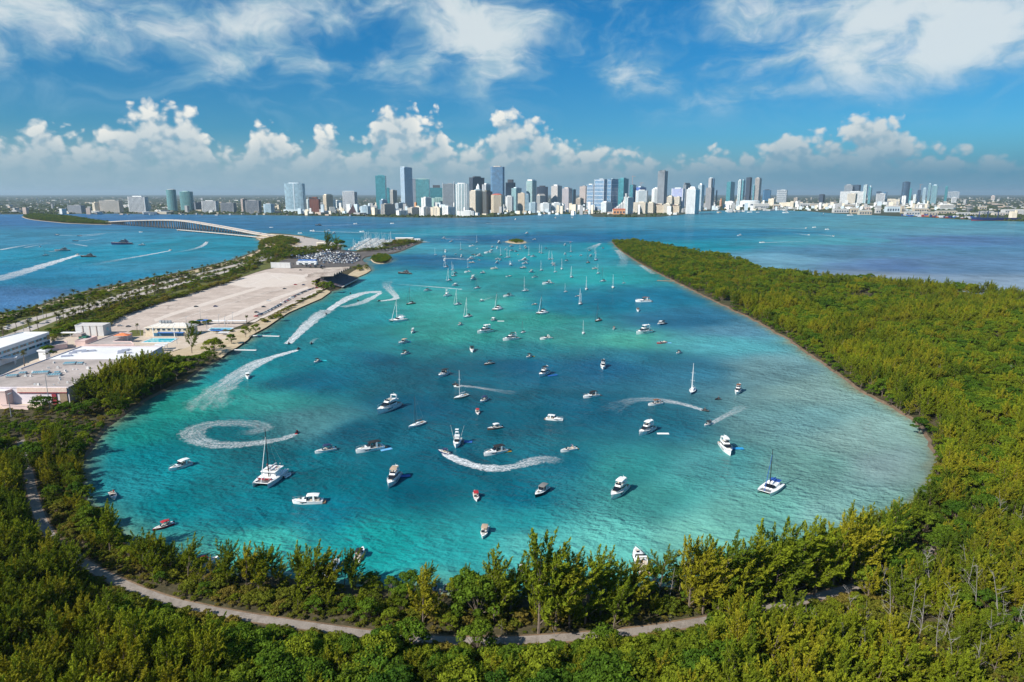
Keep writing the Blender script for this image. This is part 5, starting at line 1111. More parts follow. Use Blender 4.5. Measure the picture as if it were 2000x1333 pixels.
def parts_fly(c, k):
    """flybridge motor yacht, nominal 15 m"""
    h, d, st = boat_hull(15, 4.5, 1.6, 2.5); P = [('hull', h, PAINT[c]), ('deck', d, PAINT['w']), ('rub_rail', st, PAINT['n' if c == 'w' else 'w'])]
    sa = MB(); wedge(sa, -4.2, 4.6, 3.6, 1.8, 1.95, 1.7, .55, .3); P.append(('saloon', sa, PAINT['w']))
    wf = MB(); wedge(wf, 1.2, 4.15, 3.35, 2.15, 2.75, .82, .06, .3); P.append(('windscreen', wf, M_dkg))
    for s_ in (-1, 1): P.append(('side_window', MB().box((-1.5, s_ * 1.74, 2.95), (4.6, .12, .62)), M_dkg)); P.append(('hull_window', MB().box((1.0, s_ * 2.12, 1.25), (3.2, .14, .32)), M_dkg))
    fb = MB(); wedge(fb, -5.6, 1.4, 3.3, 2.7, 3.62, .12, .12); P.append(('flybridge_deck', fb, PAINT['w'])); co = MB(); wedge(co, .2, 1.6, 2.8, 2.3, 3.72, .75, .2, .3)
    for s_ in (-1, 1): co.box((-2.2, s_ * 1.5, 4.0), (4.8, .1, .6))
    P.append(('flybridge_coaming', co, PAINT['w'])); ws = MB(); wedge(ws, .35, .95, 2.5, 2.2, 4.3, .5, .15, .2); P.append(('flybridge_screen', ws, M_dkg))
    for x, y, a, b in ((-.6, .6, .7, .7), (-2.6, -.9, 1.6, .7), (-2.6, .9, 1.6, .7), (3.4, 0, 1.8, 1.6)): P.append(('sun_pad' if x > 2 else 'seat', MB().box((x, y, 3.95 if x < 2 else 2.72), (a, b, .4 if x < 2 else .14)), M_seatc))
    ar = MB()
    for s_ in (-1, 1): ar.box((-4.4, s_ * 1.45, 4.6), (.9, .14, 1.8), 0, 0, .7)
    ar.box((-4.5, 0, 5.5), (.9, 2.9, .16)); ar.tube((-4.5, 0, 5.5), (-4.5, 0, 6.6), .08, .05); ar.box((-4.5, .6, 5.8), (.5, .9, .2)); P.append(('radar_arch', ar, PAINT['w']))
    P.append(('cockpit', MB().box((-6.0, 0, 1.72), (2.6, 3.4, .1)), M_teak)); P.append(('swim_platform', MB().box((-8.0, 0, .5), (1.4, 3.8, .14)), M_teak)); rl = MB()
    for s_ in (-1, 1): rl.path([(0, s_ * 2.1, 2.9), (4, s_ * 1.75, 3.2), (6.2, s_ * .7, 3.4), (7.2, 0, 3.5)], [.045] * 4, 4)
    P.append(('bow_rail', rl, M_alu))
    if k != '-': cv, pl = MB(), MB(); canopy(cv, pl, -4.3, .3, 2.9, 5.75); P += [('canopy', cv, CANV[k]), ('canopy_frame', pl, M_alu)]
    return P
def parts_fish(c, k):
    """sport fisher with a tall tuna tower, nominal 12 m"""
    h, d, st = boat_hull(12, 3.9, 1.2, 2.3); P = [('hull', h, PAINT[c]), ('deck', d, PAINT['w']), ('rub_rail', st, PAINT['n'])]; sa = MB(); wedge(sa, -1.4, 3.4, 3.0, 1.8, 1.6, 1.5, .5, .4); P.append(('cabin', sa, PAINT['w'])); ws = MB(); wedge(ws, 1.0, 2.9, 2.75, 2.0, 2.35, .62, .12, .3); P.append(('windscreen', ws, M_dkg))
    tw = MB()
    for s_ in (-1, 1):
        for x, xt in ((-1.2, -.6), (1.2, .5)): tw.tube((x, s_ * 1.3, 2.6), (xt, s_ * .7, 6.4), .07, .06, 4)
    P.append(('tuna_tower', tw, M_alu)); P.append(('tower_platform', MB().box((0, 0, 6.4), (1.4, 1.6, .2)), PAINT['w'])); P.append(('tower_top', MB().box((0, 0, 7.7), (1.6, 1.7, .15)), CANV['w']))
    P.append(('hardtop', MB().box((-.2, 0, 4.5), (3.0, 2.6, .18)), CANV['w'])); P.append(('cockpit', MB().box((-3.8, 0, 1.3), (3.6, 2.9, .1)), M_cock)); ou = MB()
    for s_ in (-1, 1): ou.tube((.5, s_ * 1.5, 2.6), (-2.0, s_ * 3.4, 9.2), .05, .03, 4)
    P.append(('outrigger', ou, M_spar)); P.append(('flybridge', MB().box((-.3, 0, 3.4), (2.2, 2.2, .8)), PAINT['w'])); return P
def parts_sail(c, k, dark=False, two=False):
    """monohull sailing boat, nominal 12 m"""
    h, d, st = boat_hull(12, 3.5, .95, 1.35, .78, .40, 12, .72); P = [('hull', h, PAINT[c]), ('deck', d, PAINT['w'] if c != 'b' else M_teak), ('boot_stripe', st, PAINT['n' if c == 'w' else 'w'])]
    cb = MB(); wedge(cb, -1.8, 2.6, 2.0, 1.1, 1.05, .55, .28, .3); P.append(('coachroof', cb, PAINT['w']))
    for s_ in (-1, 1): P.append(('cabin_window', MB().box((.2, s_ * .9, 1.42), (2.6, .16, .2)), M_dkg))
    P.append(('cockpit', MB().box((-3.7, 0, 1.02), (2.9, 1.7, .12)), M_teak)); sp = M_sparK if dark else M_spar
    ms = MB().tube((1.0, 0, 1.2), (1.0, 0, 17.2), .13, .09, 6)
    for z in (7, 11.5): ms.tube((1.0, -1.2, z), (1.0, 1.2, z), .05, .05, 4)
    P.append(('mast', ms, sp)); P.append(('boom', MB().tube((1.0, 0, 2.6), (-4.0, 0, 2.5), .12, .10, 6), sp)); P.append(('furled_mainsail', MB().tube((.8, 0, 2.9), (-3.8, 0, 2.75), .26, .16, 7), CANV[k if k != '-' else 'g' if dark else 'w']))
    
    if k != '-': P.append(('furled_jib', MB().tube((5.7, 0, 1.6), (1.15, 0, 16.2), .12, .05, 6), CANV['n' if dark else 'w']))
    ry = MB()
    for a in ((-5.7, 0, 1.1), (.6, 1.65, 1.2), (.6, -1.65, 1.2)): ry.tube(a, (1.0, 0, 16.8),   .018, .015, 3)
    P.append(('rigging', ry, M_alu))
    if k != '-': sh = MB(); wedge(sh, -2.9, -1.5, 2.0, 1.7, 1.35, .9, .25, .2); P.append(('sprayhood', sh, CANV[k]))
    if two: P.append(('mizzen_mast', MB().tube((-4.4, 0, 1.2), (-4.4, 0, 11.5), .13, .09, 6), sp)); P.append(('mizzen_boom', MB().tube((-4.4, 0, 2.6), (-6.4, 0, 2.5), .09, .08, 5), sp))
    return P
def parts_cat(c, k, party=False, dark=True):
    """cruising catamaran, nominal 14 m"""
    B = 7.4; P = []; bd = 1.25
    for s_ in (-1, 1):
        h, d, st = boat_hull(14, 1.9, 1.5, 1.75, .7, .45, 10, .8)
        for q in (h, d, st): q.v = [(x, y + s_ * (B / 2 - .95), z) for x, y, z in q.v]
        P += [('hull', h, PAINT[c]), ('hull_deck', d, PAINT['w'])]
        if c == 'w': P.append(('hull_stripe', st, PAINT['n']))
    P.append(('bridge_deck', MB().box((-1.6, 0, 1.35), (8.6, B - 1.4, .55)), PAINT['w'])); P.append(('trampoline', MB().box((4.4, 0, 1.35), (3.4, B - 2.6, .06)), mat('trampoline_net', (0.18,0.19,0.2), .8))); P.append(('cross_beam', MB().tube((6.1, -B / 2 + .9, 1.5), (6.1, B / 2 - .9, 1.5), .13), M_spar))
    sp = M_sparK if dark else M_spar; H = 19
    if party:
        P.append(('deck_house', MB().box((-1.8, 0, 2.3), (4.4, B - 2.8, 1.4), 0, 0, .92), PAINT['w'])); P.append(('sun_roof', MB().box((-1.8, 0, 3.5), (6.2, B - 1.8, .18)), PAINT['w']))
        for x in (-4.6, 1.0):
            for s_ in (-2.3, 2.3): P.append(('roof_post', MB().tube((x, s_, 1.6), (x, s_, 3.5), .06), M_alu))
        P.append(('bow_banner', MB().box((3.2, 0, 1.72), (.5, B - 2.4, .5)), PAINT['r']))
        for x, y in ((-3.2, 1.6), (-.4, 1.6), (-3.2, -1.6), (-.4, -1.6)): P.append(('roof_hatch', MB().box((x, y, 3.64), (1.2, 1.0, .1)), M_cock))
    else:
        sa = MB(); wedge(sa, -4.2, 2.4, B - 2.2, B - 3.6, 1.6, 1.5, .35, .5); P.append(('saloon', sa, PAINT['w'])); ws = MB(); wedge(ws, .2, 2.1, B - 2.6, B - 3.5, 2.0, .85, .2, .5); P.append(('windscreen', ws, M_dkg)); P.append(('cockpit_top', MB().box((-5.0, 0, 3.2), (3.0, B - 3.0, .15)), CANV[k if k != '-' else 'w'])); P.append(('cockpit', MB().box((-5.0, 0, 1.66), (2.6, B - 2.6, .08)), M_teak))
    ms = MB().tube((.8, 0, 1.6), (.8, 0, H), .20, .12, 6)
    for z in (8, 13): ms.tube((.8, -1.6, z), (.8, 1.6, z), .05, .05, 4)
    P.append(('mast', ms, sp)); P.append(('boom', MB().tube((.8, 0, 4.2), (-5.2, 0, 4.1), .13, .11, 6), sp)); P.append(('furled_mainsail', MB().tube((.5, 0, 4.5), (-5.0, 0, 4.4), .34, .2, 7), CANV[k if k != '-' else 'w'])); P.append(('furled_jib', MB().tube((6.1, 0, 1.7), (.95, 0, H * .86), .15, .06, 6), CANV['b' if k == 'b' else 'w'])); ry = MB()
    for a in ((-6.0, B * .4, 1.6), (-6.0, -B * .4, 1.6), (-1, B * .46, 1.6), (-1, -B * .46, 1.6)): ry.tube(a, (.8, 0, H - .4),   .018, .015, 3)
    P.append(('rigging', ry, M_alu)); return P
def parts_pwc(c, k):
    """personal watercraft, nominal 3.4 m"""
    h, d, st = boat_hull(3.4, 1.2, .48, .62, .8, .45); P = [('hull', h, PAINT[c]), ('deck', d, PAINT['k' if c != 'k' else 'g'])]; s_ = MB(); wedge(s_, -1.2, .3, .45, .4, .5, .42, .5); P.append(('saddle', s_, M_motor)); f = MB(); wedge(f, .2, 1.3, .8, .35, .52, .42, .08, .1); P.append(('front_hood', f, PAINT[c])); P.append(('handlebar', MB().tube((.35, -.42, 1.08), (.35, .42, 1.08), .05), M_motor)); return P
def parts_tender(c, k):
    """inflatable tender, nominal 3.4 m"""
    P = []; tb = MB()
    tb.path([(-1.6, .62, .3), (.7, .62, .33), (1.4, .35, .42), (1.65, 0, .5), (1.4, -.35, .42), (.7, -.62, .33), (-1.6, -.62, .3)], [.22, .22, .21, .2, .21, .22, .22], 7); P.append(('tube', tb, PAINT[c])); P.append(('floor', MB().box((-.2, 0, .18), (2.8, 1.0, .1)), PAINT['g'])); P.append(('thwart', MB().box((-.3, 0, .42), (.3, 1.1, .06)), PAINT['w'])); P.append(('outboard_motor', MB().box((-1.8, 0, .55), (.35, .3, .6)), M_motor)); return P
def parts_mega(c, k):
    """long motor yacht with stepped decks, nominal 30 m"""
    h, d, st = boat_hull(30, 6.6, 2.6, 4.2, .85, .45); P = [('hull', h, PAINT[c]), ('deck', d, M_teak), ('rub_rail', st, PAINT['w'])]; a = MB(); wedge(a, -9.5, 7.5, 5.2, 2.6, 3.1, 2.3, .7, .6); P.append(('main_saloon', a, PAINT[c])); b = MB(); wedge(b, -8, 2.5, 4.2, 3.0, 5.4, 1.9, .5, .8); P.append(('upper_deckhouse', b, PAINT[c])); P.append(('boat_deck', MB().box((-5.5, 0, 5.4), (12, 5.2, .2)), PAINT['w' if c == 'w' else 'g'])); P.append(('sun_deck', MB().box((-4.5, 0, 7.35), (8, 4.2, .18)), PAINT['w' if c == 'w' else 'g']))
    for s_ in (-1, 1): P.append(('window_band', MB().box((-2, s_ * 2.42, 4.3), (11, .2, .8)), M_dkg)); P.append(('upper_window_band', MB().box((-3, s_ * 1.95, 6.4), (7.5, .2, .7)), M_dkg))
    ar = MB().box((-5.5, 0, 8.3), (2.2, 3.2, .3)); ar.tube((-5.5, 0, 8.4), (-5.5, 0, 10.8), .22, .1)
    for s_ in (-1, 1): ar.box((-5.5, s_ * 1.5, 7.8), (1.8, .3, 1.2))
    P.append(('radar_mast', ar, PAINT[c])); P.append(('swim_platform', MB().box((-15.8, 0, .7), (2.4, 5.4, .2)), M_teak)); return P
KIND = {'run': (parts_run, 8, 'motorboat'), 'cru': (parts_cru, 11, 'motor cruiser'), 'fly': (parts_fly, 15, 'motor yacht'), 'fish': (parts_fish, 12, 'fishing boat'), 'sail': (parts_sail, 12, 'sailing boat'), 'dsail': (lambda c, k: parts_sail(c, k, True), 12, 'sailing boat'), 'ketch': (lambda c, k: parts_sail(c, k, False, True), 12, 'sailing boat'), 'cat': (parts_cat, 14, 'catamaran'), 'wcat': (lambda c, k: parts_cat(c, k, False, False), 14, 'catamaran'), 'party': (lambda c, k: parts_cat(c, k, True), 14, 'catamaran'), 'pwc': (parts_pwc, 3.4, 'jet ski'), 'tender': (parts_tender, 3.4, 'dinghy'), 'mega': (parts_mega, 30, 'motor yacht')}
NAME = {'run': 'motorboat', 'cru': 'express_cruiser', 'fly': 'flybridge_yacht', 'fish': 'fishing_boat', 'sail': 'sailboat', 'dsail': 'sailboat', 'ketch': 'ketch', 'cat': 'sailing_catamaran', 'wcat': 'sailing_catamaran', 'party': 'party_catamaran', 'pwc': 'jet_ski', 'tender': 'dinghy', 'mega': 'motor_yacht'}
CACHE, JOINED = {}, {}
def boat_meshes(kind, c, k):
    key = (kind, c, k)
    if key not in CACHE: CACHE[key] = [(n, mb.mesh(n, [m_])) for n, mb, m_ in KIND[kind][0](c, k)]
    return CACHE[key]
def joined_mesh(kind, c, k):
    key = (kind, c, k)
    if key not in JOINED:
        big, ms = MB(), []
        for n, mb, m_ in KIND[kind][0](c, k):
            if m_ not in ms: ms.append(m_)
            mb.mi = [ms.index(m_)] * len(mb.f); big.join(mb)
        JOINED[key] = big.mesh(NAME[kind], ms)
    return JOINED[key]
def heading(px, py, ang):
    """world heading of something that points along an image direction (degrees, 0 right, 90 up) at a place on the water"""
    a, b = Vector(G(px, py)), Vector(G(px + .5 * math.cos(R(ang)), py - .5 * math.sin(R(ang)))); return math.atan2(b.y - a.y, b.x - a.x)
BOATS = []
SUBPART = {'canopy_frame': 'canopy', 'hatch': 'cabin', 'porthole_strip': 'hull', 'hull_window': 'hull', 'side_window': 'saloon', 'flybridge_screen': 'flybridge_coaming', 'rub_rail': 'hull', 'cabin_window': 'coachroof', 'furled_mainsail': 'boom', 'boot_stripe': 'hull', 'hull_stripe': 'hull'}
def boat(px, py, kind, L, ang, c, k, label, group, simple=False, rz=None, z=0.0, loc=None):
    nom = KIND[kind][1]; s_ = L / nom; g = loc or G(px, py, z); rz = heading(px, py, ang) if rz is None else rz
    if simple:
        o = link(NAME[kind], joined_mesh(kind, c, k)); o.location = (g[0], g[1], z); o.rotation_euler = (0, 0, rz); o.scale = (s_,) * 3
    else:
        o = empty(NAME[kind], (g[0], g[1], z), rz, s_)
        got = {}
        for n, me in boat_meshes(kind, c, k): got[n] = link(n, me, got.get(SUBPART.get(n)) or o)
    tag(o, label, KIND[kind][2], group); BOATS.append(o); return o
# near and middle boats: pixel of the hull, kind, length, image direction of the bow, hull colour, canopy colour, label
NEAR = """352 914 cru 11 200 w w|white express cruiser alone below the foam circle
221 971 run 8 -60 w -|white motorboat with red trim close to the left wooded shore
319 1031 run 7.5 200 r r|small red-hulled motorboat under a red canopy by the lower left shore
528 938 party 17 219 w -|big white day-charter catamaran crowded with people in red and white
561 931 tender 4.5 30 w -|white dinghy tied behind the crowded catamaran
635 882.5 run 10 192 w n|white bowrider with navy canopy, left of the long black-topped cruiser
601 983 cru 12 182 w w|white cruiser with white hardtop and navy hull stripe, below the crowded catamaran
758 801 fly 20 205 w -|large white motor yacht, biggest one in the middle of the lagoon
814 832 dsail 12 200 w -|white sailboat with a bare black mast below the large motor yacht
900 777 sail 12 198 c -|cream-white sailboat with a tall thin pale mast, left of the foam streak
945 784 run 9 210 w n|white motorboat with navy bimini right of the cream sailboat
933 807 run 7 -70 w r|little white motorboat with dark red canopy
966 838 run 8.5 190 b w|small brown-hulled motorboat with a white top
893 868 fish 12 252 w -|white fishing boat with a tall tuna tower
967 886.5 cru 12.5 193 w k|white cruiser with black bimini and a yellow mat at its stern
722 880.5 cru 14 192 w k|long white cruiser with black canopy and a pale blue mat at its stern
1110 881 run 9 192 w -|white motorboat with a yellow mat hanging at its stern
1083 821 cru 9.5 -5 w w|white cuddy boat with its bow to the right, above centre right
768 941 fly 14.5 236 w t|white flybridge yacht with tan canopy and blue mats beside it
930 973 run 7.5 -80 w r|white motorboat with a bright red canopy at its stern
1057 964 cru 10.5 218 k g|black cruiser with a grey canopy
946 1043 run 8.5 252 w t|white motorboat with beige bimini nearest the casuarinas in the middle
703 1086 run 8.5 63 w k|open motorboat seen from behind, just above the shoreline trees
1178 718 fly 13 -94 w k|white flybridge yacht with dark top seen bow-on
1062 733 fly 14.5 208 w k|white flybridge yacht with black top and a blue raft at its stern
1154 776 cru 11.5 190 w k|white express cruiser with black bimini, right of the middle
1279 791 run 9.5 188 w x|white bowrider inside the curve of the foam arc
1352 766 sail 13 245 s w|blue-grey sailboat with pale rigging facing the camera
1402 781 pwc 4.2 185 k -|black jet ski between the sailboat and the brown-topped yacht
1441 767 fly 12.5 237 w x|white yacht with a brown canopy near the right shore
1378 803.5 pwc 4.4 -12 k -|black jet ski at the head of the big foam arc
1382 831 run 7 205 w k|small black-topped motorboat running ahead of a short wake
1262 845 fly 15 208 w w|white flybridge yacht with a white mat floating behind it
1418 880 fly 15 -52 w w|white yacht with its bow to the lower right and a blue mat behind
1504 958 cat 13.5 217 w b|sailing catamaran with blue cockpit cover and dark mast, farthest right
1516 948 tender 4.5 20 s -|grey dinghy behind the blue-covered catamaran
1208 965 fly 15 222 w w|white yacht with blue cover on its foredeck, nearest large boat on the right
1249 1100 cru 14 112 w -|white cruiser heading away with dark cockpit, by the right casuarinas
1020 1121 cru 9 92 w -|white boat bow-up behind the tall two-topped casuarina
649 1114 cru 11 52 w -|white cruiser with people aft, behind the shoreline trees at lower left
402 1103 run 9 22 w r|white and red boat behind the left shoreline trees
1351 1104 run 8 190 w -|white boat half hidden behind the right shoreline trees
484 738 cru 9.5 -80 w w|white boat with hardtop beside the wide foam trail at left
619 708 run 8.5 205 w k|small dark-topped motorboat with a cyan float
866 734 cru 13 205 w k|white power catamaran cruiser with black bimini, left of centre
922 686 cru 11 -72 w k|white express cruiser seen bow-on, above centre
947 650 fly 17.5 190 w w|large white flybridge yacht in the paler water left of centre
997 664.5 fly 15.5 188 w k|white yacht with black top and tan foredeck
1066 663 cru 11.5 186 w -|white cruiser with an orange mat at its stern
898 636 run 8.5 205 w g|small white motorboat left below the grey-masted sloop
963 627 run 9.5 200 w w|white motorboat with a floating white mat right of it
913 620 sail 14 195 w k|white sloop with dark sprayhood and forward leaning mast
806 650 fly 9.5 230 w w|small boxy white flybridge boat left of centre
1033 698.5 run 8.5 205 w k|small white motorboat with yellow mat and black top
955 712 run 8.5 190 b k|small dark motorboat by itself above the centre
1021 650.5 dsail 8 200 w k|tiny sailboat with black mast next to the tan-decked yacht
1139 652 sail 8.5 250 w -|small white sailboat facing the camera, right of centre
1199 643.5 run 7 230 w x|little open motorboat with a faint wake
1257 651.5 fly 19 190 w w|largest white yacht in the right half, on the pale green streak
1289 634.5 cru 11 200 w w|white cruiser, left one of a rafted pair
1294 634 cru 11 195 n k|dark cruiser, right one of a rafted pair
1292 671 run 9.5 186 r -|dark red-hulled motorboat with a light blue mat behind
1325 691 run 8 205 w k|small white motorboat nearest the right shore bend
1168 627.5 dsail 13 200 b k|tan-hulled sailboat with a black mast on dark water
1246 608 cru 9.5 -60 w x|white motorboat seen bow-on beneath the long red-roofed cruiser
1256 590 cru 18 181 w x|long white cruiser with red-brown roof at the right
1058 613 cat 14.5 195 w k|white catamaran with black mast right of centre
971 605.5 cat 14.5 200 w k|white catamaran with black mast left of centre
777 627.5 wcat 17 190 w -|white catamaran with tall white mast, leftmost of the anchorage
802 594.5 dsail 13.5 190 b k|brown-hulled sailboat with black mast at the left of the anchorage
787 671 cru 11.5 196 w t|white cruiser with bright blue mat at its stern
790 693 run 10 200 w k|white motorboat with dark top below the blue-matted cruiser"""
for row in NEAR.split('\n'):
    a, lab = row.split('|'); p = a.split(); px, py = float(p[0]), float(p[1]); boat(px, py, p[2], float(p[3]), float(p[4]), p[5], p[6], lab, 'boats anchored in the lagoon', simple=False)
FAR = """1133 595 ketch 12.5 215 w k|1127 580 run 8 190 w -|1043 596 run 8 190 c -|940 589.5 run 8 195 w w|992 580 cru 14 186 w k|893 596 sail 12.5 192 w n|873 579.5 fish 13 190 w -|834 569 cru 12 190 w k|888 559 cru 11.5 190 w w|923 547 fly 16.5 200 w w|931 564 dsail 13 190 w k|1025 569.5 sail 13 190 w -|1069 555.5 cru 17.5 185 w -|1104 571 sail 8 190 s -|1145 566 sail 12 250 w k|1197 562.5 sail 12.5 -85 c -|1218 554 dsail 8 190 w -|1177 550.5 dsail 14 190 w k|1168 535 sail 11 190 w -|1161 526 cru 11 185 c -|1116 542.5 sail 12 200 w n|1044 542.5 run 10 185 w k|993 541 run 10 185 w -|942 534.5 cru 12 190 w -|913 532.5 cru 11 183 w -|886 540 sail 13 190 c k|877 549 sail 13 190 w k|1037 533 fly 12 190 w t|1057 529 sail 11.5 190 w -|1084 532.5 sail 11 190 w -|1097 526 sail 12 -85 w n|1021 524.5 cru 12 183 n w|965 526 cru 13 183 c -|871 523 sail 15 190 w k|883 528 sail 10 190 w -|889 534.5 cru 9 190 g k|921 514 cru 11 182 o -|970 515 fly 11 190 w w|997 519.5 fish 12 195 w -|1022 511 mega 24 185 w -|1025 516 cru 14 185 w -|1081 520 fly 13 190 w t|1079 515.5 sail 12 190 w -|1073 507.5 sail 12 190 w n|1078 507 sail 11 190 w -|1106 510.5 dsail 12 190 w k|1103 498 fly 10 200 w w|1114 501.5 run 7 190 w -|1134 500.5 cru 10 190 w -|1153 501.5 fly 11 190 w t|1164 509 sail 13 190 n b|1148 514 dsail 13 190 b k|1115 492.5 sail 12 190 w -|1103 480 fly 13 200 w w|1114 475 run 10 200 w r|1151 490.5 cru 10 190 w k|1162 495.5 sail 10 190 w -|1177 486 run 11 190 w k|1054 494 sail 12 190 w -|1058 495.5 sail 12 190 w -|1066 486 run 9.5 190 w k|1041 502.5 cru 14 185 w k|1033 500 sail 13 190 w -|1027 486.5 fly 12 190 w t|1025 483.5 fly 11 190 w w|1016 487.5 sail 12 185 w -|1007 492.5 cru 11 190 w k|999 490.5 cru 11.5 185 w n|1012 498 run 8 250 c -|998 482.5 cru 14 185 w t|987 489 fly 8 200 w w|991 504 ketch 15 185 w -|978 499.5 sail 11.5 190 w -|971 486 fly 13 230 w w|961 484 cru 11.5 190 w w|959 491.5 cru 13 190 w w|953 495 cru 17 182 w -|974 476 fly 18 190 w w|931 474 sail 13 190 w -|921 482 cru 14 182 w -|932 486 run 9 260 w -|901 502 fly 11.5 225 w w|900 488.5 sail 12 190 w -|889 497.5 run 8.5 190 w -|870 493 fly 13.5 -80 w w|867 502 dsail 13 190 w k|868 509.5 fish 12 250 w -|850 499 sail 10.5 190 w -|934 502 mega 20 184 w -|925 498.5 run 10 183 k -|919 508 fly 16 184 w w|935 509.5 run 8 190 w -|914 523.5 sail 9 190 w -|971 507.5 cru 11 184 g -|977 509 fly 10 200 w n|866 467 mega 18 184 w -|881 473.5 cru 14 184 w t|1028 458 mega 24 184 w -|1043 469.5 cru 15 185 w -|790 535.5 mega 22 178 k -"""
def ordinal(i): return ['first', 'second', 'third', 'fourth', 'fifth', 'sixth', 'seventh', 'eighth', 'ninth', 'tenth', 'eleventh', 'twelfth', 'thirteenth', 'fourteenth', 'fifteenth', 'sixteenth', 'seventeenth', 'eighteenth', 'nineteenth', 'twentieth'][i] if i < 20 else str(i + 1) + 'th'
fb = []
for row in FAR.split('|'):
    p = row.split(); fb.append([float(p[0]), float(p[1]), p[2], float(p[3]), float(p[4]), p[5], p[6]])
bands = [(0, 488, 'farthest rows by the sandy islet'), (488, 500, 'second farthest rows'), (500, 516, 'crowded rows beside the mangrove islet'), (516, 540, 'rows abreast of the grandstand'), (540, 600, 'nearest of the far rows')]
CN = {'w': 'white', 'k': 'black', 'n': 'navy', 'g': 'grey', 'b': 'brown', 'r': 'red', 'c': 'cream', 'o': 'olive', 's': 'blue-grey'}
TN = {'run': 'small motorboat', 'cru': 'cabin cruiser', 'fly': 'flybridge boat', 'fish': 'fishing boat with tower', 'sail': 'pale-masted sailboat', 'dsail': 'black-masted sailboat', 'ketch': 'two-masted sailboat', 'mega': 'long motor yacht'}
for lo, hi, nm in bands:
    sub = sorted([b for b in fb if lo <= b[1] < hi]); cnt = {}
    for b in sub: cnt.setdefault((b[2], b[5]), []).append(b)
    for (kd, c), L_ in cnt.items():
        for i, b in enumerate(L_):
            lab = f'{CN[c]} {TN[kd]}' + (f', {ordinal(i)} from the left' if len(L_) > 1 else '') + f' in the {nm}'
            boat(b[0], b[1], kd, b[3], b[4], c, b[6], lab, 'boats anchored in the lagoon', simple=b[1] < 545)
BAY = """622 441 mega 26 180 k -|dark patrol-like vessel off the left city shore, ahead of a wake
610 452 cru 16 180 w -|white boat leading the long wake beyond the causeway
641 453 fly 17 182 w w|white yacht crossing the wake beyond the marina, second of three
651 457.5 mega 23 185 w -|largest white yacht beyond the left marina
586 456.5 cru 14 180 w -|small white boat beyond the causeway bend
707 453.5 cru 16 180 w -|white boat on the long wake above the marina docks
694 438 cru 15 180 w -|white boat with short wake in the open bay, centre left
766 437.5 cru 16 180 w -|white boat with a wake pointing at the teal striped tower
530 445 run 14 180 w -|tiny white boat with faint wake beyond the bridge
1007 429.5 mega 24 15 w -|white motor yacht close under the red-domed tower
1085 426.5 cru 20 20 w -|white boat below the river mouth, left one
1118 426 cru 18 10 w -|white boat below the river mouth, right one
1444 461 mega 18 182 w -|white motor yacht alone on teal water beyond the wooded spit
1464 415.5 mega 34 180 w -|broad white motor yacht off the arena, leftmost of three
1480 415.5 mega 22 180 w -|smaller white yacht off the arena, middle of three
1534 416.5 mega 40 180 w -|large white motor yacht, right of arena
1608 419.5 mega 24 185 w -|white boat near the left end of the port
1660 421.5 mega 34 180 w -|white boat gliding along the port quay
1575 446.5 run 16 5 w -|speedboat at the right end of the long white wake
1628 462 run 14 -15 w -|speedboat, rightmost on the bay right of centre
1580 459.5 run 14 -15 w -|speedboat on a short white wake right of the spit
1615 449 cru 14 180 w -|small white boat right of the long wake
1590 445 cru 14 180 w -|small white boat with faint wake, far right bay
1488 474.5 run 14 180 w -|speedboat at the left tip of the lowest wake in right bay
238 478 mega 46 181 n -|dark navy superyacht in the left bay
276 480 cru 17 184 w -|white cruiser just right of the navy superyacht
122 490.5 mega 28 182 g -|grey motor yacht with a small bow wave, left bay
172 502.5 mega 26 181 k -|low black motor yacht, right of the broad wake
89 499.5 dsail 13 185 g -|grey sailboat with slim mast in the left bay
152 498.5 run 13 15 w -|white speedboat at the head of the broadest wake in left bay
111 460 run 14 180 n -|dark speedboat leading the upper long wake
155 461.5 run 12 182 n -|dark speedboat just behind the upper wake's head
147 471.5 run 13 182 n -|dark speedboat with a short wake, left bay
78 482.5 run 10 200 w -|tiny white boat beside the faint curved wake
333 489.5 run 12 12 w -|white speedboat on the long slanting wake, left bay
403 474 run 12 60 w -|white speedboat turning at the end of the curved wake by the bridge
275 454 run 12 180 w -|small white boat on the upper wake near the bridge"""
for row in BAY.split('\n'):
    a, lab = row.split('|'); p = a.split(); boat(float(p[0]), float(p[1]), p[2], float(p[3]), float(p[4]), p[5], p[6], lab, 'boats out on the bay', simple=not (p[2] == 'mega' and float(p[0]) < 300))
# marina: yachts berthed along the pontoons, boats on racks in the yard
rb = random.Random(9); nm = 0
for (p0, p1, side, lab) in (((692,489),(728,467),-1,'left'), ((696,489),(732,467.5),1,'left'), ((708,489.5),(741,470),-1,'middle'), ((712,489),(746,470),1,'middle'), ((731,487.5),(755,469.5),-1,'right'), ((735,487),(760,469.5),1,'right')):
    a, b = Vector(G(*p0)), Vector(G(*p1)); n = 20; d = (b - a).normalized(); nn = Vector((-d.y, d.x, 0)) * side * -1
    for i in range(n):
        c = a.lerp(b, (i + .5) / n) - nn * 0 + nn * rb.uniform(7, 9); kd = rb.choice(('fly', 'cru', 'fly', 'cru', 'sail')); L = rb.uniform(11, 17)
        boat(0, 0, kd, L, 0, 'w', rb.choice('w-wnk'), f'white {"sailboat" if kd == "sail" else "motor yacht" if kd == "fly" else "cabin cruiser"} berthed stern-to along the {lab} marina pontoon', f'{kd} boats berthed along the {lab} pontoon'.replace('fly', 'motor yacht').replace('cru ', 'cabin cruiser ').replace('sail ', 'sailing '), True, math.atan2(nn.y, nn.x) + (math.pi if rb.random() < .4 else 0), 0.0, (c.x, c.y))
        nm += 1
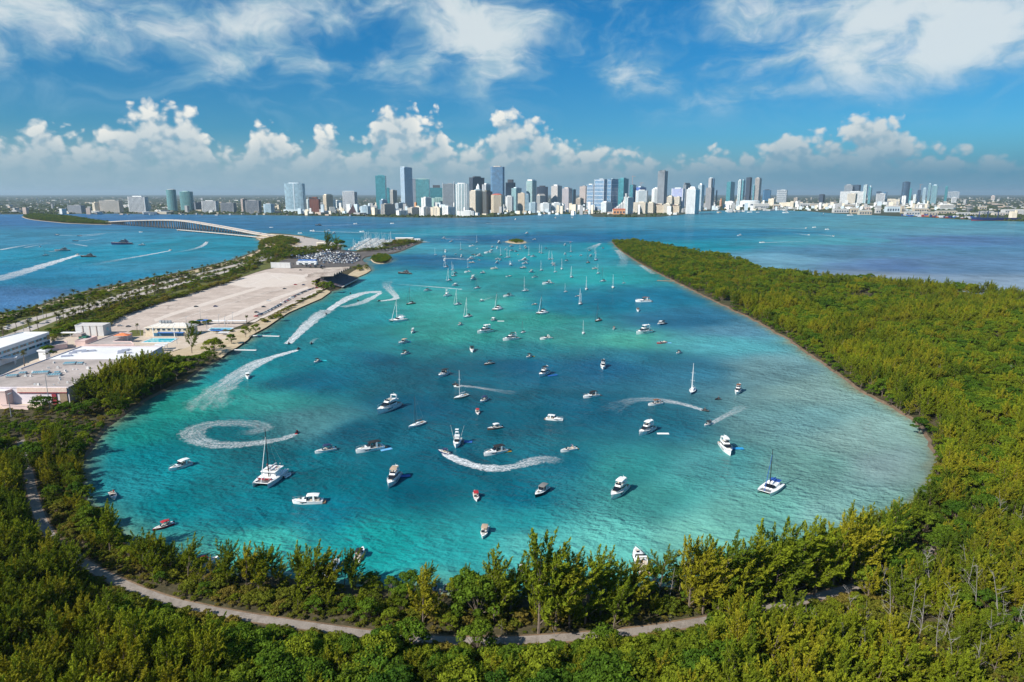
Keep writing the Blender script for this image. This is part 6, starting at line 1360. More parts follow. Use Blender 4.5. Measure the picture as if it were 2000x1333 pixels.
# dry-stored boats on the yard: far past the limit of boats kept singly, so one mass; each still a small real hull
yard_px = [(568,505),(590,499),(640,491),(676,494),(704,498),(706,507),(690,515),(640,516),(612,513)]
yp = [G(x, y, GZ) for x, y in yard_px]; big = MB(); cols = 'wwggnnkkss'; mm_ = [PAINT[q] for q in 'wgnks'] + [CANV['n'], CANV['b'], M_dkg, M_metal]
low_h, low_d, _ = boat_hull(8, 2.5, .9, 1.3, n=5)
bx0, bx1 = min(p[0] for p in yp), max(p[0] for p in yp); by0, by1 = min(p[1] for p in yp), max(p[1] for p in yp); n_st = 0
for gy in np.arange(by0, by1, 12.5):
    for gx in np.arange(bx0, bx1, 4.4):
        if not inside(np.array([[gx, gy]]), yp)[0] or rb.random() < .20 or (int(gy / 12.5) % 4 == 0 and rb.random() < .75): continue
        s_ = rb.uniform(.8, 1.3); an = R(90) + rb.uniform(-.1, .1); z0 = GZ + rb.choice((1.0, 1.0, 3.6, 6.2) if int(gy / 12.5) % 3 == 0 else (1.0, 1.0)); ca_, sa_ = math.cos(an) * s_, math.sin(an) * s_
        T_ = lambda q: (gx + q[0] * ca_ - q[1] * sa_, gy + q[0] * sa_ + q[1] * ca_, z0 + q[2] * s_)
        mi_ = 'wgnks'.index(rb.choice(cols)); base = MB()
        for v, f, m_ in ((low_h.v, low_h.f, mi_), (low_d.v, low_d.f, rb.choice((0, 1, 3, 5, 4, 3, 1)))): big.add([T_(q) for q in v], f, m_)
        bb_ = MB(); wedge(bb_, -1.5, 1.2, 1.9, 1.5, 1.0, .9, .3); big.add([T_(q) for q in bb_.v], bb_.f, rb.choice((0, 7, 7, 5, 8)))
        bb_ = MB(); bb_.box((0, 0, -.6), (4, 1.2, .8)); big.add([T_(q) for q in bb_.v], bb_.f, 8)
        n_st += 1
tag(big.build('stored_boats', mm_), 'countless white and blue boats on racks and trailers in the boat yard', 'boats', kind='stuff')
# floating mats and rafts beside the boats
MATC = {'yellow': (0.78,0.42,0.02), 'blue': (0.02,0.12,0.42), 'pale blue': (0.16,0.44,0.72), 'white': (0.78,0.78,0.78), 'cyan': (0.03,0.55,0.60), 'orange': (0.80,0.36,0.08), 'bright blue': (0.02,0.28,0.60)}
for px, py, L, wd, an, c, lab in ((989,882.5,4.5,2.2,10,'yellow','yellow floating mat at the stern of the black-topped cruiser'),(1122,877.5,3.6,2,10,'yellow','yellow floating mat behind the white motorboat in the middle'),(755,879,5.5,2,12,'pale blue','pale blue floating mat behind the long black-topped cruiser'),(789,931,5.5,2,5,'blue','dark blue floating mats beside the tan-topped yacht'),(914.5,863.5,4,2.6,0,'blue','blue floating lounge beside the fishing boat with tower'),(1080,734,7,2.0,8,'blue','dark blue raft trailing the black-topped flybridge yacht'),(1295,848,6,1.6,0,'white','long white floating mat behind the flybridge yacht'),(1439,877,6.5,2,0,'bright blue','bright blue floating mat behind the yacht with bow lower right'),(797,668.8,5,2.4,5,'bright blue','bright blue mat behind the white cruiser at left'),(633,705.3,3.6,1.8,5,'cyan','cyan float beside the small dark-topped motorboat'),(978,628,6.5,1.2,0,'white','white mat right of the small motorboat in mid lagoon'),(1074,661.8,3.4,1.8,0,'orange','orange mat at the stern of the mid-lagoon cruiser'),(1040,696.8,3,1.8,0,'yellow','yellow mat behind the small black-topped motorboat'),(1306,670.5,4.5,1.6,0,'pale blue','light blue mat behind the dark red motorboat'),(724,1137,3.5,2.4,30,'orange','orange and white inflatable at the beach behind the trees')):
    root = tag(empty('floating_mat', G(px, py), heading(px, py, an)), lab, 'mat'); m_ = mat(c.replace(' ', '_') + '_foam', MATC[c], .6)
    MB().box((0, 0, .12), (L, wd, .2)).build('mat_pad', m_, root)
    for s_ in (-1, 1): MB().tube((-L / 2, s_ * wd / 2, .2), (L / 2, s_ * wd / 2, .2), .16, .16, 6).build('side_tube', m_, root)
# jet skis pulled up on the beach
for px, py, an, lab in ((851,1150,75,'leftmost of three dark jet skis at the beach'),(870,1152,80,'middle of three dark jet skis at the beach'),(884,1152,85,'rightmost of three dark jet skis at the beach')): boat(px, py, 'pwc', 4.0, an, 'k', '-', lab, 'jet skis at the beach')
boat(580, 846, 'pwc', 4.2, 60, 'r', '-', 'jet ski at the head of the foam circle', 'jet skis on the lagoon')
boat(867, 885, 'run', 7, 165, 'n', 'n', 'navy motorboat at the head of the bright S-shaped wake', 'boats anchored in the lagoon')
boat(889, 752.5, 'pwc', 4.4, 175, 'k', '-', 'upper of two jet skis ahead of the foam streak', 'jet skis on the lagoon'); boat(892, 756, 'pwc', 4.0, 175, 'w', '-', 'lower white jet ski by the foam streak', 'jet skis on the lagoon')
for px, py, an, lab in ((583,682.5,20,'jet ski at the head of the widest foam trail'),(564,672.5,230,'jet ski ending the long foam trail at left'),(637,614.5,240,'jet ski in the middle of the twin foam trails'),(684,574,230,'jet ski starting the upper foam loop'),(699,588.5,230,'jet ski starting the lower foam loop'),(608,672.5,230,'jet ski with a tiny foam ring'),(740,589,190,'jet ski at the foam trail by the grandstand')): boat(px, py, 'pwc', 4.6, an, 'k', '-', lab, 'jet skis on the lagoon')

# ------------------------------------------------------------------ foam of the wakes: sheets lying on the water, torn by noise
def foam_mat():
    m = bpy.data.materials.new('sea_foam'); m.use_nodes = True; t = NT(m.node_tree); b = m.node_tree.nodes['Principled BSDF']; out = m.node_tree.nodes['Material Output']
    uv = t.node('ShaderNodeUVMap', uv_map='UV').outputs[0]; co = t.node('ShaderNodeTexCoord').outputs['Object']; at = t.node('ShaderNodeAttribute', attribute_name='fade').outputs['Fac']
    u, v, _ = t.sep(uv); e = t.m('MULTIPLY', t.m('ABSOLUTE', t.m('SUBTRACT', v, .5)), 2.0)
    wv = t.v('ADD', co, t.v('SCALE', t.v('SUBTRACT', t.noise(co, .35, 3, .6, out='Color'), (.5, .5, .5)), scale=3.2))
    n1 = t.noise(co, 0.42, 6, 0.70, 0.6); n2 = t.noise(t.xyz(t.m('MULTIPLY', u, .07), t.m('MULTIPLY', v, 7.0), 0.0), 1.0, 5, 0.65, 0.5)
    lace = t.m('SUBTRACT', 1.0, t.step(t.voro(wv, .55, 'DISTANCE_TO_EDGE'), 0.0, 0.20)); lace2 = t.m('SUBTRACT', 1.0, t.step(t.voro(wv, 1.5, 'DISTANCE_TO_EDGE'), 0.0, 0.22))
    rim = t.m('MULTIPLY', t.step(e, 0.50, 0.80), t.step(e, 0.99, 0.84)); soft = t.step(t.m('ADD', e, t.m('MULTIPLY', t.m('SUBTRACT', n1, .5), 2.2)), 1.02, .60)
    core = t.step(t.m('ADD', t.m('ADD', t.m('MULTIPLY', n1, .8), t.m('MULTIPLY', n2, .9)), t.m('ADD', t.m('MULTIPLY', at, .78), t.m('MULTIPLY', rim, .18))), 1.36, 1.72)
    lc = t.m('MULTIPLY', t.m('MAXIMUM', lace, t.m('MULTIPLY', lace2, .7)), t.step(t.m('ADD', t.m('MULTIPLY', at, .8), n2), .55, 1.15))
    veil = t.m('MULTIPLY', t.m('MULTIPLY', t.step(n1, .35, .75), at), .34)
    al = t.m('MULTIPLY', t.m('MULTIPLY', t.m('MINIMUM', t.m('ADD', t.m('MAXIMUM', core, t.m('MULTIPLY', lc, .8)), veil), 1.0), soft), t.m('MINIMUM', t.m('ADD', .25, t.m('MULTIPLY', at, 1.0)), .95))
    b.inputs['Base Color'].default_value = (0.80, 0.82, 0.83, 1); b.inputs['Roughness'].default_value = .9; t.set(b.inputs['Alpha'], al); return m
M_foam = foam_mat()
def wake(pxs, w0, w1, lab, f0=.75, f1=.15, peak=None):
    pts = densify(smooth_line([G(x, y, 0) for x, y in pxs], 3), 2.5); n = len(pts); ws = np.linspace(w0, w1, n) if peak is None else np.interp(np.linspace(0, 1, n), [0, .08, .45, 1], [w0, peak * .5, peak, w1])
    q_ = np.array(pts); ws = ws * (1 + (vnoise(q_[:, 0], q_[:, 1], 9, 51) - .5) * .5)
    vs, fs, uv, fd = [], [], [], []; s_ = 0
    for i, p in enumerate(pts):
        a, b = pts[max(i - 1, 0)], pts[min(i + 1, n - 1)]; d = Vector((b[0] - a[0], b[1] - a[1])); d = d.normalized() if d.length else Vector((1, 0)); q = (-d.y, d.x)
        if i: s_ += math.dist(p[:2], pts[i - 1][:2])
        t_ = i / (n - 1); f = f0 + (f1 - f0) * t_
        f *= min(1, (1 - t_) / .12) if f1 < .4 else 1
        for k in np.linspace(-.5, .5, 7): vs.append((p[0] + q[0] * ws[i] * k, p[1] + q[1] * ws[i] * k, .035)); uv.append((s_, k + .5)); fd.append(f)
    for i in range(n - 1):
        for k in range(6): b = i * 7 + k; fs.append((b, b + 7, b + 8, b + 1))
    me = bpy.data.meshes.new('foam_wake'); me.from_pydata(vs, [], fs); li = np.empty(len(me.loops), int); me.loops.foreach_get('vertex_index', li)
    me.uv_layers.new(name='UV').data.foreach_set('uv', np.array(uv)[li].ravel()); me.attributes.new('fade', 'FLOAT', 'POINT').data.foreach_set('value', fd); me.materials.append(M_foam); me.update()
    if me.polygons[0].normal.z < 0: me.flip_normals()
    return tag(link('foam_wake', me), lab, 'wake', 'foam wakes on the water')
wake([(581,684),(545,694),(500,709),(462,734),(432,758),(408,782),(398,806)], 3, 30, 'widest foam trail sweeping down the left side of the lagoon', .95, .22)
wake([(562,672),(580,655),(600,635),(622,616),(640,606)], 6, 20, 'dense foam trail between left beach docks and grandstand', .85, .6)
wake([(634,613),(655,597),(685,580),(715,571),(744,571)], 7, 20, 'upper half of the foam loop by the grandstand', .9, .7)
wake([(744,572),(722,585),(698,595),(668,600)], 5, 17, 'lower half of the foam loop by the grandstand', .9, .45)
wake([(738,588.5),(758,587),(778,583),(764,570),(752,556),(764,545)], 6, 20, 'foam zigzag right of the grandstand loop', .9, .15)
wake([(580,847),(552,858),(505,866),(445,871),(398,866),(370,853),(382,836),(420,827),(470,826),(510,831),(518,840),(490,845),(462,845)], 2, 9, 'circular foam wake in the left half of the lagoon', .62, .30, 13)
wake([(866,885),(890,897),(920,909),(960,916),(1000,914),(1035,902),(1068,896),(1096,904)], 2.5, 8, 'bright S-shaped foam wake in the middle', .98, .35, 9)
wake([(891,753),(930,757),(970,763),(1008,769)], 3, 9, 'straight foam streak right of the cream sailboat', .65, .15)
wake([(1377,803),(1345,792),(1295,782),(1245,779),(1208,790),(1185,808)], 3, 16, 'big foam arc on the right of the lagoon', .8, .05)
wake([(1387,829),(1410,816),(1435,804),(1456,792)], 3, 8, 'short foam wake behind the black-topped motorboat', .7, .2)
wake([(902,565.5),(850,561),(810,558),(770,555)], 4, 10, 'straight white wake in the far left of the anchorage', .95, .1)
wake([(607,671),(614,663),(622,661)], 3, 6, 'tiny foam ring below the foam loop', .5, .2)
wake([(153,498.5),(120,508),(75,522),(30,536),(0,544),(-60,556)], 10, 46, 'broadest wake in the left bay', .95, .45)
wake([(333,490),(290,498),(220,510),(140,525)], 6, 30, 'long slanting wake in the left bay', .9, .0)
wake([(404,473),(398,480),(380,487),(340,494),(300,500)], 10, 16, 'hooked wake by the causeway bridge', .9, .1)
wake([(0,488.5),(40,481),(80,475),(130,472)], 14, 14, 'pale wake leaving the left frame edge', .7, .1)
wake([(48,484),(80,478),(108,473)], 8, 12, 'thin wake above the grey sailboat', .6, .1)
wake([(116,460),(160,460),(210,455),(270,453),(330,451.5)], 7, 12, 'upper long wake in the left bay', .9, .1)
wake([(157,462),(185,460),(210,456)], 7, 12, 'second strand of the upper wake', .9, .2)
wake([(148,471.5),(170,470),(192,466)], 6, 10, 'short wake left of the navy superyacht', .8, .2)
wake([(170,481),(150,478),(128,473)], 6, 10, 'faint hooked wake above the grey motor yacht', .8, .0)
wake([(96,492),(122,490)], 6, 6, 'bow wave of the grey motor yacht', .8, .5)
wake([(611,452),(700,454.5),(800,457.5),(960,461)], 10, 16, 'long straight wake beyond the marina', .95, .1)
wake([(630,441.5),(700,438.5),(760,437),(840,434.5)], 10, 14, 'wake of the dark vessel off the city shore', .8, .05)
wake([(950,437),(1000,440)], 10, 14, 'short wake under the tallest tower', .8, .05)
wake([(918,432.5),(950,433)], 10, 14, 'short wake under the cream chamfered tower', .8, .05)
wake([(1575,446.5),(1520,446),(1450,445)], 8, 14, 'long wake in the right bay', .9, .15)
wake([(1579,459.5),(1560,457),(1545,455)], 8, 10, 'short white wake right of the spit', .8, .2)
wake([(1628,462),(1605,459),(1580,456)], 8, 10, 'rightmost wake in the bay', .8, .05)
wake([(1488,474.5),(1560,472),(1640,470)], 7, 12, 'lowest wake of the right bay', .8, .0)
wake([(1450,446),(1490,443)], 8, 12, 'faint upper wake in the right bay', .5, .0)
wake([(868,505.5),(890,505),(910,508)], 8, 26, 'foam patch among the left boats of the anchorage', .8, .2)
wake([(1172,476),(1160,482),(1148,490)], 10, 34, 'pale foam wash near the tip of the spit', .7, .15)
wake([(1206,489),(1216,500),(1220,512),(1210,526)], 16, 20, 'white surf band along the spit, farther one', .55, .2)
wake([(1252,519),(1264,527),(1276,535)], 10, 9, 'white surf band on the spit beach, nearer one', .55, .4)
wake([(1118,472),(1080,471),(1042,471)], 8, 10, 'thin wake right of the sandy islet', .7, .0)
wake([(868,467),(900,468),(940,471)], 8, 12, 'wake of the yacht beyond the marina point', .8, .0)
wake([(826,472),(842,474)], 8, 10, 'short wake at the marina point', .9, .2)
wake([(1690,815),(1695,850),(1705,875),(1680,905)], 5, 6, 'faint foam line in the pale right corner of the lagoon', .22, .05)
wake([(940,588),(955,583),(965,580)], 4, 9, 'short faint wake of the small motorboat', .6, .0)
# ------------------------------------------------------------------ vegetation
def leaf_mat(name, dark, lightc, warm, trans=.30):
    m = bpy.data.materials.new(name); m.use_nodes = True; t = NT(m.node_tree); m.node_tree.nodes.remove(m.node_tree.nodes['Principled BSDF']); out = m.node_tree.nodes['Material Output']
    r_ = t.node('ShaderNodeObjectInfo').outputs['Random']; tn = t.node('ShaderNodeAttribute', attribute_name='tint').outputs['Fac']
    loc = t.node('ShaderNodeObjectInfo').outputs['Location']; pa = t.noise(loc, .016, 3, .6); pb = t.noise(t.v('ADD', loc, (311.0, 97.0, 0.0)), .05, 3, .6)
    f = t.m('ADD', t.m('MULTIPLY', r_, .5), t.m('MULTIPLY', t.step(pa, .36, .64), .5)); c = t.mix(f, dark, lightc); c = t.mix(t.m('MULTIPLY', t.step(t.m('ADD', pb, t.m('MULTIPLY', t.m('FRACT', t.m('MULTIPLY', r_, 7.31)), .30)), .60, .82), .80), c, warm); c = t.v('SCALE', c, scale=t.m('ADD', .30, t.m('MULTIPLY', tn, 1.32)))  # strong tint range puts highlight and shade contrast into the leaf colour
    d = t.node('ShaderNodeBsdfDiffuse'); t.set(d.inputs[0], c); tr = t.node('ShaderNodeBsdfTranslucent'); t.set(tr.inputs[0], t.v('MULTIPLY', c, (1.15, 1.05, .5)))
    mx = t.node('ShaderNodeMixShader'); mx.inputs[0].default_value = trans; t.l.new(d.outputs[0], mx.inputs[1]); t.l.new(tr.outputs[0], mx.inputs[2]); t.l.new(mx.outputs[0], out.inputs[0]); return m
L_cas = leaf_mat('casuarina_needles', (0.06,0.105,0.012), (0.215,0.25,0.015), (0.275,0.245,0.018), .24)
L_bro = leaf_mat('mangrove_leaves', (0.042,0.095,0.012), (0.115,0.185,0.016), (0.19,0.22,0.016))
L_shr = leaf_mat('shrub_leaves', (0.065,0.10,0.012), (0.17,0.18,0.02), (0.20,0.15,0.035))
L_palm = leaf_mat('palm_fronds', (0.05,0.075,0.014), (0.11,0.12,0.022), (0.15,0.13,0.04))
M_bark = mat('grey_brown_bark', (0.17,0.13,0.10), .9, .3, 2.0); M_dead = mat('bleached_dead_wood', (0.25,0.23,0.21), .85, .3, 2.0)
def leaves_mesh(name, C, A, Wd, tint, m):
    """C centres, A half-axis along the blade, Wd half-axis across: one quad per blade"""
    n = len(C); v = np.stack([C - A - Wd * .6, C - A * .1 - Wd, C + A, C - A * .1 + Wd], 1)
    me = bpy.data.meshes.new(name); me.vertices.add(n * 4); me.vertices.foreach_set('co', v.astype(np.float32).ravel()); me.loops.add(n * 4); me.loops.foreach_set('vertex_index', np.arange(n * 4, dtype=np.int32)); me.polygons.add(n); me.polygons.foreach_set('loop_start', np.arange(0, n * 4, 4, dtype=np.int32)); me.polygons.foreach_set('loop_total', np.full(n, 4, dtype=np.int32))
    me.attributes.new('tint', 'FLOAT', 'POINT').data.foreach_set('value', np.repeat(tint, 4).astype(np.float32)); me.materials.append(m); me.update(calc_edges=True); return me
def unit(v): return v / np.maximum(np.linalg.norm(v, axis=-1, keepdims=True), 1e-6)
def casuarina(seed, H=14.0, nl=9, spread=.30, lean=.05, dens=1.0, open_=.0):
    """wind-swept casuarina: a leaning stem, steep limbs, each limb a row of feathery plumes that end in points"""
    g = np.random.default_rng(seed); tr = MB(); ph = g.uniform(0, 6); C, A, Wd, T_ = [], [], [], []
    pts = [(H * lean * t ** 1.4 + .2 * math.sin(3 * t + ph) * t, H * .03 * math.sin(ph) * t, H * .9 * t) for t in np.linspace(0, 1, 7)]
    tr.path(pts, [.21 * (1 - .85 * i / 6) for i in range(7)], 5); P = np.array(pts); limbs = [(P[3], P[6] + np.array([H * .03, 0, H * .08]), 1.0)]
    for k in range(nl):
        t = .10 + .62 * (k + g.random() * .8) / nl; i = int(t * 6); b = P[i] + (P[i + 1] - P[i]) * (t * 6 - i); az_ = k * 2.4 + g.uniform(-.6, .6); el_ = R(g.uniform(40, 66)); ln = H * g.uniform(.30, .50) * (1.05 - .45 * t) * (spread / .30) ** .5
        d = np.array([math.cos(az_) * math.cos(el_), math.sin(az_) * math.cos(el_), math.sin(el_)]); e = b + d * ln + np.array([ln * .16, 0, ln * .14]); limbs.append((b, e, 1.0 - .3 * t)); tr.path([tuple(b), tuple(b + (e - b) * .5 - np.array([0, 0, ln * .03])), tuple(e)], [.08, .05, .015], 3)
    for (b, e, wt) in limbs:
        L = np.linalg.norm(e - b); n = max(5, int(L * 1.35)); ax = (e - b) / L
        for j in range(n + 1):
            q = (.18 if open_ < .5 else .34) + (.82 if open_ < .5 else .66) * j / n; o = b + (e - b) * q; a = g.uniform(0, 6.28); u1 = np.cross(ax, (0.3, .2, 1.0)); u1 /= np.linalg.norm(u1); u2 = np.cross(ax, u1)
            if j == n: d = unit(ax + np.array([.12, 0, .25])); ln = g.uniform(1.6, 2.8)
            else: d = unit(ax * g.uniform(.5, 1.0) + (u1 * math.cos(a) + u2 * math.sin(a)) * g.uniform(.6, 1.0) + np.array([.22, 0, .22])); ln = g.uniform(1.3, 2.9) * (1.15 - .5 * q) * (H / 14)
            m_ = int(25 * ln * dens); s_ = g.random(m_)[:, None]; rad = (.36 * (1 - s_) ** .8 + .04) * g.uniform(.85, 1.2); base = o + d * ln * s_ + g.normal(0, 1, (m_, 3)) * rad * .62
            dv = unit(d * .9 + g.normal(0, .5, (m_, 3)) + np.array([.18, 0, .15])); C.append(base); A.append(dv * g.uniform(.20, .42, (m_, 1))); Wd.append(unit(np.cross(dv, g.normal(0, 1, (m_, 3)))) * g.uniform(.06, .12, (m_, 1))); T_.append(np.clip(.25 + .45 * s_[:, 0] + .15 * q + g.normal(0, .14, m_), 0, 1))  # tint painted lighter at plume tips, darker inside, like lit ends and shaded gaps
    return tr, leaves_mesh('crown', np.concatenate(C), np.concatenate(A), np.concatenate(Wd), np.concatenate(T_), L_cas)
def broadleaf(seed, H=8.0, Wd_=8.0, nc=26, m=None, leaf=.30, per=95, flat=.62):
    g = np.random.default_rng(seed); tr = MB(); C, A, Wd, T_ = [], [], [], []; ct = []
    for k in range(nc):
        r_ = math.sqrt((k + .5) / nc) * .46; a = k * 2.4 + g.uniform(-.3, .3); x, y = math.cos(a) * r_ * Wd_, math.sin(a) * r_ * Wd_; z = H * (.52 + .40 * math.sqrt(max(0, 1 - (r_ / .5) ** 2)) * g.uniform(.75, 1.08)) - (H * .22 if r_ > .38 else 0); ct.append((x, y, z)); rad = Wd_ * g.uniform(.09, .19); z += g.normal(0, H * .045)
        tr.tube((x * .12, y * .12, H * .25), (x * .85, y * .85, z - rad * .4), .08, .03, 3); n = per; v = unit(g.normal(0, 1, (n, 3))); v[:, 2] = np.abs(v[:, 2]) * .9 - .18; v = unit(v); pos = np.array((x, y, z)) + v * np.array([rad, rad, rad * flat * 1.2]) * g.uniform(.62, 1.05, (n, 1))
        nn = unit(v + g.normal(0, .5, (n, 3)) + np.array([0, 0, .4])); u_ = unit(np.cross(nn, g.normal(0, 1, (n, 3)))); w_ = np.cross(nn, u_); s_ = g.uniform(.7, 1.25, (n, 1)) * leaf; C.append(pos); A.append(u_ * s_); Wd.append(w_ * s_ * .62); T_.append(np.clip(.45 + .28 * v[:, 2] + g.normal(0, .16, n) + g.normal(0, .1), 0, 1))  # tint painted lighter on the upper leaves of each clump, as if lit
    tr.path([(0, 0, 0), (.1, .05, H * .25), (.0, .1, H * .55)], [.22, .17, .08], 5)
    return tr, leaves_mesh('crown', np.concatenate(C), np.concatenate(A), np.concatenate(Wd), np.concatenate(T_), m or L_bro)
def palm(seed, H=8.0, fan=False):
    g = np.random.default_rng(seed); tr = MB(); tr.path([(0, 0, 0), (.15, 0, H * .4), (.3, .1, H * .75), (.35, .1, H)], [.26, .18, .15, .15], 6); C, A, Wd, T_ = [], [], [], []; top = np.array([.35, .1, H])
    for k in range(26):
        a = k * 2.4; el_ = R(g.uniform(-35, 75)); ln = g.uniform(1.9, 2.5) if not fan else g.uniform(1.2, 1.7); p = top.copy(); d = np.array([math.cos(a) * math.cos(el_), math.sin(a) * math.cos(el_), math.sin(el_)])
        for i in range(5):
            nx = p + d * ln / 5; s_ = np.cross(d, (0, 0, 1)); s_ = s_ / max(np.linalg.norm(s_), 1e-3); wd = (.34, .46, .44, .34, .16)[i] * (1.5 if fan else 1)
            for q in (-1, 1): C.append((p + nx) / 2 + s_ * q * wd * .55 + np.array([0, 0, -.08])); A.append((nx - p) * .55); Wd.append(s_ * wd * .5 + np.array([0, 0, -.12 * 1]) * q); T_.append(.35 + .1 * i + g.normal(0, .12))
            p = nx; d = d + np.array([0, 0, -.24 - .05 * i]); d = d / np.linalg.norm(d)
    return tr, leaves_mesh('crown', np.array(C), np.array(A), np.array(Wd), np.clip(np.array(T_), 0, 1), L_palm)
def snag(seed, H=9.0):
    g = np.random.default_rng(seed); tr = MB(); lx, ly_ = g.uniform(-.28, .28) * H, g.uniform(-.15, .15) * H; P = np.array([(lx * t ** 1.2 + .2 * math.sin(4 * t), ly_ * t, H * t) for t in np.linspace(0, 1, 6)]); tr.path([tuple(p) for p in P], list(.085 * (1 - .75 * np.linspace(0, 1, 6))), 5)
    for k in range(9):
        t = g.uniform(.3, .97); i = min(int(t * 5), 4); b = P[i] + (P[i + 1] - P[i]) * (t * 5 - i); a = g.uniform(0, 6.28); d = np.array([math.cos(a), math.sin(a), g.uniform(.4, 1.4)]); d /= np.linalg.norm(d); ln = H * g.uniform(.12, .32) * (1.1 - t * .6); m_ = b + d * ln * .55; e = m_ + unit(d + g.normal(0, .35, 3)) * ln * .5; tr.path([tuple(b), tuple(m_), tuple(e)], [.035, .026, .012], 3)
        for r_ in range(2): q = b + (e - b) * g.uniform(.4, .9); tr.tube(tuple(q), tuple(q + unit(d + g.normal(0, .7, 3)) * ln * .35), .018, .008, 3)
    return tr
PROTO = {}
def proto(key, tr, crown, bark=None):
    tm = tr.mesh('trunk', [bark or M_bark]); PROTO[key] = (tm, crown)
for i in range(6): proto(('cas', i), *casuarina(20 + i, nl=(11, 9, 13, 8, 12, 10)[i], spread=(.30, .26, .36, .38, .20, .33)[i], lean=(.05, .16, .03, .10, .04, -.05)[i], open_=(0, .6, 0, .8, 0, .3)[i]))
for i in range(4): proto(('bro', i), *broadleaf(40 + i, H=(8, 7, 9, 7.5)[i], Wd_=(8.5, 9.5, 8, 7.5)[i], nc=(19, 22, 17, 24)[i], per=(120, 110, 130, 100)[i]))
for i in range(3): proto(('shr', i), *broadleaf(60 + i, H=(2.8, 2.2, 3.4)[i], Wd_=(4.2, 4.8, 4.0)[i], nc=13, m=L_shr, leaf=.20, per=80))
for i in range(2): proto(('palm', i), *palm(70 + i, (8.0, 6.5)[i], bool(i)))
NOMH = {'cas': 14.0, 'bro': 8.0, 'shr': 2.8, 'palm': 8.0}
TN2 = {'cas': 'casuarina_tree', 'bro': 'broadleaf_tree', 'shr': 'shrub', 'palm': 'palm_tree'}; TCAT = {'cas': 'tree', 'bro': 'tree', 'shr': 'shrub', 'palm': 'palm tree'}
def tree(kind, i, loc, h, rz, label, group, wide=1.0):
    n = {'cas': 6, 'bro': 4, 'shr': 3, 'palm': 2}[kind]; tm, cm = PROTO[(kind, i % n)]; s_ = h / NOMH[kind]
    root = empty(TN2[kind], loc, rz); root.scale = (s_ * wide, s_ * wide, s_)
    link('trunk', tm, root); link('crown', cm, root); return tag(root, label, TCAT[kind], group)
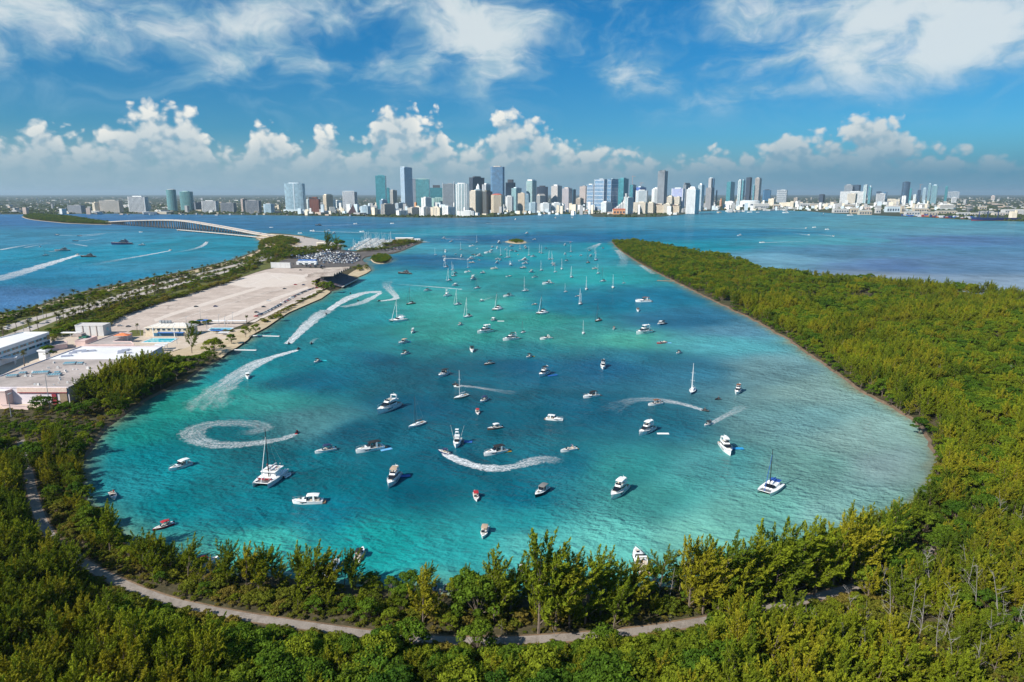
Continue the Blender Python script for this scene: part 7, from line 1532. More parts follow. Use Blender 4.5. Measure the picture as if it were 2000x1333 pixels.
# ---- single trees that stand out: pixel of the foot, pixel of the top
def tree_px(kind, i, px, pyb, pyt, label, group=None, wide=1.0, rz=0.0, z=GZ):
    g = G(px, pyb, z); h = max(top_z(pyt, g[1]) - z, 1.5); return tree(kind, i, g, h, rz, label, group, wide)
taken = []
SOLO = """cas 4 215 1082 985 casuarina leaning out over the water at the lower left shore
cas 0 280 1122 1040 bushy casuarina right of the leaning one, lower left shore
cas 1 368 1132 1052 airy casuarina with wind-swept top by the hidden red-white boat
cas 2 445 1150 1063 forked casuarina, left of a close pair above the footpath
cas 3 482 1154 1068 second tall casuarina of the group at lower left, with open branches
cas 0 505 1158 1076 dense casuarina in the lower left shoreline group
cas 1 545 1150 1094 thin short casuarina between two taller groups
cas 5 588 1168 1073 broad twin-topped casuarina at the lower left shore
cas 3 612 1172 1070 tall casuarina immediately left of the beached white cruiser
cas 0 640 1166 1078 dark casuarina right behind the twin-topped one
cas 2 688 1160 1080 open casuarina leaning right beside the beached white cruiser
bro 1 735 1158 1135 round dark green tree at the beach, near the orange inflatable
bro 2 765 1160 1132 round bright green tree by the beach, right of the dark one
bro 0 790 1185 1145 yellow-green broad tree just left of the jet skis
cas 4 826 1222 1112 narrow pointed casuarina like a cypress, left of the jet skis
bro 2 915 1196 1130 bright yellow-green tree just right of the three jet skis
bro 0 932 1215 1136 deep green tree below the bright one near the jet skis
cas 4 965 1218 1080 casuarina with bare pale trunk leaning left, centre of the near shore
cas 1 995 1205 1098 slim casuarina left of the bow-up white boat
cas 2 1052 1238 1056 tallest casuarina of the near shore with two dark tops
cas 0 1085 1232 1080 dark full casuarina joined to the tallest one
cas 5 1112 1228 1092 casuarina in the dark middle clump right of the tallest one
cas 3 1142 1224 1088 open-branched casuarina at the right of the dark middle clump
cas 0 1172 1212 1086 slender casuarina at the right end of the middle clump
cas 1 1198 1232 1134 yellow-green casuarina over the footpath, middle right
cas 0 1232 1196 1098 pointed casuarina alone, just left of the white cruiser heading away
bro 3 1272 1170 1140 small round tree at the beach, right of the pointed casuarina
cas 2 1345 1194 1062 tall casuarina that starts the right-hand shoreline row
cas 0 1372 1200 1070 yellow-green casuarina second in the right-hand shoreline row
cas 3 1402 1196 1056 casuarina with wide top, third in the right-hand shoreline row
cas 1 1440 1190 1058 casuarina fourth in the right-hand shoreline row
cas 5 1478 1184 1040 twin-topped casuarina fifth in the right-hand shoreline row
cas 0 1512 1180 1030 dark casuarina sixth in the right-hand shoreline row
cas 3 1548 1172 1026 tall open casuarina seventh in the right-hand shoreline row
cas 2 1590 1164 1030 casuarina eighth in the right-hand shoreline row, over the path bend
cas 1 1625 1150 1020 casuarina ninth in the right-hand shoreline row
cas 0 1662 1140 1010 full casuarina tenth in the right-hand shoreline row
cas 3 1700 1128 1012 casuarina at the end of the right-hand shoreline row
cas 4 1742 1092 985 casuarina at the right corner where the shore turns north
bro 3 1795 846 815 round dark green mangrove bulging into the lagoon on the right
cas 3 375 690 636 lone tall brown-green casuarina beside the turquoise swimming pool
bro 1 418 692 658 dense dark green tree at the beach end by the white dock
bro 3 452 672 652 small round green tree on the beach between the two docks
bro 2 480 659 640 green beach tree left of the farther dock
bro 0 500 651 634 low spreading beach tree beside the row of parked cars
bro 1 545 626 612 small beach shrub tree by the car row
palm 0 108 680 660 single palm between hall and low wing
palm 0 48 716 690 palm in front of the white office windows
palm 1 268 652 630 round-headed palm by the lawn near the pavilion
palm 1 482 634 614 lone palm by the pale pool
bro 0 95 700 676 dark round tree by the white water tank
bro 3 96 655 640 pale yellow tree before the warehouse
cas 2 640 490 455 dark tall tree clump at the road bend before the marina, left of three
cas 0 655 490 462 dark tree right of the tallest road-bend tree
bro 0 665 492 470 round green tree at the water edge beside the marina
bro 1 632 566 549 dark tree at the grandstand's left foot
bro 2 645 572 553 yellow-green tree under the grandstand seats
bro 0 617 562 548 tree left of the grandstand roof"""
for row in SOLO.split('\n'):
    p = row.split(None, 5); o = tree_px(p[0], int(p[1]), float(p[2]), float(p[3]), float(p[4]), p[5], None, 1.0, random.uniform(-.5, .5)); taken.append((o.location.x, o.location.y, 2.6 if p[0] != 'shr' else 1.5))
tag(tree_px('palm', 0, 105 + 0, 682, 664, 'young palm behind the big white roof', None), None)
# ---- the wooded island: jittered planting, nearest trees as single objects, the rest as one wood
fac = [G(x, y) for x, y in ((-330,800),(-20,812),(62,802),(133,772),(203,744),(256,724),(298,706),(318,698),(345,690),(400,672),(440,666),(492,648),(560,606),(640,566),(690,542),(726,526),(704,506),(826,474),(820,466),(700,480),(520,455),(490,463),(0,600),(-330,676))]
isl_poly = island; pl = np.array([q[:2] for q in densify(path_line, 2.0)])
def scatter(x0, x1, y0, y1, sp, g):
    nx, ny = int((x1 - x0) / sp), int((y1 - y0) / sp); X, Y = np.meshgrid(np.arange(nx), np.arange(ny)); X = X + (Y % 2) * .5
    return np.stack([(x0 + (X + g.uniform(-.38, .38, X.shape)) * sp).ravel(), (y0 + (Y + g.uniform(-.38, .38, X.shape)) * sp).ravel()], 1)
gw = np.random.default_rng(77); pts = []
for (x0, x1, y0, y1, sp) in ((-330, 420, 118, 262, 4.5), (-330, 620, 262, 420, 5.0), (60, 900, 420, 760, 5.4), (120, 1300, 760, 1750, 6.6)):
    P = scatter(x0, x1, y0, y1, sp, gw)
    k = inside(P, isl_poly) & ~inside(P, fac); P = P[k]
    u_, v_, f_ = project(np.concatenate([P, np.full((len(P), 1), 6.0)], 1)); k = (u_ > -260) & (u_ < 2260) & (v_ < 1460); P = P[k]
    pts.append(np.concatenate([P, np.full((len(P), 1), sp)], 1))
P = np.concatenate(pts); ds = dist_line(P, shore_line); dp = dist_line(P, [tuple(q) for q in pl])
u_, v_, f_ = project(np.concatenate([P[:, :2], np.full((len(P), 1), 1.0)], 1))
patch = vnoise(P[:, 0], P[:, 1], 34, 5) * .6 + vnoise(P[:, 0], P[:, 1], 12, 6) * .4; pt2_ = vnoise(P[:, 0], P[:, 1], 70, 8)
cam_side = P[:, 1] < np.interp(P[:, 0], pl[np.argsort(pl[:, 0])][:, 0], pl[np.argsort(pl[:, 0])][:, 1])
keep = (ds > .8) & (dp > np.where((u_ > 1690) | (v_ < 925), 1.0, np.where(((u_ > 1378) & (u_ < 1475)), 1.6, 2.6))) & (vnoise(P[:, 0], P[:, 1], 21, 61) > np.where(P[:, 1] > 262, .15, .04))
for tx_, ty_, tr_ in taken: keep &= np.hypot(P[:, 0] - tx_, P[:, 1] - ty_) > tr_
near_beach = (P[:, 1] < 235) & (ds < 12) & (u_ > 380) & (u_ < 1320)      # open sand seen between the shoreline trees
keep &= ~(near_beach & (gw.random(len(P)) < .45))
P, ds, dp, u_, v_, patch, pt2_, cam_side = P[keep], ds[keep], dp[keep], u_[keep], v_[keep], patch[keep], pt2_[keep], cam_side[keep]
recs = []
for i in range(len(P)):
    x, y, sp = P[i]; r_ = gw.random(); kd = 'cas'; h = gw.uniform(9, 15.5)
    centre = 420 < u_[i] < 1420 and v_[i] > 1225; right_dark = (u_[i] > 1560 and 640 < v_[i] < 830 and pt2_[i] > .42) or (u_[i] > 1250 and v_[i] < 640 and pt2_[i] > .50)
    if centre: kd = 'bro' if r_ < .78 else 'cas'; h = gw.uniform(6.5, 9.5) if kd == 'bro' else gw.uniform(8, 11)
    elif right_dark: kd = 'bro' if r_ < .82 else 'cas'; h = gw.uniform(6, 9) if kd == 'bro' else gw.uniform(9, 12)
    elif patch[i] > .66: kd = 'bro'; h = gw.uniform(5.5, 8.5)
    elif patch[i] < .26: kd = 'shr'; h = gw.uniform(2.2, 4.2)
    if v_[i] < 560: h = min(h, gw.uniform(6.5, 10.0)); kd = 'bro' if r_ < .45 else 'cas'
    if y < 262 and not centre and kd == 'cas': h *= gw.uniform(.85, 1.12)
    if ds[i] < 5: kd = 'bro' if r_ < .62 else ('shr' if r_ < .72 else 'cas'); h = min(h, {'bro': 6.0, 'shr': 3.0, 'cas': 9}[kd]) * gw.uniform(.8, 1.15)
    h *= .72 + .62 * vnoise(x, y, 55, 62)
    if u_[i] < 215 and v_[i] < 880: h = min(h, (2.0 if v_[i] < 835 else 4.0) * gw.uniform(.8, 1.3)); kd = 'bro' if h > 3 else 'shr'
    if u_[i] < 300 and 900 < v_[i] < 1090 and ds[i] < 22: h = min(h, gw.uniform(5.5, 8.5))
    hid = u_[i] > 1690 or v_[i] < 925 or 1378 < u_[i] < 1475
    if hid and dp[i] < 6: kd = 'cas' if r_ < .6 else 'bro'; h = min(h, 8.5)
    if y < 262 and not hid:
        if dp[i] < 4.6: kd = 'shr'; h = gw.uniform(1.2, 2.2)
        elif cam_side[i] and dp[i] < 6 and ((vnoise(x, y, 16, 12) > .36) or 200 < u_[i] < 1370): kd = 'shr' if r_ < .65 else 'bro'; h = gw.uniform(2.0, 3.4) if kd == 'shr' else gw.uniform(3.2, 4.6)
        elif cam_side[i] and dp[i] < 24 and vnoise(x, y, 8, 81) < .74 and (150 < u_[i] < 1378 or 1478 < u_[i] < 1690): h = min(h, .9 + (dp[i] - 1.5) * .50); kd = kd if h > 4.5 else ('bro' if h > 2.8 and r_ < .6 else 'shr')
        elif ds[i] > 7 and not cam_side[i]:
            if r_ < .34: kd = 'shr'; h = gw.uniform(2.4, 4.2)
            elif r_ < .64: kd = 'bro'; h = gw.uniform(4, 6.5)
            else: h = min(h, gw.uniform(6.5, 10))
            if 300 < u_[i] < 560 and r_ < .9: kd = 'shr' if r_ < .6 else 'bro'; h = gw.uniform(2.2, 4.5)
    recs.append((kd, x, y, h, math.hypot(x, y), u_[i], v_[i], cam_side[i], ds[i], dp[i]))
def in_view(r): return -20 < r[5] < 2020 and r[6] < 1333 + 300 / max(r[4], 1) * r[3] * 2.5
order = sorted(range(len(recs)), key=lambda j: -(recs[j][3] / recs[j][4]) if in_view(recs[j]) else 1e9)
oc = [j for j in order if recs[j][0] == 'cas'][:170]; ob = [j for j in order if recs[j][0] == 'bro'][:85]; single = set(oc + ob); single_s = set([j for j in order if recs[j][0] == 'shr'][:150])
LMK = [(-400, 'at the far lower left'), (100, 'below the left bend of the footpath'), (200, 'below the red-canopied boat'), (310, 'below the hidden white and red boat'), (420, 'below the crowded catamaran'), (510, 'left of the beached white cruiser'), (600, 'below the beached white cruiser'), (690, 'below the open motorboat'), (780, 'below the three jet skis'), (865, 'right of the three jet skis'), (950, 'below the tallest shoreline casuarina'), (1060, 'right below the tallest casuarina'), (1150, 'below the white cruiser heading away'), (1330, 'below the right-hand shoreline row'), (1420, 'under the right-hand row'), (1500, 'by the path bend at right'), (1620, 'right of the path bend'), (1750, 'at the far lower right'), (1880, 'against the lower right edge')]
def where(r):
    u0, v0 = r[5], r[6]; lm = [n for u, n in LMK if u <= u0][-1]
    if v0 < 1000: return 'bordering the lagoon ' + ('on its left side' if u0 < 1000 else 'on its right side') if r[8] < 12 else 'in the wood ' + ('left of the lagoon' if u0 < 1000 else 'right of the lagoon') + (', upper part' if v0 < 900 else '')
    if r[7]: return ('just below the footpath, ' if r[9] < 9 else 'at the bottom edge, ' if v0 > 1285 else 'deep in the thicket, ') + lm
    return ('on the beach edge, ' if r[8] < 9 else 'between footpath and beach, ') + lm
DESC = {'cas': ('feathery olive-green casuarina', 'tall feathery casuarina'), 'bro': ('round-crowned broadleaf tree', 'low dome-shaped broadleaf tree'), 'shr': ('low yellowish shrub', 'low green shrub')}
rest = []
for j, r in enumerate(recs):
    rz = gw.uniform(-.55, .55) if r[0] == 'cas' else gw.uniform(0, 6.28); var = int(gw.integers(0, 12))
    if j in single or j in single_s:
        d = DESC[r[0]][0 if r[3] < {'cas': 11, 'bro': 6.5, 'shr': 2.6}[r[0]] else 1 if r[0] == 'cas' else 0]; wr = where(r)
        tree(r[0], var, (r[1], r[2], GZ - .1), r[3], rz, f'{d} {wr}', f'{d}s {wr}')
    else: rest.append((r[0], r[1], r[2], r[3], rz, var))
# belt of trees between the school and the lagoon
BELT = """cas 318 728 686|cas 305 735 694|cas 290 742 690|cas 272 748 694|cas 255 752 698|cas 236 760 704|cas 215 768 708|cas 198 776 716|cas 328 724 694|bro 340 722 700|bro 318 738 712|bro 300 748 722|bro 352 716 696|bro 285 762 738|cas 158 790 744|cas 172 782 732|cas 162 786 735|cas 185 775 726|cas 205 768 716|cas 228 758 708|cas 248 748 702|cas 262 742 696|cas 246 745 692|cas 283 735 690|cas 300 728 692|bro 215 800 775|bro 250 786 760|bro 278 772 748|bro 300 762 738|bro 322 752 725|bro 345 742 715|bro 365 730 706|bro 390 716 694|bro 408 706 684|bro 330 735 712|bro 128 812 786|bro 180 806 782|bro 85 802 772|shr 310 748 738|shr 355 722 712|bro 372 716 696|cas 238 772 730|cas 190 790 742|cas 268 758 714|bro 160 815 790"""
for i, q in enumerate(BELT.split('|')):
    p = q.split(); nm = {'cas': 'tall feathery casuarina', 'bro': 'bright rounded broadleaf tree', 'shr': 'low green shrub'}[p[0]]
    tree_px(p[0], i, float(p[1]), float(p[2]), float(p[3]), f'{nm} in the belt between school hall and lagoon', f'{nm}s between school hall and lagoon', 1.3, random.uniform(0, 6) if p[0] != 'cas' else random.uniform(-.5, .5))
# bare dead trees, mostly in the lower right thicket and on the right slope
rd = random.Random(21); SN = [snag(90 + i, 9.0).mesh('trunk', [M_dead]) for i in range(6)]
sn = [(205,1300,1240),(520,1325,1290),(985,1260,1215),(1085,1245,1195),(1290,1180,1130),(1305,1178,1112),(1420,1240,1175),(1440,1180,1105),(1480,1250,1190),(1575,1240,1182),(1590,1248,1190),(1615,1145,1100),(1640,1140,1095),(1665,1235,1150),(1690,1240,1170),(1712,1150,1085),(1722,1180,1100),(1735,1245,1140),(1760,1190,1105),(1770,1240,1145),(1790,1262,1150),(1800,1160,1082),(1815,1170,1075),(1830,1290,1185),(1845,1250,1160),(1860,1230,1140),(1880,1170,1080),(1895,1150,1070),(1905,1200,1100),(1918,1165,1085),(1930,1290,1190),(1945,1240,1130),(1955,1210,1150),(1962,1260,1160),(1975,1300,1180),(1985,1240,1150),(1990,1060,985),(1860,1320,1230),(1900,1330,1225),(1690,1320,1240),(1640,1300,1225),(1760,1330,1250),(1950,1030,960),(1700,735,700),(1712,740,705),(1722,745,706),(1735,748,710),(1748,750,712),(1762,752,716),(1640,690,665),(1610,680,655),(1500,628,605),(1495,626,608),(1690,728,698),(1780,742,712),(1800,735,708),(1835,745,712),(1900,760,735),(1975,740,712),(1310,1250,1196),(350,1330,1288),(1690,1150,1100)]
for i, (px, pb, pt_) in enumerate(sn):
    g = G(px, pb, GZ); h = max(top_z(pt_, g[1]) - GZ, 4) * 1.0
    zn = 'lower right thicket' if pb > 1120 and px > 1380 else 'right-hand slope by the lagoon' if pb < 800 else 'near shoreline wood' if px > 600 else 'lower left wood'
    hh = 'tall' if h > 12 else 'short' if h < 8 else 'slender'
    if zn == 'lower right thicket': zn += ', ' + [n for u, n in LMK if u <= px][-1] + (', upper rows' if pb < 1200 else ', lower rows')
    root = tag(empty('dead_tree', g, rd.uniform(0, 6.28)), f'{hh} bare dead tree in {zn}', 'dead tree', f'{hh} dead trees in {zn}'); root.scale = (h / 9 * 1.0,) * 3; link('trunk', SN[i % 6], root)
# causeway palms and trees, hedge along the car park, beach shrubs
def along(L_, n, j=2.5, off=0.0):
    """n image points spread along a polyline, jittered"""
    a_ = np.array(L_, float); sg = np.hypot(*np.diff(a_, axis=0).T); cu = np.concatenate([[0], np.cumsum(sg)]); o = []
    for i in range(n): t_ = cu[-1] * (i + rd.uniform(.2, .8)) / n; o.append((float(np.interp(t_, cu, a_[:, 0])) + rd.uniform(-j, j), float(np.interp(t_, cu, a_[:, 1])) + off + rd.uniform(-.35, .35) * j))
    return o
SEA = [(-10,634),(40,618),(62,612),(95,601),(143,587),(195,573),(240,564),(290,553),(350,541),(420,525),(470,511),(500,499)]
MID = [(0,655),(55,635),(105,618),(168,602),(225,586),(280,568),(335,553),(390,540),(440,527)]
PALMROW = [(108,634),(140,627),(180,615),(230,601),(280,586),(320,573),(360,562)]
PALMROW2 = [(150,612),(200,600),(250,586),(300,571),(340,560)]
PAL = along(SEA, 46, 4) + along(MID, 20, 3) + along(PALMROW, 34, 3, -1) + along(PALMROW2, 22, 3) + along([(400,548),(440,538),(490,520)], 12, 4) + [(8,664),(30,660),(60,652),(75,646)]
for i, (px, py) in enumerate(PAL):
    g = G(px, py, GZ); side = 'seaward side' if py < np.interp(px, [0, 200, 500], [640, 585, 505]) else 'car-park side'
    part_ = 'near part' if px < 170 else 'middle part' if px < 340 else 'far part'
    tree('palm', i, g, rd.uniform(7.5, 10.5), rd.uniform(0, 6.28), f'dark-headed palm on the {side} of the causeway road, {part_}', f'palms on the {side} of the causeway road, {part_}', 1.5)
HED = []
for L_, n, kd, h, j, off in ((SEA, 44, 'bro', 5.0, 5, 0), ([(0,648),(58,627),(104,615),(150,605)], 6, 'bro', 4.5, 6, -12), ([(150,592),(200,580),(250,567)], 9, 'bro', 5.5, 7, 0), ([(186,650),(200,640),(240,617),(324,589),(380,573),(433,557),(470,545)], 64, 'shr', 4.2, 2.5, -1.5), ([(92,668),(120,655),(150,645),(185,640)], 9, 'bro', 6.0, 5, -2), ([(210,625),(280,596),(350,574)], 8, 'bro', 4.0, 8, -6), ([(350,570),(385,556),(420,548)], 12, 'bro', 5.0, 6, -4), ([(440,540),(480,528),(510,518)], 14, 'bro', 6.0, 6, -2), ([(480,522),(515,510),(545,500),(570,492)], 20, 'cas', 12.0, 8, 0), ([(470,520),(500,508),(530,494)], 8, 'bro', 7.0, 7, 0), ([(560,486),(600,483),(640,484)], 9, 'bro', 6.0, 4, 2), ([(522,478),(545,470),(575,468)], 8, 'bro', 5.0, 4, 0), ([(570,498),(600,491),(640,488)], 10, 'bro', 5.5, 4, -2)):
    for px, py in along(L_, n, j, off): HED.append((px, py, kd, h * rd.uniform(.75, 1.25), 'seaward verge of the causeway' if L_ is SEA else 'hedge along the parking lot' if kd == 'shr' else 'causeway verge by the boat yard' if px > 430 else 'causeway verge by the road'))
for i in range(30):
    t_ = i / 29; xs_ = 512 + t_ * 132 + rd.uniform(-3, 3); HED.append((xs_, float(np.interp(xs_, [518,543,573,593,608,630,645], [629,616,598,586,581,568,560])) + rd.uniform(-1, 1), 'shr', rd.uniform(1.6, 3.0), 'beach edge below the car row'))
for i in range(16): t_ = i / 15; HED.append((752 + t_ * 70 + rd.uniform(-3, 3), 489 - t_ * 17 + rd.uniform(-1, 1), 'bro', rd.uniform(3.5, 6), 'marina point'))
for i in range(12): t_ = i / 11; HED.append((700 + t_ * 45 + rd.uniform(-3, 3), 492 - t_ * 8 + rd.uniform(-1, 1), 'bro', rd.uniform(3, 5), 'bank beside the marina'))
for i in range(14): HED.append((692 + rd.uniform(0, 28), 519 + rd.uniform(0, 12), 'shr' if i % 2 else 'bro', rd.uniform(2.5, 4.2), 'small point beside the grandstand'))
for i in range(8): HED.append((365 + rd.uniform(0, 46), 635 + rd.uniform(-2, 2), 'bro', rd.uniform(3, 4.5), 'edge of the parking lot behind the pavilion'))
for i in range(7): HED.append((412 + rd.uniform(0, 40), 648 + rd.uniform(-.5, .5), 'shr', rd.uniform(1.5, 2.2), 'front edge of the pale pool'))
for px, py, kd, h, wr in HED:
    nm = {'shr': 'low green shrub', 'bro': 'rounded green tree', 'cas': 'tall dark casuarina'}[kd]; tree(kd, rd.randrange(12), G(px, py, GZ), h, rd.uniform(0, 6.28), f'{nm} on the {wr}', f'{nm}s on the {wr}', 1.7 if kd != 'cas' else 1.25)
# islet trees
ISL = {k: [] for k in islet_poly}
for k, hh in (('mangrove_islet', 4.5), ('sand_islet', 4.0), ('palm_islet', 8.0)):
    poly = islet_poly[k]; xs = [p[0] for p in poly]; ys = [p[1] for p in poly]; Q = scatter(min(xs), max(xs), min(ys), max(ys), {'mangrove_islet': 4.2, 'sand_islet': 6, 'palm_islet': 11}[k], gw); Q = Q[inside(Q, poly)]; dd_ = dist_line(Q, isl_lines[k]); Q = Q[dd_ > {'mangrove_islet': 2.5, 'sand_islet': 7, 'palm_islet': 8}[k]]
    nm = {'mangrove_islet': 'the small mangrove islet by the marina', 'sand_islet': 'the sandy islet beyond the anchorage', 'palm_islet': 'the low wooded islet at the bridge end'}[k]
    for q in Q:
        ISL[k].append(('bro', q[0], q[1], hh * gw.uniform(.8, 1.25), gw.uniform(0, 6), int(gw.integers(0, 12))))
cz = [G(x, y) for x, y in SEA + [(530,490),(560,490),(545,510),(499,529),(433,552),(380,568),(324,584),(240,612),(200,634),(165,650),(60,662),(-20,680)]]
gq = np.random.default_rng(15); Q = scatter(-700, 20, 400, 1500, 5.2, gq); Q = Q[inside(Q, cz)]; rl_ = densify([tuple(p) for p in road_l], 4); rr_ = densify([tuple(p) for p in road_r], 4); d1, d2 = dist_line(Q, rl_), dist_line(Q, rr_); k = (d1 > 10.5) & (d2 > 10.5) & (vnoise(Q[:, 0], Q[:, 1], 26, 41) * .6 + vnoise(Q[:, 0], Q[:, 1], 9, 42) * .4 > .47); Q = Q[k]
verge = [(('shr', 'bro', 'shr')[int(gq.integers(0, 3))], q[0], q[1], gq.uniform(1.8, 4.6), gq.uniform(0, 6.28), int(gq.integers(0, 12))) for q in Q]
for pxs_, n_, y0_, y1_, sp_ in (([(503,487),(512,474),(528,468),(548,464),(572,468),(585,474),(575,482),(560,484),(592,489),(640,483),(664,489),(610,499),(575,506),(548,512),(520,508)], .36, 1150, 1900, 7.0), ([(688,491),(722,489),(748,481),(772,475),(800,468),(822,471),(810,478),(780,482),(750,489),(720,496)], .40, 1250, 1800, 7.5)):
    qp = [G(x, y) for x, y in pxs_]; Q = scatter(min(p[0] for p in qp), max(p[0] for p in qp), min(p[1] for p in qp), max(p[1] for p in qp), sp_, gq); Q = Q[inside(Q, qp)]; Q = Q[vnoise(Q[:, 0], Q[:, 1], 30, 43) > n_]; Q = Q[dist_line(Q, rl_) > 9]
    verge += [(('bro', 'cas', 'bro', 'shr')[int(gq.integers(0, 4))], q[0], q[1], gq.uniform(4.5, 8.5), gq.uniform(0, 6.28), int(gq.integers(0, 12))) for q in Q]
gu = np.random.default_rng(5); Q = scatter(-300, 420, 118, 300, 2.3, gu); Q = Q[inside(Q, isl_poly) & ~inside(Q, fac)]; uq, vq, _ = project(np.concatenate([Q, np.full((len(Q), 1), 1.0)], 1)); dq, pq = dist_line(Q, shore_line), dist_line(Q, [tuple(q) for q in pl])
kq = (uq > -150) & (uq < 2150) & (vq < 1420) & (dq > 1.5) & (pq > 2.5) & ~((Q[:, 1] < 235) & (dq < 8) & (uq > 380) & (uq < 1320) & (gu.random(len(Q)) < .75)) & (vnoise(Q[:, 0], Q[:, 1], 9, 31) > .16)
under = [('shr', q[0], q[1], gu.uniform(1.0, 2.7) * (1 if p_ > 4.5 else .55), gu.uniform(0, 6.28), int(gu.integers(0, 12))) for q, p_ in zip(Q[kq], pq[kq])]
# ---- the rest of the wood, as one mass of instanced trees
tcol = bpy.data.collections.new('tree_kinds'); keys = [('cas', i) for i in range(6)] + [('bro', i) for i in range(4)] + [('shr', i) for i in range(3)]
for n, k in enumerate(keys):
    tm, cm = PROTO[k]; o = bpy.data.objects.new(f'kind_{n:02d}', None)
    import bmesh
    bm = bmesh.new(); bm.from_mesh(tm); nf = len(bm.faces); bm.from_mesh(cm); bm.faces.ensure_lookup_table()
    for f in bm.faces[nf:]: f.material_index = 1
    me = bpy.data.meshes.new(f'kind_{n:02d}'); bm.to_mesh(me); bm.free(); me.materials.append(M_bark); me.materials.append(cm.materials[0]); o = bpy.data.objects.new(f'kind_{n:02d}', me); tcol.objects.link(o)
def wood(name, L, label, z=GZ - .1):
    me = bpy.data.meshes.new(name); me.from_pydata([(r[1], r[2], z) for r in L], [], []); off = {'cas': 0, 'bro': 6, 'shr': 10}; cnt = {'cas': 6, 'bro': 4, 'shr': 3}
    me.attributes.new('pick', 'INT', 'POINT').data.foreach_set('value', [off[r[0]] + r[5] % cnt[r[0]] for r in L]); me.attributes.new('size', 'FLOAT', 'POINT').data.foreach_set('value', [r[3] / NOMH[r[0]] for r in L]); me.attributes.new('turn', 'FLOAT', 'POINT').data.foreach_set('value', [r[4] for r in L])
    o = link(name, me); tag(o, label, None, None, 'stuff'); ng = bpy.data.node_groups.new(name, 'GeometryNodeTree'); ng.interface.new_socket('Geometry', in_out='INPUT', socket_type='NodeSocketGeometry'); ng.interface.new_socket('Geometry', in_out='OUTPUT', socket_type='NodeSocketGeometry'); N = ng.nodes; K_ = ng.links
    gi, go = N.new('NodeGroupInput'), N.new('NodeGroupOutput'); ci = N.new('GeometryNodeCollectionInfo'); ci.inputs['Collection'].default_value = tcol; ci.inputs['Separate Children'].default_value = True; ci.inputs['Reset Children'].default_value = True
    ip = N.new('GeometryNodeInstanceOnPoints'); ip.inputs['Pick Instance'].default_value = True
    def at_(nm, ty): q = N.new('GeometryNodeInputNamedAttribute'); q.data_type = ty; q.inputs['Name'].default_value = nm; return q.outputs['Attribute']
    cx = N.new('ShaderNodeCombineXYZ'); K_.new(at_('turn', 'FLOAT'), cx.inputs[2]); K_.new(gi.outputs[0], ip.inputs['Points']); K_.new(ci.outputs[0], ip.inputs['Instance']); K_.new(at_('pick', 'INT'), ip.inputs['Instance Index']); K_.new(cx.outputs[0], ip.inputs['Rotation']); K_.new(at_('size', 'FLOAT'), ip.inputs['Scale']); K_.new(ip.outputs[0], go.inputs[0])
    o.modifiers.new('planting', 'NODES').node_group = ng; return o
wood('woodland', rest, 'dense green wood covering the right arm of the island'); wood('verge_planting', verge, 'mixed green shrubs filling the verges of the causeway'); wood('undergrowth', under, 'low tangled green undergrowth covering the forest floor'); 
for k, L_ in ISL.items(): wood(k.replace('_islet', '_thicket'), L_, {'mangrove_islet': 'dense mangrove thicket covering the small islet by the marina', 'sand_islet': 'dark bushes on the sandy islet beyond the anchorage', 'palm_islet': 'dark trees covering the low islet at the bridge end'}[k], .6)
# crowns of the far plain: low rough clumps, one mass
rc = np.random.default_rng(8); ico = [(0, 0, 1)] + [(math.cos(a) * .95, math.sin(a) * .95, .45) for a in np.linspace(0, 6.283, 7)[:-1]] + [(math.cos(a + .5) * 1.1, math.sin(a + .5) * 1.1, -.2) for a in np.linspace(0, 6.283, 7)[:-1]]
icf = [(0, 1 + i, 1 + (i + 1) % 6) for i in range(6)] + [(1 + i, 7 + i, 1 + (i + 1) % 6) for i in range(6)] + [(1 + (i + 1) % 6, 7 + i, 7 + (i + 1) % 6) for i in range(6)]
V, F = [], []; n = 0; ic = np.array(ico); Lsh = [p for p in main_shore if abs(p[0]) < 9000]; lx = np.array([p[0] for p in Lsh]); lyy = np.array([p[1] for p in Lsh])
while n < 7500:
    px = rc.uniform(-150, 2150); base = np.interp(at_dist(px, 3300), lx, lyy) ; yy = base + 14 + 3200 * rc.random() ** 2.2 if rc.random() < .55 else base * math.exp(rc.uniform(.05, 1.9))
    x = at_dist(px, yy); b_ = np.interp(x, lx, lyy) + 14
    if yy < b_: continue
    if 1.0 < px / 1000 < 1.9 and yy < b_ + 500 and rc.random() < .6: continue
    s_ = rc.uniform(5, 12) * (1 + max(0, yy - 4000) / 5000); q = ic * np.array([s_, s_, rc.uniform(5.5, 9.5)]) * rc.uniform(.75, 1.25, (13, 1)) + np.array([x, yy, 2.5]); b0 = len(V); V.extend(map(tuple, q)); F.extend(tuple(b0 + i for i in f) for f in icf); n += 1
me = bpy.data.meshes.new('far_trees'); me.from_pydata(V, [], F); me.materials.append(mat('far_canopy', (0.045,0.062,0.022), .95, .45, .02, 0, .1)); me.update(); tag(link('far_trees', me), 'dark green tree canopy covering the far plain and shore', kind='stuff')
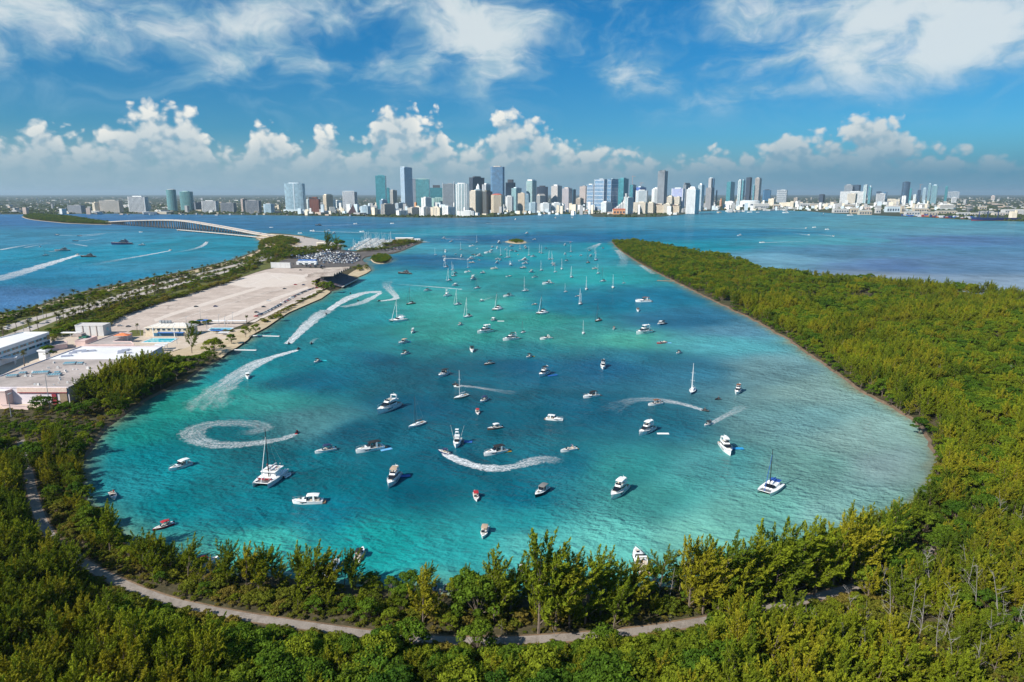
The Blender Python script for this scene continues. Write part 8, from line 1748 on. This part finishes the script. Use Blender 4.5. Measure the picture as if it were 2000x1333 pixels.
# ------------------------------------------------------------------ cars, people and the air
CARC = {'white': (0.75,0.75,0.75), 'silver': (0.42,0.44,0.46), 'black': (0.015,0.016,0.018), 'dark blue': (0.02,0.04,0.13), 'red': (0.42,0.02,0.02), 'grey': (0.14,0.15,0.16), 'dark grey': (0.05,0.055,0.06)}
M_tyre = mat('tyre_rubber', (0.015,0.015,0.015), .9); M_cglass = mat('car_glass', (0.01,0.013,0.016), .08, .1, 1, 0, .8)
def car_mesh(c):
    k = ('car', c)
    if k in JOINED: return JOINED[k]
    mb = MB(); prof = [(-2.2, .55), (-2.15, .95), (-1.2, 1.02), (1.1, .98), (2.15, .80), (2.25, .5)]
    rg = [[(x, -.88, .28), (x, -.9, z * .8), (x, -.82, z), (x, .82, z), (x, .9, z * .8), (x, .88, .28)] for x, z in prof]; mb.loft(rg, 0)
    mb.add([(-1.75, -.76, .98), (1.15, -.76, .96), (1.15, .76, .96), (-1.75, .76, .98), (-1.2, -.62, 1.48), (.35, -.62, 1.48), (.35, .62, 1.48), (-1.2, .62, 1.48)], [(0, 1, 5, 4), (1, 2, 6, 5), (2, 3, 7, 6), (3, 0, 4, 7)], 1); mb.add([(-1.2, -.63, 1.49), (.35, -.63, 1.49), (.35, .63, 1.49), (-1.2, .63, 1.49)], [(0, 1, 2, 3)], 0)
    for x in (-1.35, 1.4):
        for y in (-.82, .82): mb.tube((x, y - .1, .32), (x, y + .1, .32), .32, .32, 8, 2)
    JOINED[k] = mb.mesh('parked_car', [mat(c.replace(' ', '_') + '_car_paint', CARC[c], .3, .05, .5, .2), M_cglass, M_tyre]); return JOINED[k]
rcx = random.Random(31)
def car(px, py, rz, c, label, group, z=GZ + .05, loc=None):
    o = link('parked_car', car_mesh(c)); o.location = loc or G(px, py, z); o.rotation_euler = (0, 0, rz); return tag(o, label, 'car', group)
cn = list(CARC); wts = (5, 4, 4, 2, 1, 3, 3)
a2 = [(495,621),(520,610.5),(540,600),(556,590.5),(575,579.5),(592,571.5),(612,564)]
row = densify([G(x, y, GZ) for x, y in a2], 3.0); an = math.atan2(row[-1][1] - row[0][1], row[-1][0] - row[0][0]) + R(90); 
for i, p in enumerate(row):
    if rcx.random() < .16: continue
    c = rcx.choices(cn, wts)[0]; t_ = i / len(row); sec = 'near end' if t_ < .33 else 'middle' if t_ < .66 else 'grandstand end'
    car(0, 0, an + rcx.uniform(-.06, .06), c, f'{c} car parked in the beach row, {sec}', f'{c} cars in the beach row, {sec}', loc=(p[0], p[1], GZ + .05))
for px, py, c, an_, lab in ((383,600,'dark grey','.2','dark car alone in the middle of the parking lot, left of two'),(421,599.5,'dark blue','.1','dark blue car alone in the parking lot, right of two'),(290,603.5,'silver','.3','silver-blue car at the hedge side of the lot'),(515,600.5,'black','.1','black car left of the beach row'),(501,611,'black','.2','black car at the near end of the lot'),(507,614,'white','.2','white car beside the black one at lot end'),(524,588.5,'white','.0','white car out on the open lot'),(556,565,'dark grey','.1','dark car near the painted race arcs'),(234,637.5,'silver','.4','silver car behind the warehouse'),(251,639,'grey','.4','grey car near the round-headed palm'),(463,544,'dark grey','.3','dark vehicle at the far hedge end'),(435,556,'black','.3','black car under the hedge'),(587,528.5,'black','0','black car at the boat yard gate'),(577,557,'red','.2','red vehicle by the grandstand approach'),(593,557.5,'dark blue','.2','blue vehicle left of the grandstand trees'),(618,563.5,'red','.5','orange-red car at the grandstand end of the row')): car(px, py, float(an_), c, lab, 'cars on the parking lot')
for (L_, nm) in ((road_l, 'seaward carriageway'), (road_r, 'car-park side carriageway')):
    D_ = densify(L_, 40)
    for i, p in enumerate(D_[:-2]):
        if rcx.random() < .55: continue
        q = D_[i + 1]; an_ = math.atan2(q[1] - p[1], q[0] - p[0]); c = rcx.choices(cn, wts)[0]; s_ = rcx.choice((-2.6, 2.6)); u0, v0, _ = project(np.array([[p[0], p[1], GZ]]))
        if not (0 < u0[0] < 2000): continue
        part_ = 'near part' if u0[0] < 200 else 'middle part' if u0[0] < 420 else 'far part'
        car(0, 0, an_, c, f'{c} car driving on the {nm} of the causeway, {part_}', f'{c} cars on the {nm}, {part_}', loc=(p[0] - math.sin(an_) * s_, p[1] + math.cos(an_) * s_, GZ + .06))
for i in range(14):
    p = dk[int((i + .5) / 14 * (len(dk) - 2))]; q = dk[min(int((i + .5) / 14 * (len(dk) - 2)) + 1, len(dk) - 1)]; an_ = math.atan2(q[1] - p[1], q[0] - p[0]); c = rcx.choices(cn, wts)[0]; s_ = rcx.choice((-6, 5)); o = car(0, 0, an_, c, f'{c} car crossing the humped causeway bridge', f'{c} cars on the bridge', loc=(p[0] - math.sin(an_) * s_, p[1] + math.cos(an_) * s_, p[2] + .05))
# car park on the marina point and by the yard gate
for (poly, n, nm) in (([(745,490),(770,482),(800,475),(812,477),(786,487),(765,493)], 60, 'marina point car park'), ([(572,517),(590,510),(640,522),(628,525),(600,523)], 34, 'front of the boat yard')):
    pp = [G(x, y, GZ) for x, y in poly]; xs = [p[0] for p in pp]; ys = [p[1] for p in pp]; k = 0; Q = scatter(min(xs), max(xs), min(ys), max(ys), 6.2, np.random.default_rng(4)); Q = Q[inside(Q, pp)]
    for q in Q[:: max(1, len(Q) // n)]: c = rcx.choices(cn, wts)[0]; car(0, 0, rcx.choice((.4, 2.0)), c, f'{c} car parked in the {nm}', f'{c} cars in the {nm}', loc=(q[0], q[1], GZ + .06))
# people: one continuous low figure, standing or riding
def person_mesh(nm, top, low, ride=False):
    me = bpy.data.meshes.new(nm); J = [(0,0,.92,.15,.11),(0,0,1.18,.15,.10),(0,0,1.42,.19,.10),(0,0,1.52,.06,.06),(0,0,1.68,.10,.11),(0,.09,.88,.09,.09),(0,.10,.48,.065,.065),(.02,.10,.06,.05,.05),(.14,.10,.03,.04,.035),(0,-.09,.88,.09,.09),(0,-.10,.48,.065,.065),(.02,-.10,.06,.05,.05),(.14,-.10,.03,.04,.035),(0,.22,1.40,.06,.06),(.03,.30,1.14,.045,.045),(.12,.30,.90,.035,.035),(0,-.22,1.40,.06,.06),(.03,-.30,1.14,.045,.045),(.12,-.30,.90,.035,.035)]
    if ride:
        J = [(x - .25 if z > .9 else x, y, z - .0, a, b) for x, y, z, a, b in J]; J[6] = (.18, .24, .72, .07, .07); J[7] = (.05, .28, .32, .05, .05); J[8] = (.2, .28, .28, .04, .03); J[10] = (.18, -.24, .72, .07, .07); J[11] = (.05, -.28, .32, .05, .05); J[12] = (.2, -.28, .28, .04, .03); J[14] = (.1, .3, 1.2, .045, .045); J[15] = (.38, .28, 1.1, .035, .035); J[17] = (.1, -.3, 1.2, .045, .045); J[18] = (.38, -.28, 1.1, .035, .035)
    E = [(0,1),(1,2),(2,3),(3,4),(0,5),(5,6),(6,7),(7,8),(0,9),(9,10),(10,11),(11,12),(2,13),(13,14),(14,15),(2,16),(16,17),(17,18)]
    me.from_pydata([j[:3] for j in J], E, []); o = bpy.data.objects.new(nm, me); COL.objects.link(o); o.modifiers.new('skin', 'SKIN'); 
    for i, j in enumerate(J): me.skin_vertices[0].data[i].radius = (j[3], j[4])
    me.skin_vertices[0].data[0].use_root = True; sb = o.modifiers.new('sub', 'SUBSURF'); sb.levels = 1; bpy.context.view_layer.update(); dg = bpy.context.evaluated_depsgraph_get(); out = bpy.data.meshes.new_from_object(o.evaluated_get(dg)); bpy.data.objects.remove(o); out.materials.clear()
    for m_ in (top, low, mat('skin_tone', (0.42,0.24,0.16), .7), mat('dark_hair', (0.03,0.02,0.015), .8)): out.materials.append(m_)
    for f in out.polygons:
        z, y = f.center.z, abs(f.center.y); f.material_index = 3 if z > 1.70 else 2 if z > 1.47 or z < .62 or y > .26 else 0 if z > .95 else 1
    out.name = nm; return out
TOPS = {'red': (0.5,0.03,0.03), 'white': (0.75,0.75,0.75), 'blue': (0.03,0.10,0.40), 'black': (0.02,0.02,0.025)}
PM = {c: person_mesh('person', mat(c + '_shirt', TOPS[c], .8), mat('dark_shorts', (0.04,0.05,0.08), .8)) for c in TOPS}; RIDER = person_mesh('person', mat('black_shirt', TOPS['black'], .8), mat('dark_shorts', (0.04,0.05,0.08), .8), True)
def person(loc, rz, c, label, group, me=None):
    o = link('person', me or PM[c]); o.location = loc; o.rotation_euler = (0, 0, rz); return tag(o, label, 'person', group)
for b_ in list(BOATS):
    L = b_['label']; s_ = b_.scale[0]; cz, sz = math.cos(b_.rotation_euler[2]), math.sin(b_.rotation_euler[2])
    P_ = lambda x, y, z: (b_.location.x + (x * cz - y * sz) * s_, b_.location.y + (x * sz + y * cz) * s_, b_.location.z + z * s_)
    if b_['category'] == 'jet ski' and 'beach' not in L: person(P_(-.25, 0, .35), b_.rotation_euler[2], 'black', 'rider in black sitting on the ' + L.split(' at ')[0].split(' in ')[0].split(' ending')[0].split(' starting')[0].split(' with')[0].split(' ahead')[0].split(' between')[0], 'jet ski riders', RIDER)
    elif 'crowded with people' in L:
        for i in range(16): c = rcx.choice(('red', 'white', 'red', 'white', 'blue')); x, y = (rcx.uniform(-4.4, .6), rcx.uniform(-2.6, 2.6)); up = i % 2; x = x if up else rcx.uniform(2.6, 5.2); person(P_(x, y, 3.6 if up else 1.42), rcx.uniform(0, 6), c, f'person in {c} top on the ' + ('roof' if up else 'foredeck') + ' of the crowded catamaran', f'people in {c} tops on the ' + ('roof' if up else 'foredeck') + ' of the catamaran')
    elif b_.location.y < 420 and b_['category'] in ('motorboat', 'motor cruiser'):
        for i in range(rcx.choice((2, 3, 4))): c = rcx.choice(('red', 'white', 'blue', 'black')); person(P_(rcx.uniform(-3.0, -.6), rcx.uniform(-.6, .6), 1.0 if b_['category'] == 'motorboat' else 1.28), rcx.uniform(0, 6), c, f'person in {c} top aboard the ' + ' '.join(L.split()[:9]).rstrip(','), f'people aboard {L[:40]}')
for px, py, c, lab in ((478,672,'red','person in red on the beach between the two docks'),(594,605,'white','person in white at the water edge of the long beach'),(597,604,'blue','person in blue at the water edge of the long beach'),(553,624,'red','person in red among the beach shrubs'),(549,588,'red','person in red by the beach car row'),(551,588.5,'blue','person in blue by the beach car row'),(727,1141,'red','person in red by the orange inflatable'),(860,1158,'white','person in white beside the jet skis'),(1263,1155,'white','person in white on the small beach at right'),(890,1156,'black','person in black just right of the jet skis'),(100,1046,'black','person in black walking on the footpath at left')):
    person(G(px, py, GZ if py < 1135 else .7), rcx.uniform(0, 6), c, lab, None)
# the air: one even thin volume round everything, sky outside
hb_ = MB().box((0, 28000, 171.5), (150000, 72000, 347.0)); hm = bpy.data.materials.new('haze_air'); hm.use_nodes = True; hn_ = hm.node_tree; hn_.nodes.remove(hn_.nodes['Principled BSDF'])
pv_ = hn_.nodes.new('ShaderNodeVolumePrincipled'); pv_.inputs['Color'].default_value = (0.66, 0.86, 1.0, 1); pv_.inputs['Density'].default_value = 2.6e-5; pv_.inputs['Anisotropy'].default_value = 0.2; hn_.links.new(pv_.outputs[0], hn_.nodes['Material Output'].inputs['Volume'])
hz_o = hb_.build('haze', hm); hz_o['kind'] = 'stuff'
